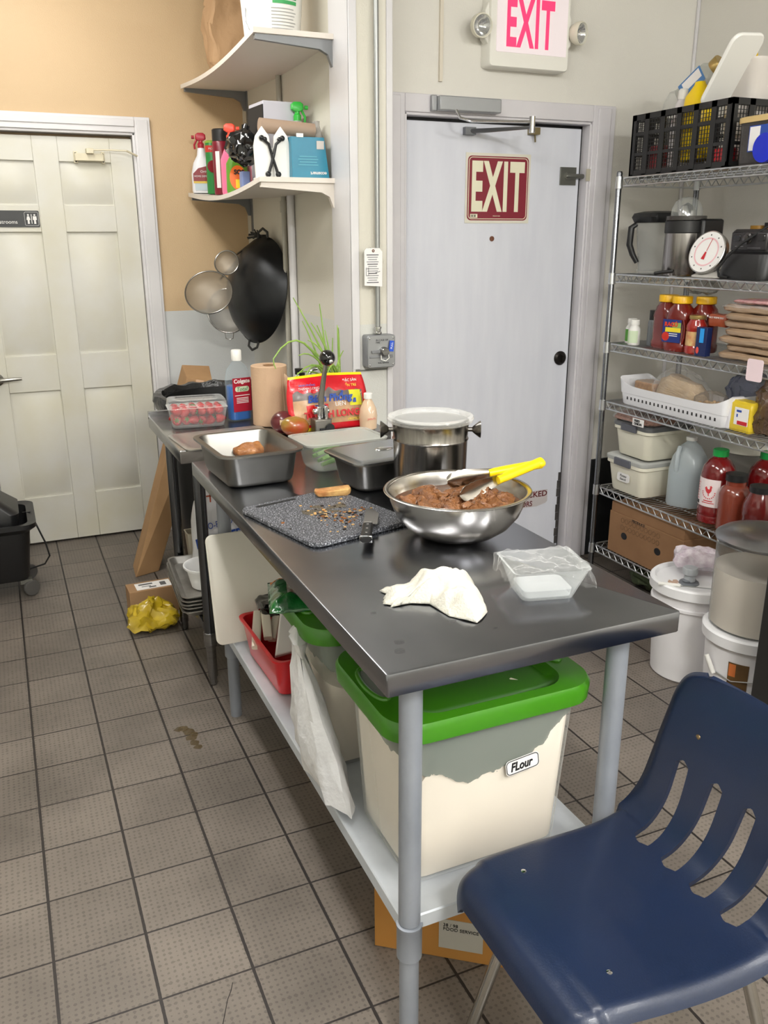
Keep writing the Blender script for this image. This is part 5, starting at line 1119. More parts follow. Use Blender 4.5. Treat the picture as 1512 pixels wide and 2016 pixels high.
# illuminated exit sign with twin lamps
s0, s1 = W(962, 130, 1, 3.335), W(1117, 143, 1, 3.335)
sx_, sw = (s0.x+s1.x)/2, s1.x-s0.x
SZ = s0.z
t = thing('exit_sign', 'white box exit sign with red letters and two emergency lamps above the door', 'exit sign', (sx_, WE-0.0008, SZ))
sm_ = mat('sign_white', (232, 230, 222), 0.4)
H_ = 0.33
obj('sign_housing', MB().rr([(sw, H_, 0.014, 0), (sw, H_, 0.016, 0.060), (sw-0.008, H_-0.008, 0.014, 0.066)], n=4).rot(pi/2, 'X').mv(0, 0, H_/2), sm_, t)
obj('sign_face', MB().rr([(sw-0.045, H_-0.075, 0.004, 0.066), (sw-0.045, H_-0.075, 0.004, 0.0685)], n=3).rot(pi/2, 'X').mv(0.008, 0, H_/2+0.018), mat('sign_face_white', (236, 228, 232), 0.35, emit=((255, 225, 230), 0.12)), t)
text('lettering', 'EXIT', 0.2, mat('lit_red', (255, 50, 90), 0.4, emit=((255, 44, 92), 0.9)), t, (-0.002, -0.0692, 0.165), width=0.225, height=0.178, bold=0.006, spacing=1.12)
for s_, px, py in ((-1, 947, 50), (1, 1140, 66)):
    p = W(px, py, 1, WE-0.08)-Vector((sx_, WE, SZ))
    obj('lamp_arm', MB().prism([(s_*(sw/2-0.004), 0.08), (s_*(sw/2+0.018), 0.10), (s_*(sw/2+0.016), 0.20), (s_*(sw/2-0.004), 0.24)][::s_], -0.056, -0.014, 'y'), sm_, t, bev=0.006)
    hd = thing('lamp_head', '', '', (0, 0, 0)); bpy.data.objects.remove(hd)
    mbl = MB().lathe([(0.020, -0.035), (0.034, -0.028), (0.043, -0.010), (0.045, 0.010), (0.043, 0.016), (0.040, 0.016), (0.036, 0.006)], 32, c1=False)
    rt = Matrix.Rotation(R(100), 4, 'X') if s_ < 0 else Matrix.Rotation(R(24), 4, 'Z') @ Matrix.Rotation(R(96), 4, 'X')
    l = obj('lamp_head', mbl.xf(rt).mv(*p), mat('lamp_cream', (222, 218, 200), 0.35), t)
    mbr = MB().lathe([(0.040, 0.012), (0.028, -0.004), (0.012, -0.016), (0.0001, -0.018)], 32, c0=False, c1=False)
    obj('lamp_reflector', mbr.xf(rt).mv(*p), chrome, l)
    mbr = MB().lathe([(0.040, 0.0155), (0.0001, 0.0165)], 32, c0=False, c1=False)
    obj('lamp_glass', mbr.xf(rt).mv(*p), mat('lamp_glass', (235, 238, 240), 0.06, alpha=0.15, bump=(60, 0.6)), l)
# exit placard on the door
DF = WE+0.0345
e0, e1 = W(920, 316, 1, DF), W(1037, 425, 1, DF)
cx_, cz_, ew, eh = (e0.x+e1.x)/2, (W(920, 316, 1, DF).z+W(918, 420, 1, DF).z)/2-0.004, 0.305, 0.262
t = thing('exit_placard', 'maroon square placard with cream EXIT letters stuck on the door', 'sign', (cx_, DF, cz_))
cream = mat('placard_cream', (226, 222, 196), 0.4); maroon = mat('placard_maroon', (126, 26, 44), 0.4)
obj('placard_sheet', MB().cbox(0, -0.0012, 0, ew+0.018, 0.0016, eh+0.022), mat('placard_backing', (214, 210, 196), 0.5), t)
obj('placard_field', MB().rr([(ew-0.002, eh-0.002, 0.018, 0), (ew-0.002, eh-0.002, 0.018, 0.0008)], n=5).rot(pi/2, 'X').mv(0, -0.002, 0), maroon, t)
obj('placard_line', MB().tube([(x, -0.0030, z) for x, z, _ in rring(ew-0.014, eh-0.014, 0.016, 0, n=5)], 0.0016, 6, closed=True), cream, t)
text('lettering', 'EXIT', 0.2, cream, t, (0, -0.0034, 0.008), width=0.262, height=0.205, bold=0.0075, spacing=1.16)
obj('barcode_patch', MB().cbox(-0.118, -0.0036, -0.112, 0.036, 0.0006, 0.016), cream, t)
obj('barcode', MB().box(-0.133, -0.0044, -0.117, -0.131, -0.0039, -0.107).box(-0.128, -0.0044, -0.117, -0.124, -0.0039, -0.107).box(-0.121, -0.0044, -0.117, -0.119, -0.0039, -0.107).box(-0.115, -0.0044, -0.117, -0.110, -0.0039, -0.107), ink, t)
text('lettering', 'MADE IN USA', 0.01, cream, t, (-0.004, -0.0034, -0.112), width=0.036); 
# lettering low on the door, partly torn
c0_ = W(1050, 978, 1, DF)
t = thing('door_notice', 'torn notice low on the door ending in OCKED and RS', 'sign', (c0_.x, DF, c0_.z))
obj('notice_sheet', MB().prism([(-0.22, -0.045), (-0.06, -0.050), (0.02, -0.052), (0.07, -0.040), (0.082, -0.030), (0.080, 0.030), (-0.22, 0.030)], -0.002, -0.0004, 'y'), mat('notice_grey', (190, 184, 184), 0.5), t)
text('lettering', 'KEEP UNLOCKED', 0.04, mat('notice_maroon', (96, 26, 30), 0.5), t, (-0.094, -0.0026, 0.012), width=0.345, height=0.030, bold=0.0008)
text('lettering', 'DOORS', 0.04, mat('notice_maroon', (96, 26, 30), 0.5), t, (-0.064, -0.0026, -0.033), width=0.115, height=0.028, bold=0.0008)
# restroom sign
r0 = W(76, 431, 1, 4.718)
t = thing('restroom_sign', 'black rectangular restrooms sign with white figures on the cream door', 'sign', (r0.x-0.11, 4.7195, r0.z))
obj('sign_plate', MB().rr([(0.228, 0.076, 0.006, 0), (0.228, 0.076, 0.006, 0.004)], n=3).rot(pi/2, 'X'), mat('sign_black', (26, 28, 30), 0.35), t)
text('lettering', 'Restrooms', 0.02, paper, t, (-0.040, -0.0044, -0.014), width=0.105)
obj('pictogram_frame', MB().tube([(0.078+x, -0.0046, z) for x, z, _ in rring(0.062, 0.062, 0.006, 0, n=3)], 0.0007, 5, closed=True).cbox(0.078, -0.0046, 0, 0.003, 0.0008, 0.044), paper, t)
for s_ in (-1, 1):
    x_ = 0.078+s_*0.0145
    obj('figure', MB().lathe([(0.0042, 0), (0, 0.0006)], 14, c0=False, c1=False).rot(pi/2, 'X').mv(x_, -0.0046, 0.018).prism([(x_-0.008*(1 if s_ > 0 else 0.6), 0.012), (x_-0.009, -0.004), (x_-0.004, -0.006), (x_-0.0045, -0.023), (x_+0.0045, -0.023), (x_+0.004, -0.006), (x_+0.009, -0.004), (x_+0.008*(1 if s_ > 0 else 0.6), 0.012)], -0.0052, -0.0044, 'y'), paper, t, flat=True)
# ---------------------------------------------------------------- blue chair
t = thing('school_chair', 'navy blue plastic shell chair with chrome legs by the work table', 'chair', (0.93, 0.965, 0.0), R(0))
navy = mat('navy_plastic', (13, 31, 62), 0.38, nz=(3, (11, 27, 54), 0.2), bump=(300, 0.06), coat=0.1)
prof = [(-0.292, 0.400), (-0.285, 0.425), (-0.268, 0.443), (-0.235, 0.451), (-0.19, 0.452), (-0.12, 0.447), (-0.05, 0.441), (0.02, 0.439), (0.075, 0.443), (0.115, 0.455), (0.145, 0.478), (0.168, 0.512), (0.185, 0.56), (0.200, 0.61), (0.214, 0.66), (0.225, 0.702), (0.234, 0.732), (0.240, 0.752), (0.246, 0.765)]
hw = [0.155, 0.172, 0.186, 0.196, 0.203, 0.209, 0.212, 0.213, 0.213, 0.212, 0.210, 0.208, 0.206, 0.204, 0.201, 0.197, 0.188, 0.170, 0.138]
def lerp_list(L_, f):
    f = max(0, min(len(L_)-1.0001, f)); i = int(f); k = f-i
    a = L_[max(i-1, 0)]; b = L_[i]; c = L_[min(i+1, len(L_)-1)]; d = L_[min(i+2, len(L_)-1)]
    def cr_(p0, p1, p2, p3): return 0.5*((2*p1)+(-p0+p2)*k+(2*p0-5*p1+4*p2-p3)*k*k+(-p0+3*p1-3*p2+p3)*k*k*k)
    return tuple(cr_(*q) for q in zip(a, b, c, d)) if isinstance(a, tuple) else cr_(a, b, c, d)
nu, nv = 96, 72
slots = [(-0.130, -0.096), (-0.054, -0.020), (0.020, 0.054), (0.096, 0.130)]
def shell(i, j):
    f = i/nu*(len(prof)-1); px_, pz_ = lerp_list(prof, f); h_ = lerp_list(hw, f); s_ = -1+2*j/nv
    y_ = h_*s_; e_ = abs(s_)
    lift = 0.0
    up_ = max(0, min(1, (f-8)/5))
    edge = max(0, (e_-0.86)/0.14)**2
    x2, z2 = px_, pz_
    if f < 9: z2 = pz_-0.022*edge+0.006*(e_**2)*(1 if f > 3 else 0)
    else: x2 = px_+0.020*edge*up_-0.028*(e_**2)*up_
    return Vector((x2, y_, z2))
vs = [shell(i, j) for i in range(nu+1) for j in range(nv+1)]; fs = []
for i in range(nu):
    f = (i+0.5)/nu*(len(prof)-1)
    for j in range(nv):
        y_ = -1+2*(j+0.5)/nv; yy = y_*lerp_list(hw, f)
        a = i*(nv+1)+j; fs.append((a, a+nv+1, a+nv+2, a+1))
seat = obj('seat_shell', MB().add(vs, fs), navy, t, angle=180)
q = seat.modifiers.new('s', 'SOLIDIFY'); q.thickness = 0.010; q.offset = -1
def cutter(y0):
    rings = []; N_ = 26
    for k in range(N_+1):
        u = k/N_; f = 8.15+4.45*u; e_ = abs(2*u-1); wd = 0.0205*(1-0.28*u)*max(0.02, 1-max(0, (e_-0.90)/0.10)**2)**0.5
        p0 = Vector(lerp_list(prof, f)); p1 = Vector(lerp_list(prof, min(f+0.05, 17.9))); d_ = (p1-p0).normalized(); n2 = Vector((-d_.y, d_.x))
        yc = y0*(1+0.10*u)
        rings.append([(p0.x+n2.x*h_-0.0, yc+s_*wd, p0.y+n2.y*h_) for s_, h_ in ((-1, -0.022), (1, -0.022), (1, 0.020), (-1, 0.020))])
    return MB().loft(rings)
cuts = [obj('cutter', cutter(y0), navy, t, flat=True) for y0 in (-0.112, -0.037, 0.037, 0.112)]
for c in cuts:
    q = seat.modifiers.new('c', 'BOOLEAN'); q.object = c; q.operation = 'DIFFERENCE'; q.solver = 'EXACT'
dg = bpy.context.evaluated_depsgraph_get(); dg.update()
sm2 = bpy.data.meshes.new_from_object(seat.evaluated_get(dg)); seat.modifiers.clear(); seat.data = sm2
for c in cuts: bpy.data.objects.remove(c)
sm2.shade_smooth(); sm2.set_sharp_from_angle(angle=R(40))
q = seat.modifiers.new('b', 'BEVEL'); q.width = 0.0022; q.segments = 2; q.limit_method = 'ANGLE'; q.angle_limit = R(50)
for x_, y_, z_ in ((-0.172, 0.125, 0.4535), (-0.172, -0.125, 0.4535), (0.085, 0.125, 0.449), (0.085, -0.125, 0.449)):
    if x_ < 0: obj('rivet', MB().lathe([(0.0055, 0), (0.005, 0.002), (0.002, 0.003), (0, 0.003)], 14, x_, y_).mv(0, 0, z_-0.0015), chrome, t)
for y_ in (0.11, -0.11):
    obj('rivet', MB().lathe([(0.0055, 0), (0.005, 0.002), (0, 0.003)], 14).rot(-pi/2, 'Y').mv(0.2035, y_, 0.648), mat('bronze_rivet', (150, 128, 96), 0.35, 0.9), t)
lm_ = mat('chair_chrome', (190, 188, 182), 0.16, 1.0)
for sy in (-1, 1):
    obj('leg', MB().tube([(-0.10, sy*0.10, 0.425), (-0.13, sy*0.135, 0.415), (-0.155, sy*0.150, 0.38), (-0.235, sy*0.195, 0.02), (-0.237, sy*0.196, 0.004)], 0.0115, 12), lm_, t)
    obj('leg', MB().tube([(0.02, sy*0.10, 0.425), (0.07, sy*0.135, 0.415), (0.10, sy*0.15, 0.38), (0.20, sy*0.19, 0.02), (0.201, sy*0.191, 0.004)], 0.0115, 12), lm_, t)
    obj('foot_glide', MB().lathe([(0.016, 0.0), (0.017, 0.006), (0.012, 0.018), (0, 0.018)], 16, -0.237, sy*0.196).lathe([(0.016, 0.0), (0.017, 0.006), (0.012, 0.018), (0, 0.018)], 16, 0.201, sy*0.191), black_rub, t)
obj('under_frame', MB().tube([(-0.10, -0.10, 0.425), (-0.10, 0.10, 0.425)], 0.010, 10).tube([(0.02, -0.10, 0.425), (0.02, 0.10, 0.425)], 0.010, 10).tube([(-0.10, 0.0, 0.425), (0.02, 0.0, 0.425)], 0.010, 10), lm_, t)

# ---------------------------------------------------------------- wire shelving along the right wall
RX0, RX1, RY1, RY0 = 2.50, 2.93, 3.175, 1.98
LV = [0.15, 0.442, 0.848, 1.110, 1.410, 1.805]
t = thing('wire_shelving', 'tall chrome wire shelving unit along the right wall, six levels', 'shelving', ((RX0+RX1)/2, (RY0+RY1)/2, 0))
cx_, cy_ = (RX0+RX1)/2, (RY0+RY1)/2
for x in (RX0, RX1):
    for y in (RY0, RY1):
        mbp = MB().lathe([(0.0125, 0.0), (0.0125, 1.825), (0.010, 1.832), (0, 1.834)], 16, x-cx_, y-cy_)
        for k in range(0, 70, 1): mbp.lathe([(0.0128, 0.03+k*0.0254), (0.0128, 0.0312+k*0.0254)], 12, x-cx_, y-cy_, False, False)
        p_ = obj('post', mbp, mat('post_chrome', (132, 134, 138), 0.25, 1.0), t)
        obj('post_foot', MB().lathe([(0.017, 0), (0.019, 0.006), (0.012, 0.02)], 16, x-cx_, y-cy_), black_rub, p_)
def wire_shelf(z):
    mb = MB(); hx, hy = (RX1-RX0)/2, (RY1-RY0)/2; r_ = 0.0038
    a, b = hx-0.004, hy-0.004
    for dz in (0, -0.032):
        mb.tube([(-a, -b+0.02, z+dz), (-a, b-0.02, z+dz)], r_, 6); mb.tube([(a, -b+0.02, z+dz), (a, b-0.02, z+dz)], r_, 6)
        mb.tube([(-a+0.02, -b, z+dz), (a-0.02, -b, z+dz)], r_, 6); mb.tube([(-a+0.02, b, z+dz), (a-0.02, b, z+dz)], r_, 6)
    for x in (-a, a):
        n = 25; pts = [(x, -b+0.02+(2*b-0.04)*i/(2*n), z-0.002-(0.028 if i % 2 else 0)) for i in range(2*n+1)]; mb.tube(pts, 0.0027, 5)
    for y in (-b, b):
        n = 8; pts = [(-a+0.02+(2*a-0.04)*i/(2*n), y, z-0.002-(0.028 if i % 2 else 0)) for i in range(2*n+1)]; mb.tube(pts, 0.0027, 5)
    for i in range(54):
        y = -b+0.012+(2*b-0.024)*i/53; mb.tube([(-a, y, z+0.002), (a, y, z+0.002)], 0.0017, 4, caps=False)
    for x in (-a/2, 0, a/2): mb.tube([(x, -b, z-0.004), (x, b, z-0.004)], 0.0026, 5)
    for x in (-hx, hx):
        for y in (-hy, hy): mb.lathe([(0.0165, z-0.042), (0.0150, z+0.006), (0.013, z+0.006)], 14, x, y)
    return mb
for z in LV: obj('wire_shelf', wire_shelf(z), wire, t)
def Z(l): return LV[l]+0.0042

# top level: black crate and what is in it
CX0, CX1, CY0, CY1, CZ = 2.515, 2.895, 2.585, 3.135, Z(5)
t = thing('black_crate', 'black lattice plastic crate on the top level of the wire shelving', 'crate', ((CX0+CX1)/2, (CY0+CY1)/2, CZ))
hx, hy, ch = (CX1-CX0)/2, (CY1-CY0)/2, 0.235
mb = MB().box(-hx, -hy, 0, hx, hy, 0.006)
for side in range(4):
    k0_ = len(mb.v); L_ = hy if side % 2 == 0 else hx; D_ = hx if side % 2 == 0 else hy
    mb.box(-L_, 0, ch-0.022, L_, 0.012, ch).box(-L_, 0.002, 0, L_, 0.008, 0.022)
    mb.box(-L_, 0.001, ch*0.66, L_, 0.007, ch*0.66+0.012).box(-L_, 0.001, ch*0.33, L_, 0.007, ch*0.33+0.012)
    nb = 6 if L_ == hy else 4
    for i in range(nb+1):
        x = -L_+2*L_*i/nb; ww_ = 0.013 if 0 < i < nb else 0.026
        mb.box(max(x-ww_, -L_), 0, 0, min(x+ww_, L_), 0.009, ch)
    n = int(2*L_/0.0145)
    for i in range(n): x = -L_+2*L_*i/n; mb.box(x-0.0010, 0.003, 0.02, x+0.0010, 0.006, ch-0.02)
    for i in range(14): z = 0.026+i*0.0142; mb.box(-L_, 0.003, z-0.0010, L_, 0.006, z+0.0010)
    mb.mv(0, -D_, 0, k0_).rot([-pi/2, 0, pi/2, pi][side], 'Z', k0_)
obj('crate_body', mb, black_pl, t, flat=True)
CB = CZ+0.0075
def T(name, label, cat, px, py, x, z=None, **k):
    p = W(px, py, 0, x); return thing(name, label, cat, (p.x, p.y, z if z is not None else p.z), **k)
# contents
glass = mat('jar_glass', (226, 230, 226), 0.06, alpha=0.16)
t = thing('glass_jar', 'clear rounded glass jar at the far end of the black crate', 'jar', (2.68, 3.048, CB+0.004))
obj('jar_body', MB().lathe([(0.055, 0), (0.062, 0.004), (0.065, 0.10), (0.068, 0.24), (0.064, 0.275), (0.045, 0.31), (0.012, 0.322), (0.0, 0.322)], 28), glass, t)
t = thing('white_spray_bottle', 'white plastic bottle with rounded cap beside the glass jar', 'bottle', (2.62, 2.965, CB+0.02), R(10))
obj('bottle_body', MB().rr([(0.075, 0.06, 0.02, 0), (0.08, 0.065, 0.025, 0.15), (0.05, 0.05, 0.02, 0.235), (0.034, 0.034, 0.016, 0.255)]), mat('milk_plastic', (222, 218, 220), 0.4), t)
obj('cap', MB().lathe([(0.021, 0.252), (0.020, 0.285), (0.014, 0.292), (0, 0.294)], 20), white_pl, t)
p = W(1378, 150, 0, 2.62)
t = thing('labelled_plastic_jar', 'tilted clear jar with gold lid and blue label above the crate', 'jar', (2.66, 3.01, CB+0.275), rot=(R(52), R(10), R(8)))
obj('jar_body', MB().rr([(0.075, 0.075, 0.02, 0), (0.085, 0.085, 0.022, 0.006), (0.085, 0.085, 0.022, 0.145), (0.06, 0.06, 0.028, 0.165)]), mat('jar_greyclear', (200, 204, 196), 0.12, alpha=0.45), t)
obj('lid', MB().lathe([(0.036, 0.162), (0.037, 0.166), (0.037, 0.195), (0.035, 0.198), (0, 0.198)], 28), mat('gold_lid', (176, 150, 92), 0.35, 0.6), t)
obj('label', MB().cbox(-0.0435, 0, 0.08, 0.001, 0.070, 0.11), mat('label_sky', (72, 124, 180), 0.4), t)
obj('label_panel', MB().cbox(-0.0445, 0.008, 0.085, 0.001, 0.040, 0.085), paper, t)
t = thing('yellow_jug', 'bright yellow plastic jug in the middle of the black crate', 'jug', (2.600, 2.835, CB+0.035), rot=(R(-4), 0, 0))
obj('jug_body', MB().rr([(0.09, 0.10, 0.02, 0.0), (0.10, 0.115, 0.03, 0.01), (0.10, 0.115, 0.03, 0.17), (0.085, 0.10, 0.03, 0.235), (0.04, 0.045, 0.02, 0.275), (0.035, 0.035, 0.015, 0.285)]), yellow, t)
t = thing('yellow_funnel', 'yellow bowl shaped piece rising behind the white lids', 'bowl', (2.73, 2.775, CB+0.36), rot=(R(20), R(-50), 0))
obj('bowl_body', MB().lathe([(0.02, 0), (0.045, 0.016), (0.062, 0.045), (0.060, 0.045), (0.043, 0.018), (0.018, 0.003)], 36), yellow, t)
tubm = mat('milky_tub', (224, 218, 212), 0.35, alpha=0.82)
t = thing('milky_tub', 'tall milky translucent tub standing up out of the crate', 'tub', (2.705, 2.70, CB+0.001))
obj('tub_body', MB().rr([(0.11, 0.12, 0.03, 0), (0.15, 0.175, 0.04, 0.355), (0.158, 0.183, 0.04, 0.362), (0.158, 0.183, 0.04, 0.372), (0.146, 0.171, 0.04, 0.368), (0.108, 0.118, 0.03, 0.004)]), tubm, t)
t = thing('white_lid', 'large white lid standing steeply on edge in the crate', 'tray', (2.575, 2.665, CB+0.325), rot=(R(-52), R(-4), 0))  # a loose white lid tipped up on end
obj('white_lid_plate', MB().rr([(0.14, 0.26, 0.03, 0), (0.15, 0.27, 0.035, 0.006), (0.15, 0.27, 0.035, 0.012), (0.13, 0.25, 0.03, 0.010)]), white_pl, t)
t = thing('red_tin', 'red tin low inside the black crate', 'tin', (2.568, 2.655, CB)); obj('tin_body', MB().lathe([(0.045, 0), (0.045, 0.06), (0.04, 0.064), (0, 0.064)], 28), mat('tin_red', (196, 40, 50), 0.35), t)
t = thing('dark_red_tin', 'dark red tin at the far end inside the black crate', 'tin', (2.585, 3.03, CB)); obj('tin_body', MB().lathe([(0.045, 0), (0.045, 0.10), (0.04, 0.104), (0, 0.104)], 28), mat('tin_dark_red', (140, 36, 44), 0.35), t)
# next to the crate, at the picture edge
t = thing('dark_tub', 'dark smoked tub with a beige lid and blue and white label', 'tub', (2.62, 2.455, CZ), R(0))
obj('tub_body', MB().rr([(0.20, 0.18, 0.03, 0), (0.21, 0.19, 0.035, 0.01), (0.215, 0.195, 0.035, 0.14)]), mat('smoked_plastic', (70, 66, 64), 0.2, alpha=0.75), t)
obj('lid', MB().rr([(0.225, 0.205, 0.035, 0.14), (0.225, 0.205, 0.035, 0.158), (0.20, 0.18, 0.03, 0.162)]), mat('beige_lid', (206, 178, 120), 0.45), t)
obj('label', MB().cbox(-0.1075, -0.015, 0.085, 0.0015, 0.10, 0.085), blue_ink, t); obj('label_panel', MB().cbox(-0.1090, 0.008, 0.085, 0.0015, 0.045, 0.078), paper, t)
g = tag(obj('blue_lid', MB().lathe([(0.045, 0), (0.048, 0.003), (0.048, 0.02), (0.0, 0.022)], 32).rot(-pi/2, 'Y'), mat('royal_blue', (16, 40, 190), 0.3)), 'royal blue round lid leaning on the smoked tub', 'plate'); g.location = (2.505+0.003, 2.395, CZ+0.049)  # a loose round lid in royal blue

# level 5: blender jar, juicer, scale, motor base
Z4 = Z(4)
t = thing('blender_jar', 'clear blender jar with black lid and black handle', 'blender jar', (2.645, 3.085, Z4), R(0))
obj('jar_body', MB().rr([(0.105, 0.105, 0.03, 0), (0.110, 0.110, 0.035, 0.02), (0.140, 0.140, 0.03, 0.215), (0.136, 0.136, 0.03, 0.215), (0.104, 0.104, 0.03, 0.01)]), mat('jar_smoky_clear', (190, 194, 194), 0.1, alpha=0.12), t)
obj('jar_collar', MB().rr([(0.115, 0.115, 0.03, 0), (0.118, 0.118, 0.03, 0.016)]), clear, t)
obj('lid', MB().rr([(0.15, 0.15, 0.03, 0.210), (0.175, 0.158, 0.03, 0.232), (0.16, 0.15, 0.03, 0.248), (0.09, 0.09, 0.02, 0.256)]), black_pl, t)
obj('handle', MB().tube([(-0.070, 0.045, 0.205), (-0.088, 0.055, 0.19), (-0.092, 0.055, 0.12), (-0.080, 0.045, 0.08), (-0.065, 0.03, 0.045)], [0.010, 0.014, 0.014, 0.013, 0.010], 10), black_pl, t)
t = thing('citrus_juicer', 'steel and black electric citrus juicer with clear dome', 'juicer', (2.615, 2.875, Z4))
obj('juicer_body', MB().lathe([(0.074, 0), (0.078, 0.006), (0.078, 0.165)], 44), mat('juicer_steel', (182, 178, 176), 0.26, 1.0, nz=(2, (120, 116, 114), 0.1, (40, 40, 1))), t)
obj('juicer_band', MB().lathe([(0.0785, 0.165), (0.081, 0.168), (0.081, 0.212), (0.078, 0.214)], 44), black_pl, t)
obj('juicer_bowl', MB().lathe([(0.072, 0.212), (0.080, 0.216), (0.080, 0.232), (0.070, 0.232)], 44), mat('smoked_plastic', (70, 66, 64), 0.2, alpha=0.75), t)
obj('reamer', MB().lathe([(0.035, 0.225), (0.034, 0.25), (0.024, 0.272), (0.0, 0.284)], 24), chrome, t)
obj('dome_cover', MB().lathe([(0.062, 0.232), (0.060, 0.26), (0.046, 0.288), (0.024, 0.302), (0.0, 0.306)], 32, c0=False), glass, t)
obj('juicer_back', MB().cbox(0.055, -0.075, 0.11, 0.11, 0.05, 0.22), black_pl, t, bev=0.01)
obj('spout', MB().tube([(-0.07, -0.03, 0.018), (-0.105, 0.01, 0.012), (-0.112, 0.03, 0.008)], 0.007, 8), black_pl, t)
q = W(1392, 498, 0, 2.57)
t = thing('dial_scale', 'white round dial kitchen scale leaning between juicer and black appliance', 'scale', (2.575, 2.685, Z4), R(0))
n_ = Vector((-0.86, -0.10, 0.28)).normalized(); rotm = n_.to_track_quat('Z', 'Y').to_matrix().to_4x4()
def face(mb): return mb.xf(rotm).mv(-0.012, -0.002, 0.093)
obj('dial_case', face(MB().lathe([(0.072, -0.03), (0.081, -0.02), (0.083, 0.0), (0.083, 0.006), (0.079, 0.007)], 44)), mat('case_chrome', (170, 168, 166), 0.25, 0.9), t)
obj('dial_face', face(MB().lathe([(0.0785, 0.0076), (0.0, 0.0078)], 44, c0=False, c1=False)), paper, t)
obj('dial_ring', face(MB().lathe([(0.056, 0.0084), (0.050, 0.0084)], 40, c0=False, c1=False)), mat('pale_pink_print', (232, 186, 192), 0.5), t)
nd = obj('needle', face(MB().cbox(0, 0, 0.0095, 0.0016, 0.05, 0.001).mv(0, 0.028, 0).prism([(-0.008, -0.03), (0.008, -0.03), (0.003, 0.0), (-0.003, 0.0)], 0.0095, 0.0105).rot(R(-14), 'Z')), red_ink, t)
for k in range(10):
    a = 2*pi*k/10; obj('numeral', face(MB().cbox(0.066*sin(a), 0.066*cos(a), 0.0082, 0.004, 0.005, 0.0008)), ink, t)
obj('scale_foot', MB().rr([(0.10, 0.15, 0.02, 0), (0.10, 0.15, 0.02, 0.006), (0.05, 0.07, 0.02, 0.03)]).mv(0.02, -0.01, 0), mat('scale_white', (206, 202, 196), 0.4), t)
t = thing('mixer_base', 'black blender motor base with round switch and looping cord', 'appliance', (2.625, 2.475, Z4))
obj('base_body', MB().loft([rring(0.20, 0.225, 0.03, 0), rring(0.205, 0.235, 0.04, 0.02), rring(0.19, 0.22, 0.04, 0.09, 0.01), rring(0.16, 0.20, 0.03, 0.10, 0.012), rring(0.15, 0.205, 0.03, 0.17, 0.012), rring(0.14, 0.19, 0.03, 0.178, 0.012)]), black_pl, t)
obj('control_panel', MB().cbox(-0.067, 0, 0.135, 0.010, 0.17, 0.066), mat('panel_charcoal', (44, 42, 44), 0.25), t, bev=0.006)
obj('switch', MB().lathe([(0.020, 0), (0.020, 0.006), (0.013, 0.008), (0.013, 0.018), (0, 0.02)], 20).rot(-pi/2, 'Y').mv(-0.072, 0.0, 0.145), mat('switch_metal', (90, 88, 88), 0.2, 0.8), t)
for y_ in (0.055, -0.06): obj('button', MB().cbox(-0.073, y_, 0.147, 0.004, 0.032, 0.022), black_gl, t, bev=0.002)
obj('button_print', MB().cbox(-0.0728, 0.04, 0.117, 0.001, 0.04, 0.003).cbox(-0.0728, -0.03, 0.112, 0.001, 0.06, 0.002), mat('grey_print', (90, 90, 92), 0.6), t)
obj('power_cord', MB().tube([(0.02, -0.10, 0.20), (-0.05, -0.06, 0.185), (-0.10, 0.0, 0.13), (-0.112, 0.06, 0.075), (-0.116, 0.09, 0.035), (-0.113, 0.085, 0.010), (-0.105, 0.05, 0.005)], 0.0045, 8), black_rub, t)
sj = mat('spice_orange', (176, 112, 30), 0.3, coat=0.4)
for k, (y, h, m_, lb) in enumerate([(2.665, 0.175, sj, 'small jar of orange spice standing behind the scale'), (2.595, 0.185, sj, 'jar of orange spice with dark cap behind the scale'), (2.515, 0.19, mat('herb_green', (60, 84, 56), 0.4), 'jar of dark green herbs behind the black appliance')]):
    t = thing('spice_jar', lb, 'jar', (2.795, y, Z4), 0, 'spice jars behind the scale')
    obj('jar_body', MB().rr([(0.05, 0.055, 0.01, 0), (0.055, 0.06, 0.014, h-0.02), (0.045, 0.05, 0.012, h)]), m_, t); obj('cap', MB().rr([(0.05, 0.054, 0.014, h), (0.05, 0.054, 0.014, h+0.018)]), black_pl if k else mat('cap_amber', (150, 110, 40), 0.4), t)

# level 4: bottles, sauce jars, rice paper
Z3 = Z(3)
for k, (x, y, lb) in enumerate([(2.545, 3.050, 'white vitamin bottle in front, with a pale green label'), (2.575, 3.105, 'white vitamin bottle behind, with a green label')]):
    t = thing('vitamin_bottle', lb, 'bottle', (x, y, Z3), 0, 'white vitamin bottles')
    obj('bottle_body', MB().lathe([(0.024, 0), (0.026, 0.003), (0.026, 0.068), (0.018, 0.082), (0.017, 0.088)], 28), white_pl, t)
    obj('cap', MB().lathe([(0.020, 0.086), (0.020, 0.106), (0.018, 0.108), (0, 0.108)], 24), white_pl, t)
    obj('label', MB().arc(0.0263, 0.010, 0.062, R(130), R(265)), mat('pale_green_label', (206, 222, 190), 0.5) if k == 0 else mat('leaf_green_label', (90, 160, 60), 0.5), t)
t = thing('dark_bottle', 'slim dark bottle behind the vitamin bottles', 'bottle', (2.60, 2.995, Z3)); obj('bottle_body', MB().lathe([(0.022, 0), (0.024, 0.004), (0.024, 0.10), (0.018, 0.112)], 20), mat('grey_bottle', (110, 114, 118), 0.3), t); obj('cap', MB().lathe([(0.020, 0.110), (0.020, 0.150), (0, 0.151)], 20), black_pl, t)
sauce = mat('tomato_sauce', (126, 34, 24), 0.18, nz=(8, (104, 24, 18), 0.2), coat=0.5)
ycap = mat('cap_yellow', (238, 184, 16), 0.35)
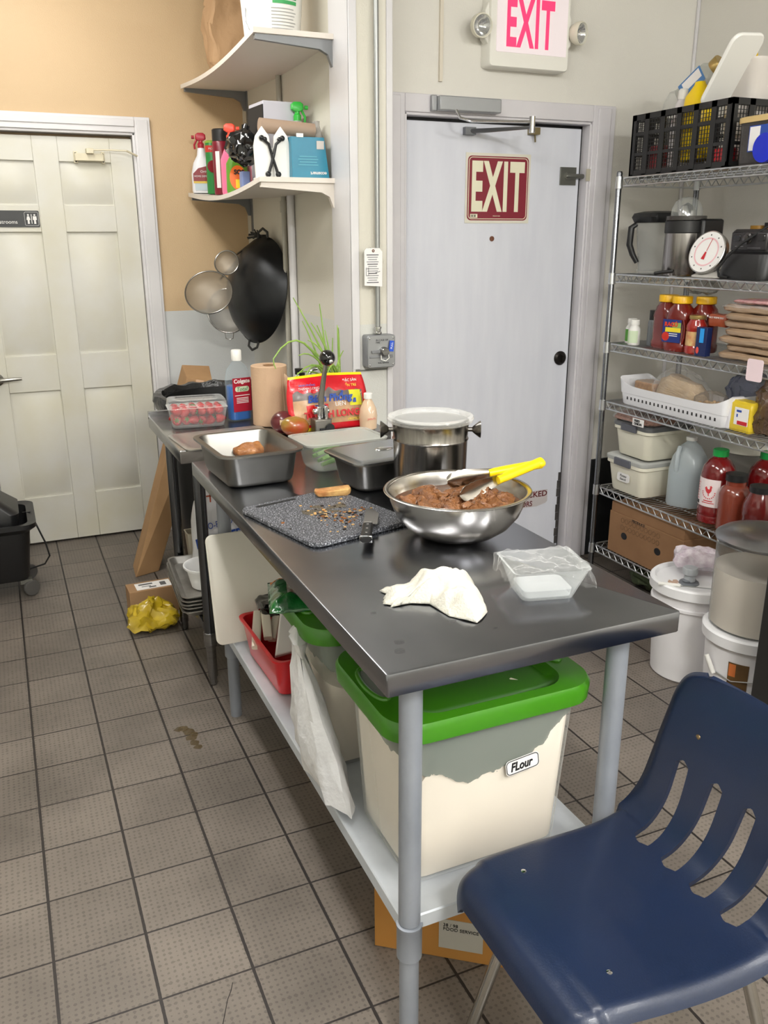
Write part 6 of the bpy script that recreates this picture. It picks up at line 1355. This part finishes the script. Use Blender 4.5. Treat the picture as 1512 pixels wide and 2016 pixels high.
def sauce_jar(x, y, lb, s=1.0, full=True, name='sauce_jar', capm=ycap, rz=0, hk_=1.0):
    t = thing(name, lb, 'jar', (x, y, Z3), rz, 'big tomato sauce jars')
    h = 0.212*hk_
    obj('jar_body', MB().rr([(0.105*s, 0.085*s, 0.03, 0), (0.115*s, 0.095*s, 0.035, 0.008), (0.115*s, 0.095*s, 0.035, 0.03*hk_), (0.108*s, 0.09*s, 0.035, 0.036*hk_), (0.108*s, 0.09*s, 0.035, 0.125*hk_), (0.115*s, 0.095*s, 0.04, 0.135*hk_), (0.095*s, 0.085*s, 0.04, 0.172*hk_), (0.068*s, 0.068*s, 0.034, 0.188*hk_), (0.066*s, 0.066*s, 0.033, 0.195*hk_)], n=6), sauce, t)
    obj('cap', MB().lathe([(0.038*s, h-0.020), (0.040*s, h-0.018), (0.040*s, h+0.006), (0.038*s, h+0.009), (0, h+0.009)], 36), capm, t)
    return t
t = sauce_jar(2.592, 2.905, 'big pasta sauce jar with yellow lid, furthest of the row', rz=R(-90)); 
t = sauce_jar(2.575, 2.805, 'big pasta sauce jar with yellow lid and a blue label facing the room', rz=R(-78))
lb_ = obj('label', MB().cbox(-0.005, -0.0485, 0.083, 0.088, 0.0016, 0.092), mat('label_navy', (30, 50, 120), 0.4), t)
obj('label_band', MB().cbox(0.002, -0.0496, 0.088, 0.074, 0.0012, 0.018), mat('label_yellow', (236, 214, 50), 0.4), t); obj('label_sky', MB().cbox(0.018, -0.0494, 0.108, 0.04, 0.001, 0.02), mat('label_field_green', (140, 176, 90), 0.4), t)
text('brand_lettering', 'RAGÚ', 0.03, mat('label_red_orange', (216, 60, 30), 0.4), t, (-0.008, -0.0506, 0.112), width=0.062, bold=0.0012)
obj('label_tomato', MB().lathe([(0.018, 0), (0, 0.001)], 20, c0=False, c1=False).rot(pi/2, 'X').mv(-0.032, -0.0496, 0.060), mat('label_tomato', (196, 44, 30), 0.4), t)
for z_ in (0.072, 0.064): obj('print_line', MB().cbox(0.004, -0.0496, z_, 0.04, 0.0008, 0.003), paper, t)
obj('handle_dent', MB().tube([(0.046, -0.044, 0.13), (0.052, -0.042, 0.10), (0.052, -0.042, 0.06), (0.046, -0.044, 0.035)], 0.005, 8), sauce, t)
sauce_jar(2.635, 2.735, 'big pasta sauce jar with yellow lid behind the smaller jar', rz=R(-90))
sauce_jar(2.70, 2.535, 'pasta sauce jar with yellow lid half hidden behind the rice paper', rz=R(-90))
t = thing('salsa_jar', 'glass jar of red sauce with gold lid and cream label', 'jar', (2.565, 2.700, Z3), R(-80))
obj('jar_body', MB().lathe([(0.036, 0), (0.041, 0.005), (0.041, 0.030), (0.038, 0.034), (0.038, 0.090), (0.041, 0.098), (0.040, 0.115), (0.030, 0.132), (0.029, 0.142)], 32), mat('red_salsa', (150, 34, 26), 0.15, coat=0.5), t)
obj('cap', MB().lathe([(0.031, 0.138), (0.032, 0.140), (0.032, 0.152), (0, 0.154)], 28), mat('gold_lid', (176, 150, 92), 0.35, 0.6), t)
obj('label', MB().arc(0.0385, 0.034, 0.090, R(215), R(325)), mat('label_cream_green', (214, 206, 140), 0.5, nz=(40, (190, 70, 50), 0.0)), t)
t = thing('pasta_box', 'narrow navy blue box with a light blue stripe', 'box', (2.545, 2.635, Z3), R(-84))
obj('box_body', MB().cbox(0, 0, 0.056, 0.052, 0.03, 0.112), mat('box_navy', (24, 38, 84), 0.35), t, bev=0.001)
obj('box_stripe', MB().cbox(0.002, -0.0155, 0.080, 0.020, 0.001, 0.055), mat('sky_stripe', (40, 150, 226), 0.4), t)
obj('box_badge', MB().lathe([(0.011, 0), (0, 0.001)], 20, c0=False, c1=False).xf(Matrix.Diagonal((0.7, 1.2, 1, 1))).rot(pi/2, 'X').mv(-0.014, -0.0156, 0.022), mat('badge_red', (206, 70, 60), 0.4), t)
t = thing('soup_packet', 'orange brown packet lying between the jars and the rice paper', 'packet', (2.60, 2.61, Z3+0.116), R(-85)); obj('packet_body', MB().rrc([(0.085, 0.05, 0.01, 0), (0.09, 0.056, 0.012, 0.02), (0.085, 0.05, 0.01, 0.045)]).crumple(0.003, 30), mat('packet_rust', (156, 74, 44), 0.35), t); text('lettering', 'RICE VERMICELLI', 0.01, paper, t, (0, -0.0300, 0.034), width=0.07)
rp = mat('rice_paper_pack', (186, 160, 132), 0.4, nz=(8, (150, 124, 100), 0.1, (1, 1, 14)), coat=0.35, bump=(12, 0.4, (1, 1, 12)))
random.seed(9)
for k in range(7):
    z_ = Z3+0.0005+k*0.0295
    lbs = ['lowest', 'second from the bottom', 'third from the bottom', 'middle', 'fifth from the bottom', 'second from the top', 'topmost']
    def pkf(u, v): return None
    mbk = MB().rrc([(0.20, 0.30, 0.05, 0), (0.225, 0.33, 0.06, 0.006), (0.23, 0.335, 0.06, 0.018), (0.20, 0.31, 0.05, 0.0275)], m=44).crumple(0.0035, 14, seed=k)
    g = tag(obj('rice_paper_pack', mbk, rp), 'flat bag of rice paper, %s in the pile beside the sauce jars' % lbs[k], 'packet', 'bags of rice paper piled beside the sauce jars')
    g.location = (2.655+0.01*sin(k*2), 2.40+0.012*cos(k*3), z_+0.002)
    if k == 6: obj('film_wrap', MB().rrc([(0.205, 0.315, 0.05, 0.026), (0.235, 0.345, 0.06, 0.020), (0.18, 0.27, 0.05, 0.036)], m=44).crumple(0.006, 30), film, g)
g = tag(obj('pink_banner_pack', MB().rrc([(0.16, 0.27, 0.03, 0), (0.18, 0.29, 0.03, 0.006), (0.16, 0.27, 0.03, 0.012)]).crumple(0.004, 25), mat('pink_print', (196, 110, 120), 0.4, nz=(40, (226, 200, 196), 0.1))), 'pink printed packet edge on top of the pile of rice paper', 'packet'); g.location = (2.625, 2.37, Z3+0.214)
t = thing('price_tag', 'pale pink card tag clipped to the shelf edge', 'tag', (RX0-0.003, 2.345, LV[3]-0.03)); obj('tag_card', MB().rr([(0.08, 0.075, 0.01, 0), (0.08, 0.075, 0.01, 0.001)]).rot(-pi/2, 'Y').rot(R(0), 'X').mv(-0.003, -0.03, 0.022), mat('pink_card', (236, 214, 220), 0.5), t)

t = thing('oil_bottle', 'bottle with a green and yellow cap at the far side of the sauce jars', 'bottle', (2.70, 2.985, Z3)); obj('bottle_body', MB().lathe([(0.030, 0), (0.032, 0.004), (0.032, 0.12), (0.016, 0.165)], 24), mat('bottle_dark_green', (50, 70, 40), 0.3), t); obj('cap', MB().lathe([(0.020, 0.163), (0.021, 0.185), (0, 0.187)], 20), mat('cap_lime', (150, 190, 40), 0.4), t)
g = tag(obj('loose_film_bag', MB().rrc([(0.06, 0.10, 0.02, 0), (0.08, 0.16, 0.03, 0.01), (0.07, 0.13, 0.03, 0.035), (0.03, 0.05, 0.01, 0.055)], m=44).crumple(0.012, 22).crumple(0.005, 60), mat('film_pale_grey', (150, 150, 146), 0.15, alpha=0.35, bump=(40, 0.6)), angle=30), 'crumpled clear film bag lying on top of the yellow jar lids', 'plastic bag'); g.location = (2.66, 2.79, Z3+0.232)
# level 3: white basket
Z2 = Z(2)
t = thing('white_basket', 'long white plastic basket with small square holes on the shelf', 'basket', (2.60, 2.765, Z2), R(0))
def brow(y): return 0.104+0.024*max(0, (abs(y)-0.235)/0.085)**2 if abs(y) > 0.235 else 0.104-0.012*(1-(y/0.235)**2)
hxb, hyb = 0.095, 0.325
mb = MB(); n = 5
lo = rring(0.150, 0.60, 0.02, 0.0, n=n); secs_ = []
def ring_at(k, zf): return [(p[0]*k[0], p[1]*k[1], zf(p)) for p in lo]
r0_ = ring_at((1, 1), lambda p: 0.0); r1_ = ring_at((1.06, 1.02), lambda p: 0.006); r2_ = ring_at((1.13, 1.04), lambda p: 0.052)
r3_ = ring_at((1.16, 1.05), lambda p: 0.053); r4_ = ring_at((1.22, 1.075), lambda p: 0.092+0.035*abs(p[1]/0.3)**6); r5_ = ring_at((1.18, 1.06), lambda p: 0.092+0.035*abs(p[1]/0.3)**6); r6_ = ring_at((1.08, 1.02), lambda p: 0.05); r7_ = ring_at((1.0, 0.99), lambda p: 0.004)
def dens(r):
    out = []
    for i in range(len(r)):
        a, b = Vector(r[i]), Vector(r[(i+1) % len(r)]); m_ = max(1, int((b-a).length/0.02) if abs(a.y-b.y) > 0.2 else 1)
        m_ = 24 if abs(a.y-b.y) > 0.2 else 1
        for k in range(m_): out.append(tuple(a.lerp(b, k/m_)))
    return out
def lift(r, amp): return [(x, y, z+(0.035*abs(y/0.32)**7 if z > 0.08 else 0)) for x, y, z in r]
flatz = lambda r: [(x, y, 0.086 if z > 0.08 else z) for x, y, z in r]
mb.loft([dens(r0_), dens(r1_), dens(r2_), dens(r3_)]+[lift(dens(flatz(r)), 0) for r in (r4_, r5_)]+[dens(r6_), dens(r7_)])
obj('basket_body', mb, mat('basket_white', (232, 232, 236), 0.35), t, angle=50)
for k in range(22):
    y_ = 0.262-k*0.0250; obj('slot_hole', MB().cbox(-0.0826, y_, 0.032, 0.0012, 0.0085, 0.013), mat('hole_shade', (52, 50, 52), 0.8), t)
bb = Z2+0.006
t = thing('bread_box', 'clear box holding a slice of seeded bread at the far basket end', 'container', (2.60, 2.975, bb+0.004)); obj('box_shell', MB().rr([(0.10, 0.15, 0.01, 0), (0.115, 0.17, 0.012, 0.10)]), clear, t)
g = tag(obj('seeded_bread', MB().rrc([(0.085, 0.125, 0.01, 0), (0.09, 0.13, 0.015, 0.01), (0.09, 0.13, 0.015, 0.038), (0.08, 0.12, 0.012, 0.044)]).crumple(0.003, 50), mat('seeded_crust', (196, 152, 104), 0.7, nz=(60, (128, 84, 48), 0.0))), 'slab of seeded bread inside the clear box', 'bread'); g.location = (2.60, 2.975, bb+0.058)
nd_ = mat('dry_noodles', (196, 172, 140), 0.6, nz=(14, (164, 138, 106), 0.1, (12, 1, 12)), bump=(20, 0.6, (14, 1, 14)))
g = tag(obj('noodle_bag', MB().rrc([(0.09, 0.20, 0.03, 0), (0.11, 0.26, 0.05, 0.02), (0.10, 0.25, 0.05, 0.075), (0.06, 0.16, 0.03, 0.110)], m=44).crumple(0.008, 14), nd_), 'clear bag of pale dried rice noodles in the white basket', 'noodles'); g.location = (2.60, 2.79, bb+0.030); g.rotation_euler = (R(10), 0, 0)
obj('bag_film', MB().rrc([(0.10, 0.22, 0.03, -0.002), (0.125, 0.29, 0.05, 0.03), (0.11, 0.28, 0.05, 0.085), (0.05, 0.14, 0.03, 0.15)], m=44).crumple(0.012, 26), film, g)
nut = mat('peanuts', (214, 178, 126), 0.5, nz=(60, (170, 130, 84), 0.1)); random.seed(4); mb = MB()
for k in range(60): mb.ball((random.gauss(0, 0.022), random.gauss(0, 0.03), random.uniform(0, 0.04)), 0.0075, 8, (1, 1.3, 1))
g = tag(obj('nuts', mb, nut), 'loose pale nuts in a clear bag in the basket', 'nuts'); g['kind'] = 'stuff'; g.location = (2.58, 2.600, bb+0.035)
g = tag(obj('nut_bag', MB().rrc([(0.10, 0.13, 0.03, 0), (0.12, 0.15, 0.05, 0.03), (0.11, 0.14, 0.05, 0.065), (0.04, 0.06, 0.02, 0.10)], m=44).crumple(0.010, 26), mat('film_dark', (150, 140, 128), 0.1, alpha=0.30, bump=(40, 0.5)), angle=30), 'clear crinkled bag around the nuts in the basket', 'plastic bag'); g.location = (2.585, 2.60, bb+0.018)
for k, (x, y, s_, lb) in enumerate([(2.72, 2.54, 0.85, 'clear crinkled bag with blue print behind the white basket'), (2.76, 2.33, 0.9, 'clear crinkled bag bulging behind the yellow pack'), (2.60, 2.30, 0.7, 'crinkled bag of dark dried mushrooms at the shelf edge')]):
    g = tag(obj('crinkled_bag', MB().rrc([(0.14*s_, 0.16*s_, 0.04, 0), (0.18*s_, 0.20*s_, 0.06, 0.04), (0.16*s_, 0.18*s_, 0.05, 0.12), (0.05, 0.07, 0.02, 0.19)], m=44).crumple(0.022, 18, seed=k).crumple(0.008, 50), [mat('film_blueish', (84, 92, 120), 0.1, alpha=0.5, bump=(40, 0.6)), mat('film_grey', (120, 114, 108), 0.1, alpha=0.5, bump=(40, 0.6)), mat('film_mushroom', (92, 70, 54), 0.2, alpha=0.85, bump=(40, 0.8))][k], angle=30), lb, 'plastic bag'); g.location = (x, y, Z2+0.024)
t = thing('noodle_pack', 'white and yellow pack with a blue and red printed panel', 'packet', (2.572, 2.395, Z2+0.003), R(-92))
obj('pack_body', MB().rrc([(0.10, 0.07, 0.008, 0), (0.11, 0.08, 0.012, 0.01), (0.11, 0.075, 0.012, 0.105), (0.10, 0.05, 0.008, 0.115)]).crumple(0.002, 30), mat('pack_yellow', (226, 196, 50), 0.35), t)
obj('pack_side', MB().rr([(0.020, 0.082, 0.006, 0.002), (0.030, 0.086, 0.008, 0.01), (0.030, 0.080, 0.008, 0.11), (0.015, 0.05, 0.006, 0.122)]).mv(-0.058, 0, 0), mat('pack_white', (226, 224, 230), 0.35), t)
obj('pack_panel', MB().cbox(0.012, -0.0415, 0.060, 0.070, 0.002, 0.066), paper, t); obj('panel_flag', MB().cbox(0.020, -0.043, 0.036, 0.050, 0.0012, 0.014), red_ink, t); obj('panel_mark', MB().cbox(0.0, -0.043, 0.080, 0.024, 0.0012, 0.008).cbox(-0.008, -0.043, 0.062, 0.006, 0.0012, 0.012), blue_ink, t)

# level 2
Z1 = Z(1)
tote = mat('tote_cream', (232, 228, 210), 0.4); toteL = mat('tote_lid', (206, 208, 204), 0.3, alpha=0.7)
latch = mat('latch_grey', (88, 90, 98), 0.4)
def tote_box(z, lb, taper, lidm, fillm):
    t = thing('latching_tote', lb, 'storage box', (2.655, 3.010, z), R(0), 'latching storage boxes on the shelving')
    obj('tote_body', MB().rr([(0.235, 0.215, 0.03, 0), (0.245, 0.225, 0.035, 0.008), (0.275, 0.250, 0.035, 0.125), (0.29, 0.268, 0.035, 0.13), (0.29, 0.268, 0.035, 0.145)], n=6), fillm, t)
    obj('tote_lid', MB().rr([(0.292, 0.270, 0.035, 0.145), (0.296, 0.274, 0.035, 0.150), (0.296, 0.274, 0.035, 0.162), (0.27, 0.25, 0.03, 0.168), (0.24, 0.21, 0.03, 0.160)], n=6), lidm, t)
    obj('latch', MB().cbox(-0.150, 0.0, 0.146, 0.012, 0.11, 0.034), latch, t, bev=0.004)
    return t
ta = tote_box(Z1, 'lower of two stacked boxes of white powder, with grey latch and oval tag', 1, toteL, tote)
tp = obj('name_tag', MB().prism([(-0.042, -0.014), (-0.03, -0.020), (0.03, -0.020), (0.042, -0.014), (0.042, 0.014), (0.03, 0.020), (-0.03, 0.020), (-0.042, 0.014)], -0.001, 0.001, 'x').mv(-0.138, 0.0, 0.075), paper, ta)
text('lettering', 'Potato\nStarch', 0.014, ink, tp, (-0.1395, 0, 0.075), rot=SIDE, width=0.045, shear=0.3)
tb_ = tote_box(Z1+0.1690, 'upper of two stacked boxes of white powder, with smoky lid', 1, mat('tote_lid_smoke', (120, 122, 124), 0.3, alpha=0.75), tote)
tb_.location.x += 0.012; tb_.scale = (0.94, 0.94, 0.92)
t = thing('fried_onion_bag', 'flat clear bag of crispy bits with a handwritten tag above the boxes', 'packet', (2.62, 3.015, Z1+0.1690+0.1565))
obj('bag_contents', MB().rrc([(0.15, 0.22, 0.04, 0), (0.19, 0.26, 0.05, 0.008), (0.17, 0.24, 0.05, 0.032)], m=44).crumple(0.004, 20), mat('fried_bits', (176, 128, 106), 0.6, nz=(90, (110, 66, 50), 0.0), bump=(90, 0.8)), t)
obj('bag_film', MB().rrc([(0.16, 0.24, 0.04, 0.0), (0.205, 0.28, 0.05, 0.012), (0.18, 0.25, 0.05, 0.036)], m=44).crumple(0.005, 30), film, t)
tp = obj('name_tag', MB().prism([(-0.036, -0.016), (0.036, -0.016), (0.036, 0.016), (-0.036, 0.016)], -0.001, 0.001, 'x').mv(-0.122, -0.095, 0.022), paper, t)
text('lettering', 'FRIED\nONION', 0.012, ink, tp, (-0.1235, -0.095, 0.022), rot=SIDE, width=0.05, bold=0.0005)
t = thing('water_jug', 'translucent gallon jug half full of water', 'jug', (2.665, 2.765, Z1), R(-60))
jug = mat('jug_plastic', (206, 216, 220), 0.25, alpha=0.5)
obj('jug_body', MB().rr([(0.14, 0.14, 0.04, 0), (0.15, 0.15, 0.045, 0.01), (0.15, 0.15, 0.045, 0.16), (0.135, 0.135, 0.055, 0.215), (0.085, 0.085, 0.04, 0.26), (0.042, 0.042, 0.02, 0.278), (0.040, 0.040, 0.0195, 0.288)], n=6), jug, t)
obj('water_fill', MB().rr([(0.138, 0.138, 0.04, 0.003), (0.146, 0.146, 0.043, 0.012), (0.146, 0.146, 0.043, 0.155)], n=6), mat('jug_water', (176, 192, 200), 0.1, alpha=0.55), t)
obj('cap', MB().lathe([(0.023, 0.286), (0.023, 0.300), (0, 0.302)], 24), white_pl, t)
obj('jug_handle', MB().tube([(-0.03, -0.052, 0.262), (-0.03, -0.073, 0.24), (-0.03, -0.078, 0.19), (-0.03, -0.070, 0.160)], 0.010, 10), jug, t)
chili = mat('chilli_sauce', (124, 20, 22), 0.15, nz=(6, (100, 14, 16), 0.2), coat=0.6)
gcap = mat('cap_green', (20, 150, 66), 0.35)
def sriracha(x, y, lb, label=True):
    t = thing('chilli_sauce_bottle', lb, 'bottle', (x, y, Z1), R(-70), 'big chilli sauce bottles')
    obj('bottle_body', MB().lathe([(0.058, 0), (0.066, 0.006), (0.068, 0.03), (0.066, 0.034), (0.068, 0.038), (0.068, 0.058), (0.066, 0.062), (0.067, 0.20), (0.060, 0.235), (0.040, 0.262), (0.027, 0.272), (0.026, 0.282)], 44), chili, t)
    obj('cap', MB().lathe([(0.031, 0.278), (0.031, 0.302), (0.028, 0.305), (0, 0.305)], 32), gcap, t)
    if label:
        obj('label', MB().arc(0.0675, 0.075, 0.190, R(195), R(305), n=16), mat('label_pale_pink', (236, 222, 222), 0.45), t)
        rd = mat('label_print_red', (206, 60, 66), 0.5)
        for k in range(7): obj('print_line', MB().arc(0.0682, 0.100+k*0.011, 0.104+k*0.011, R(200), R(228-(k % 3)*3), n=4), mat('print_pink', (226, 150, 156), 0.5), t)
        # a rooster, as printed on the bottle
        ro = [(-0.012, 0.002), (-0.016, 0.014), (-0.010, 0.020), (-0.004, 0.010), (0.003, 0.008), (0.006, 0.018), (0.004, 0.024), (0.008, 0.022), (0.010, 0.026), (0.012, 0.021), (0.015, 0.018), (0.012, 0.016), (0.012, 0.004), (0.006, -0.006), (0.002, -0.008), (0.003, -0.018), (0.0, -0.018), (-0.001, -0.008), (-0.006, -0.006)]
        mbr = MB().prism(ro, -0.0006, 0.0006, 'y'); A0 = R(268)
        def bend(mb, A, zc, r=0.0690): mb.v = [((r-v[1])*cos(A+v[0]/0.068), (r-v[1])*sin(A+v[0]/0.068), v[2]+zc) for v in mb.v]; return mb
        obj('rooster_print', bend(mbr, A0, 0.140), rd, t, flat=True)
        for k in range(11):
            a = -0.25*pi-k*pi*0.15+pi*0.5; mbk = MB().cbox(0.026*cos(pi+k*pi/10), 0, 0.026*sin(pi+k*pi/10), 0.004, 0.001, 0.004); obj('print_dot', bend(mbk, A0, 0.136), rd, t)
        obj('print_line', MB().arc(0.0682, 0.098, 0.102, R(252), R(284), n=6).arc(0.0682, 0.090, 0.093, R(246), R(290), n=6), rd, t)
        obj('barcode', MB().arc(0.0682, 0.080, 0.094, R(200), R(214), n=4).arc(0.0682, 0.080, 0.094, R(218), R(230), n=4), ink, t)
    return t
sriracha(2.600, 2.530, 'big chilli sauce bottle with green cap and white rooster label')
sriracha(2.735, 2.415, 'second big chilli sauce bottle with green cap, further back', False)
t = thing('brown_sauce_jar', 'jar of brown red sauce with black lid in front of the second chilli bottle', 'jar', (2.580, 2.415, Z1))
obj('jar_body', MB().lathe([(0.052, 0), (0.060, 0.006), (0.060, 0.15), (0.052, 0.175), (0.038, 0.187), (0.038, 0.210)], 36), mat('brown_sauce', (120, 52, 36), 0.2, coat=0.5), t); obj('cap', MB().lathe([(0.042, 0.206), (0.042, 0.232), (0, 0.234)], 32), black_pl, t)
t = thing('red_sauce_jar', 'ribbed clear jar of red sauce at the picture edge', 'jar', (2.565, 2.275, Z1))
obj('jar_body', MB().lathe([(0.055, 0), (0.062, 0.006), (0.060, 0.04), (0.063, 0.05), (0.060, 0.10), (0.063, 0.11), (0.060, 0.15), (0.045, 0.185), (0.040, 0.20)], 36), mat('dark_red_sauce', (92, 24, 22), 0.15, coat=0.6), t); obj('cap', MB().lathe([(0.044, 0.198), (0.044, 0.22), (0, 0.222)], 32), black_pl, t)
g = tag(obj('blue_red_can', MB().lathe([(0.033, 0), (0.034, 0.003), (0.034, 0.12), (0.03, 0.124), (0, 0.124)], 28), mat('can_blue_red', (40, 90, 130), 0.4, nz=(16, (170, 40, 50), 0.0))), 'blue and red can between the sauce jars', 'can'); g.location = (2.648, 2.335, Z1)
t = thing('white_lidded_bowl', 'clear container with thick white rim behind the chilli bottle', 'container', (2.815, 2.60, Z1)); obj('bowl_body', MB().lathe([(0.07, 0), (0.075, 0.004), (0.095, 0.26)], 36), mat('smoky_bowl', (120, 118, 112), 0.2, alpha=0.5), t); obj('rim', MB().lathe([(0.097, 0.26), (0.105, 0.264), (0.105, 0.285), (0.09, 0.30), (0, 0.302)], 36), mat('rim_offwhite', (222, 220, 208), 0.4), t)

# bottom level
Z0 = Z(0)
t = thing('produce_carton', 'brown produce carton with two hand holes and printed rings', 'box', (2.512, 2.59, Z0))
obj('carton_body', MB().box(0, 0, 0, 0.36, 0.485, 0.195).box(0.004, 0.004, 0.195, 0.356, 0.481, 0.240), mat('carton_mid_brown', (150, 112, 78), 0.8, nz=(8, (136, 100, 68), 0.1)), t, bev=0.002)
for y_ in (0.375, 0.150): obj('hand_hole', MB().prism([(y_+0.020*cos(a), 0.098+0.0165*sin(a)) for a in [2*pi*i/20 for i in range(20)]], -0.0010, 0.0004, 'x'), ink, t)
rg = mat('ring_print', (112, 84, 58), 0.8)
for r_ in range(2):
    for k in range(10):
        yc, zc = 0.392-k*0.0265, 0.170-r_*0.033
        obj('printed_ring', MB().tube([(-0.0006, yc+0.010*cos(a), zc+0.011*sin(a)) for a in [2*pi*i/14 for i in range(14)]], 0.0012, 4, closed=True), rg, t)
text('lettering', 'PRODUCE', 0.02, ink, t, (-0.001, 0.285, 0.187), rot=SIDE, width=0.085)
g = tag(obj('green_netting', MB().ball((0, 0, 0), 0.07, 20, (1.2, 1.4, 0.6)).crumple(0.02, 20), mat('dark_leafy', (66, 76, 50), 0.7)), 'dull green leafy lump in the dark under the shelving', 'vegetable'); g.location = (2.62, 2.90, 0.052)

# ---------------------------------------------------------------- buckets on the floor
t = thing('lidded_bucket', 'white plastic bucket with lid and grey spout by the shelving', 'bucket', (2.228, 2.212, 0.0006))
obj('bucket_body', MB().lathe([(0.128, 0), (0.134, 0.006), (0.148, 0.285), (0.156, 0.288), (0.156, 0.298), (0.149, 0.300), (0.150, 0.335), (0.159, 0.338), (0.159, 0.345)], 56), mat('bucket_white', (228, 226, 228), 0.35), t)
obj('bucket_lid', MB().lathe([(0.160, 0.336), (0.165, 0.340), (0.165, 0.372), (0.160, 0.378), (0.148, 0.378), (0.142, 0.366), (0.0, 0.366)], 56), mat('lid_bright_white', (236, 236, 238), 0.35), t)
obj('spout_base', MB().lathe([(0.036, 0.366), (0.034, 0.372), (0.024, 0.374)], 24, -0.052, -0.016).ball((-0.052, -0.016, 0.378), 0.02, 14, (1.4, 1.0, 0.5)), mat('spout_grey', (110, 114, 120), 0.4), t)
obj('spout_cap', MB().lathe([(0.021, 0.376), (0.019, 0.400), (0.027, 0.404), (0.027, 0.424), (0.024, 0.428), (0, 0.428)], 24, -0.052, -0.016), mat('cap_pale_grey', (164, 168, 172), 0.35), t)
obj('bail', MB().tube([(-0.165, 0.0, 0.375), (-0.10, -0.075, 0.382), (0.0, -0.125, 0.372), (0.08, -0.150, 0.350), (0.14, -0.13, 0.33)], 0.0025, 6), wire, t); obj('bail_grip', MB().tube([(-0.17, 0.01, 0.376), (-0.125, -0.052, 0.382)], 0.007, 8), white_pl, t)
obj('lid_stain', MB().lathe([(0.022, 0.3664), (0.0, 0.3668)], 20, -0.095, 0.015, False, False).crumple(0.006, 60), mat('brown_spill', (190, 160, 140), 0.5), t)
g = tag(obj('plastic_wrap_pack', MB().rrc([(0.13, 0.09, 0.03, 0), (0.17, 0.12, 0.04, 0.015), (0.16, 0.11, 0.04, 0.05), (0.10, 0.06, 0.02, 0.065)], m=44).crumple(0.012, 22), mat('printed_wrap', (224, 218, 222), 0.25, nz=(50, (176, 156, 172), 0.1), coat=0.4)), 'white printed plastic pack lying on the lidded bucket', 'packet'); g.location = (2.268, 2.262, 0.3785+0.016); g.rotation_euler = (0, 0, R(-40))
BBX, BBY = 2.168, 1.885
t = thing('labelled_bucket', 'white bucket with gold and black label under the steel lidded pail', 'bucket', (BBX, BBY, 0.0006))
obj('bucket_body', MB().lathe([(0.125, 0), (0.131, 0.006), (0.143, 0.285), (0.143, 0.30)], 56), mat('bucket_white', (228, 226, 228), 0.35), t)
obj('bucket_lid', MB().lathe([(0.150, 0.292), (0.156, 0.296), (0.158, 0.330), (0.152, 0.336), (0.0, 0.336)], 56), mat('lid_bright_white', (236, 236, 238), 0.35), t)
def bl_(a0, a1, z0, z1, m_, nm): obj(nm, lab(a0, a1, z0, z1, None, 0.131, 0.143, 0.285, off=0.0015), m_, t)
bl_(R(198), R(224), 0.10, 0.25, mat('label_bronze', (112, 82, 42), 0.4, nz=(14, (80, 58, 34), 0.1)), 'label'); bl_(R(199), R(208), 0.20, 0.245, mat('label_flame', (214, 120, 60), 0.4), 'label_flame'); bl_(R(240), R(244), 0.05, 0.22, mat('barcode_print', (60, 60, 64), 0.5), 'barcode')
obj('bail', MB().tube([(-0.150, 0.02, 0.20), (-0.135, -0.06, 0.185), (-0.09, -0.125, 0.20), (-0.02, -0.152, 0.23), (0.05, -0.148, 0.25)], 0.0022, 6), wire, t); obj('bail_grip', MB().tube([(-0.158, 0.03, 0.245), (-0.150, 0.0, 0.190)], 0.008, 10), white_pl, t)
t = thing('steel_lidded_pail', 'frosted pail of white flour with domed steel lid at the picture edge', 'pail', (BBX+0.01, BBY, 0.3378))
obj('pail_body', MB().lathe([(0.140, 0), (0.148, 0.004), (0.150, 0.30)], 56, c1=False), mat('pail_frost', (150, 154, 152), 0.3, alpha=0.22), t)
obj('flour_fill', MB().lathe([(0.138, 0.004), (0.1460, 0.010), (0.1475, 0.200), (0.12, 0.190), (0.0, 0.170)], 56, c1=False), flour, t)
obj('pail_lid', MB().lathe([(0.156, 0.296), (0.158, 0.300), (0.157, 0.306), (0.140, 0.318), (0.09, 0.330), (0.0, 0.334)], 56, c0=True, c1=False), mat('lid_satin_steel', (168, 170, 174), 0.28, 1.0), t)
# dark cabinet side at the picture edge
dc = W(1497, 1230, 1, 1.66)
t = thing('dark_cabinet', 'dark charcoal cabinet side cutting in at the right picture edge', 'cabinet', (dc.x+0.26, 1.41, 0.0006))
obj('cabinet_body', MB().cbox(0, 0, 0.46, 0.52, 0.50, 0.86).cbox(0, 0, 0.02, 0.48, 0.46, 0.04), mat('charcoal_metal', (46, 45, 44), 0.4, 0.2), t, bev=0.004)
obj('cabinet_top', MB().cbox(0, 0, 0.900, 0.54, 0.52, 0.02), mat('charcoal_metal', (46, 45, 44), 0.4, 0.2), t, bev=0.003)
obj('cabinet_door', MB().cbox(0, -0.258, 0.47, 0.49, 0.016, 0.80), mat('charcoal_metal', (46, 45, 44), 0.4, 0.2), t, bev=0.003)
for o in bpy.data.objects:
    if 'label' in o and o['label'] == '': del o['label']
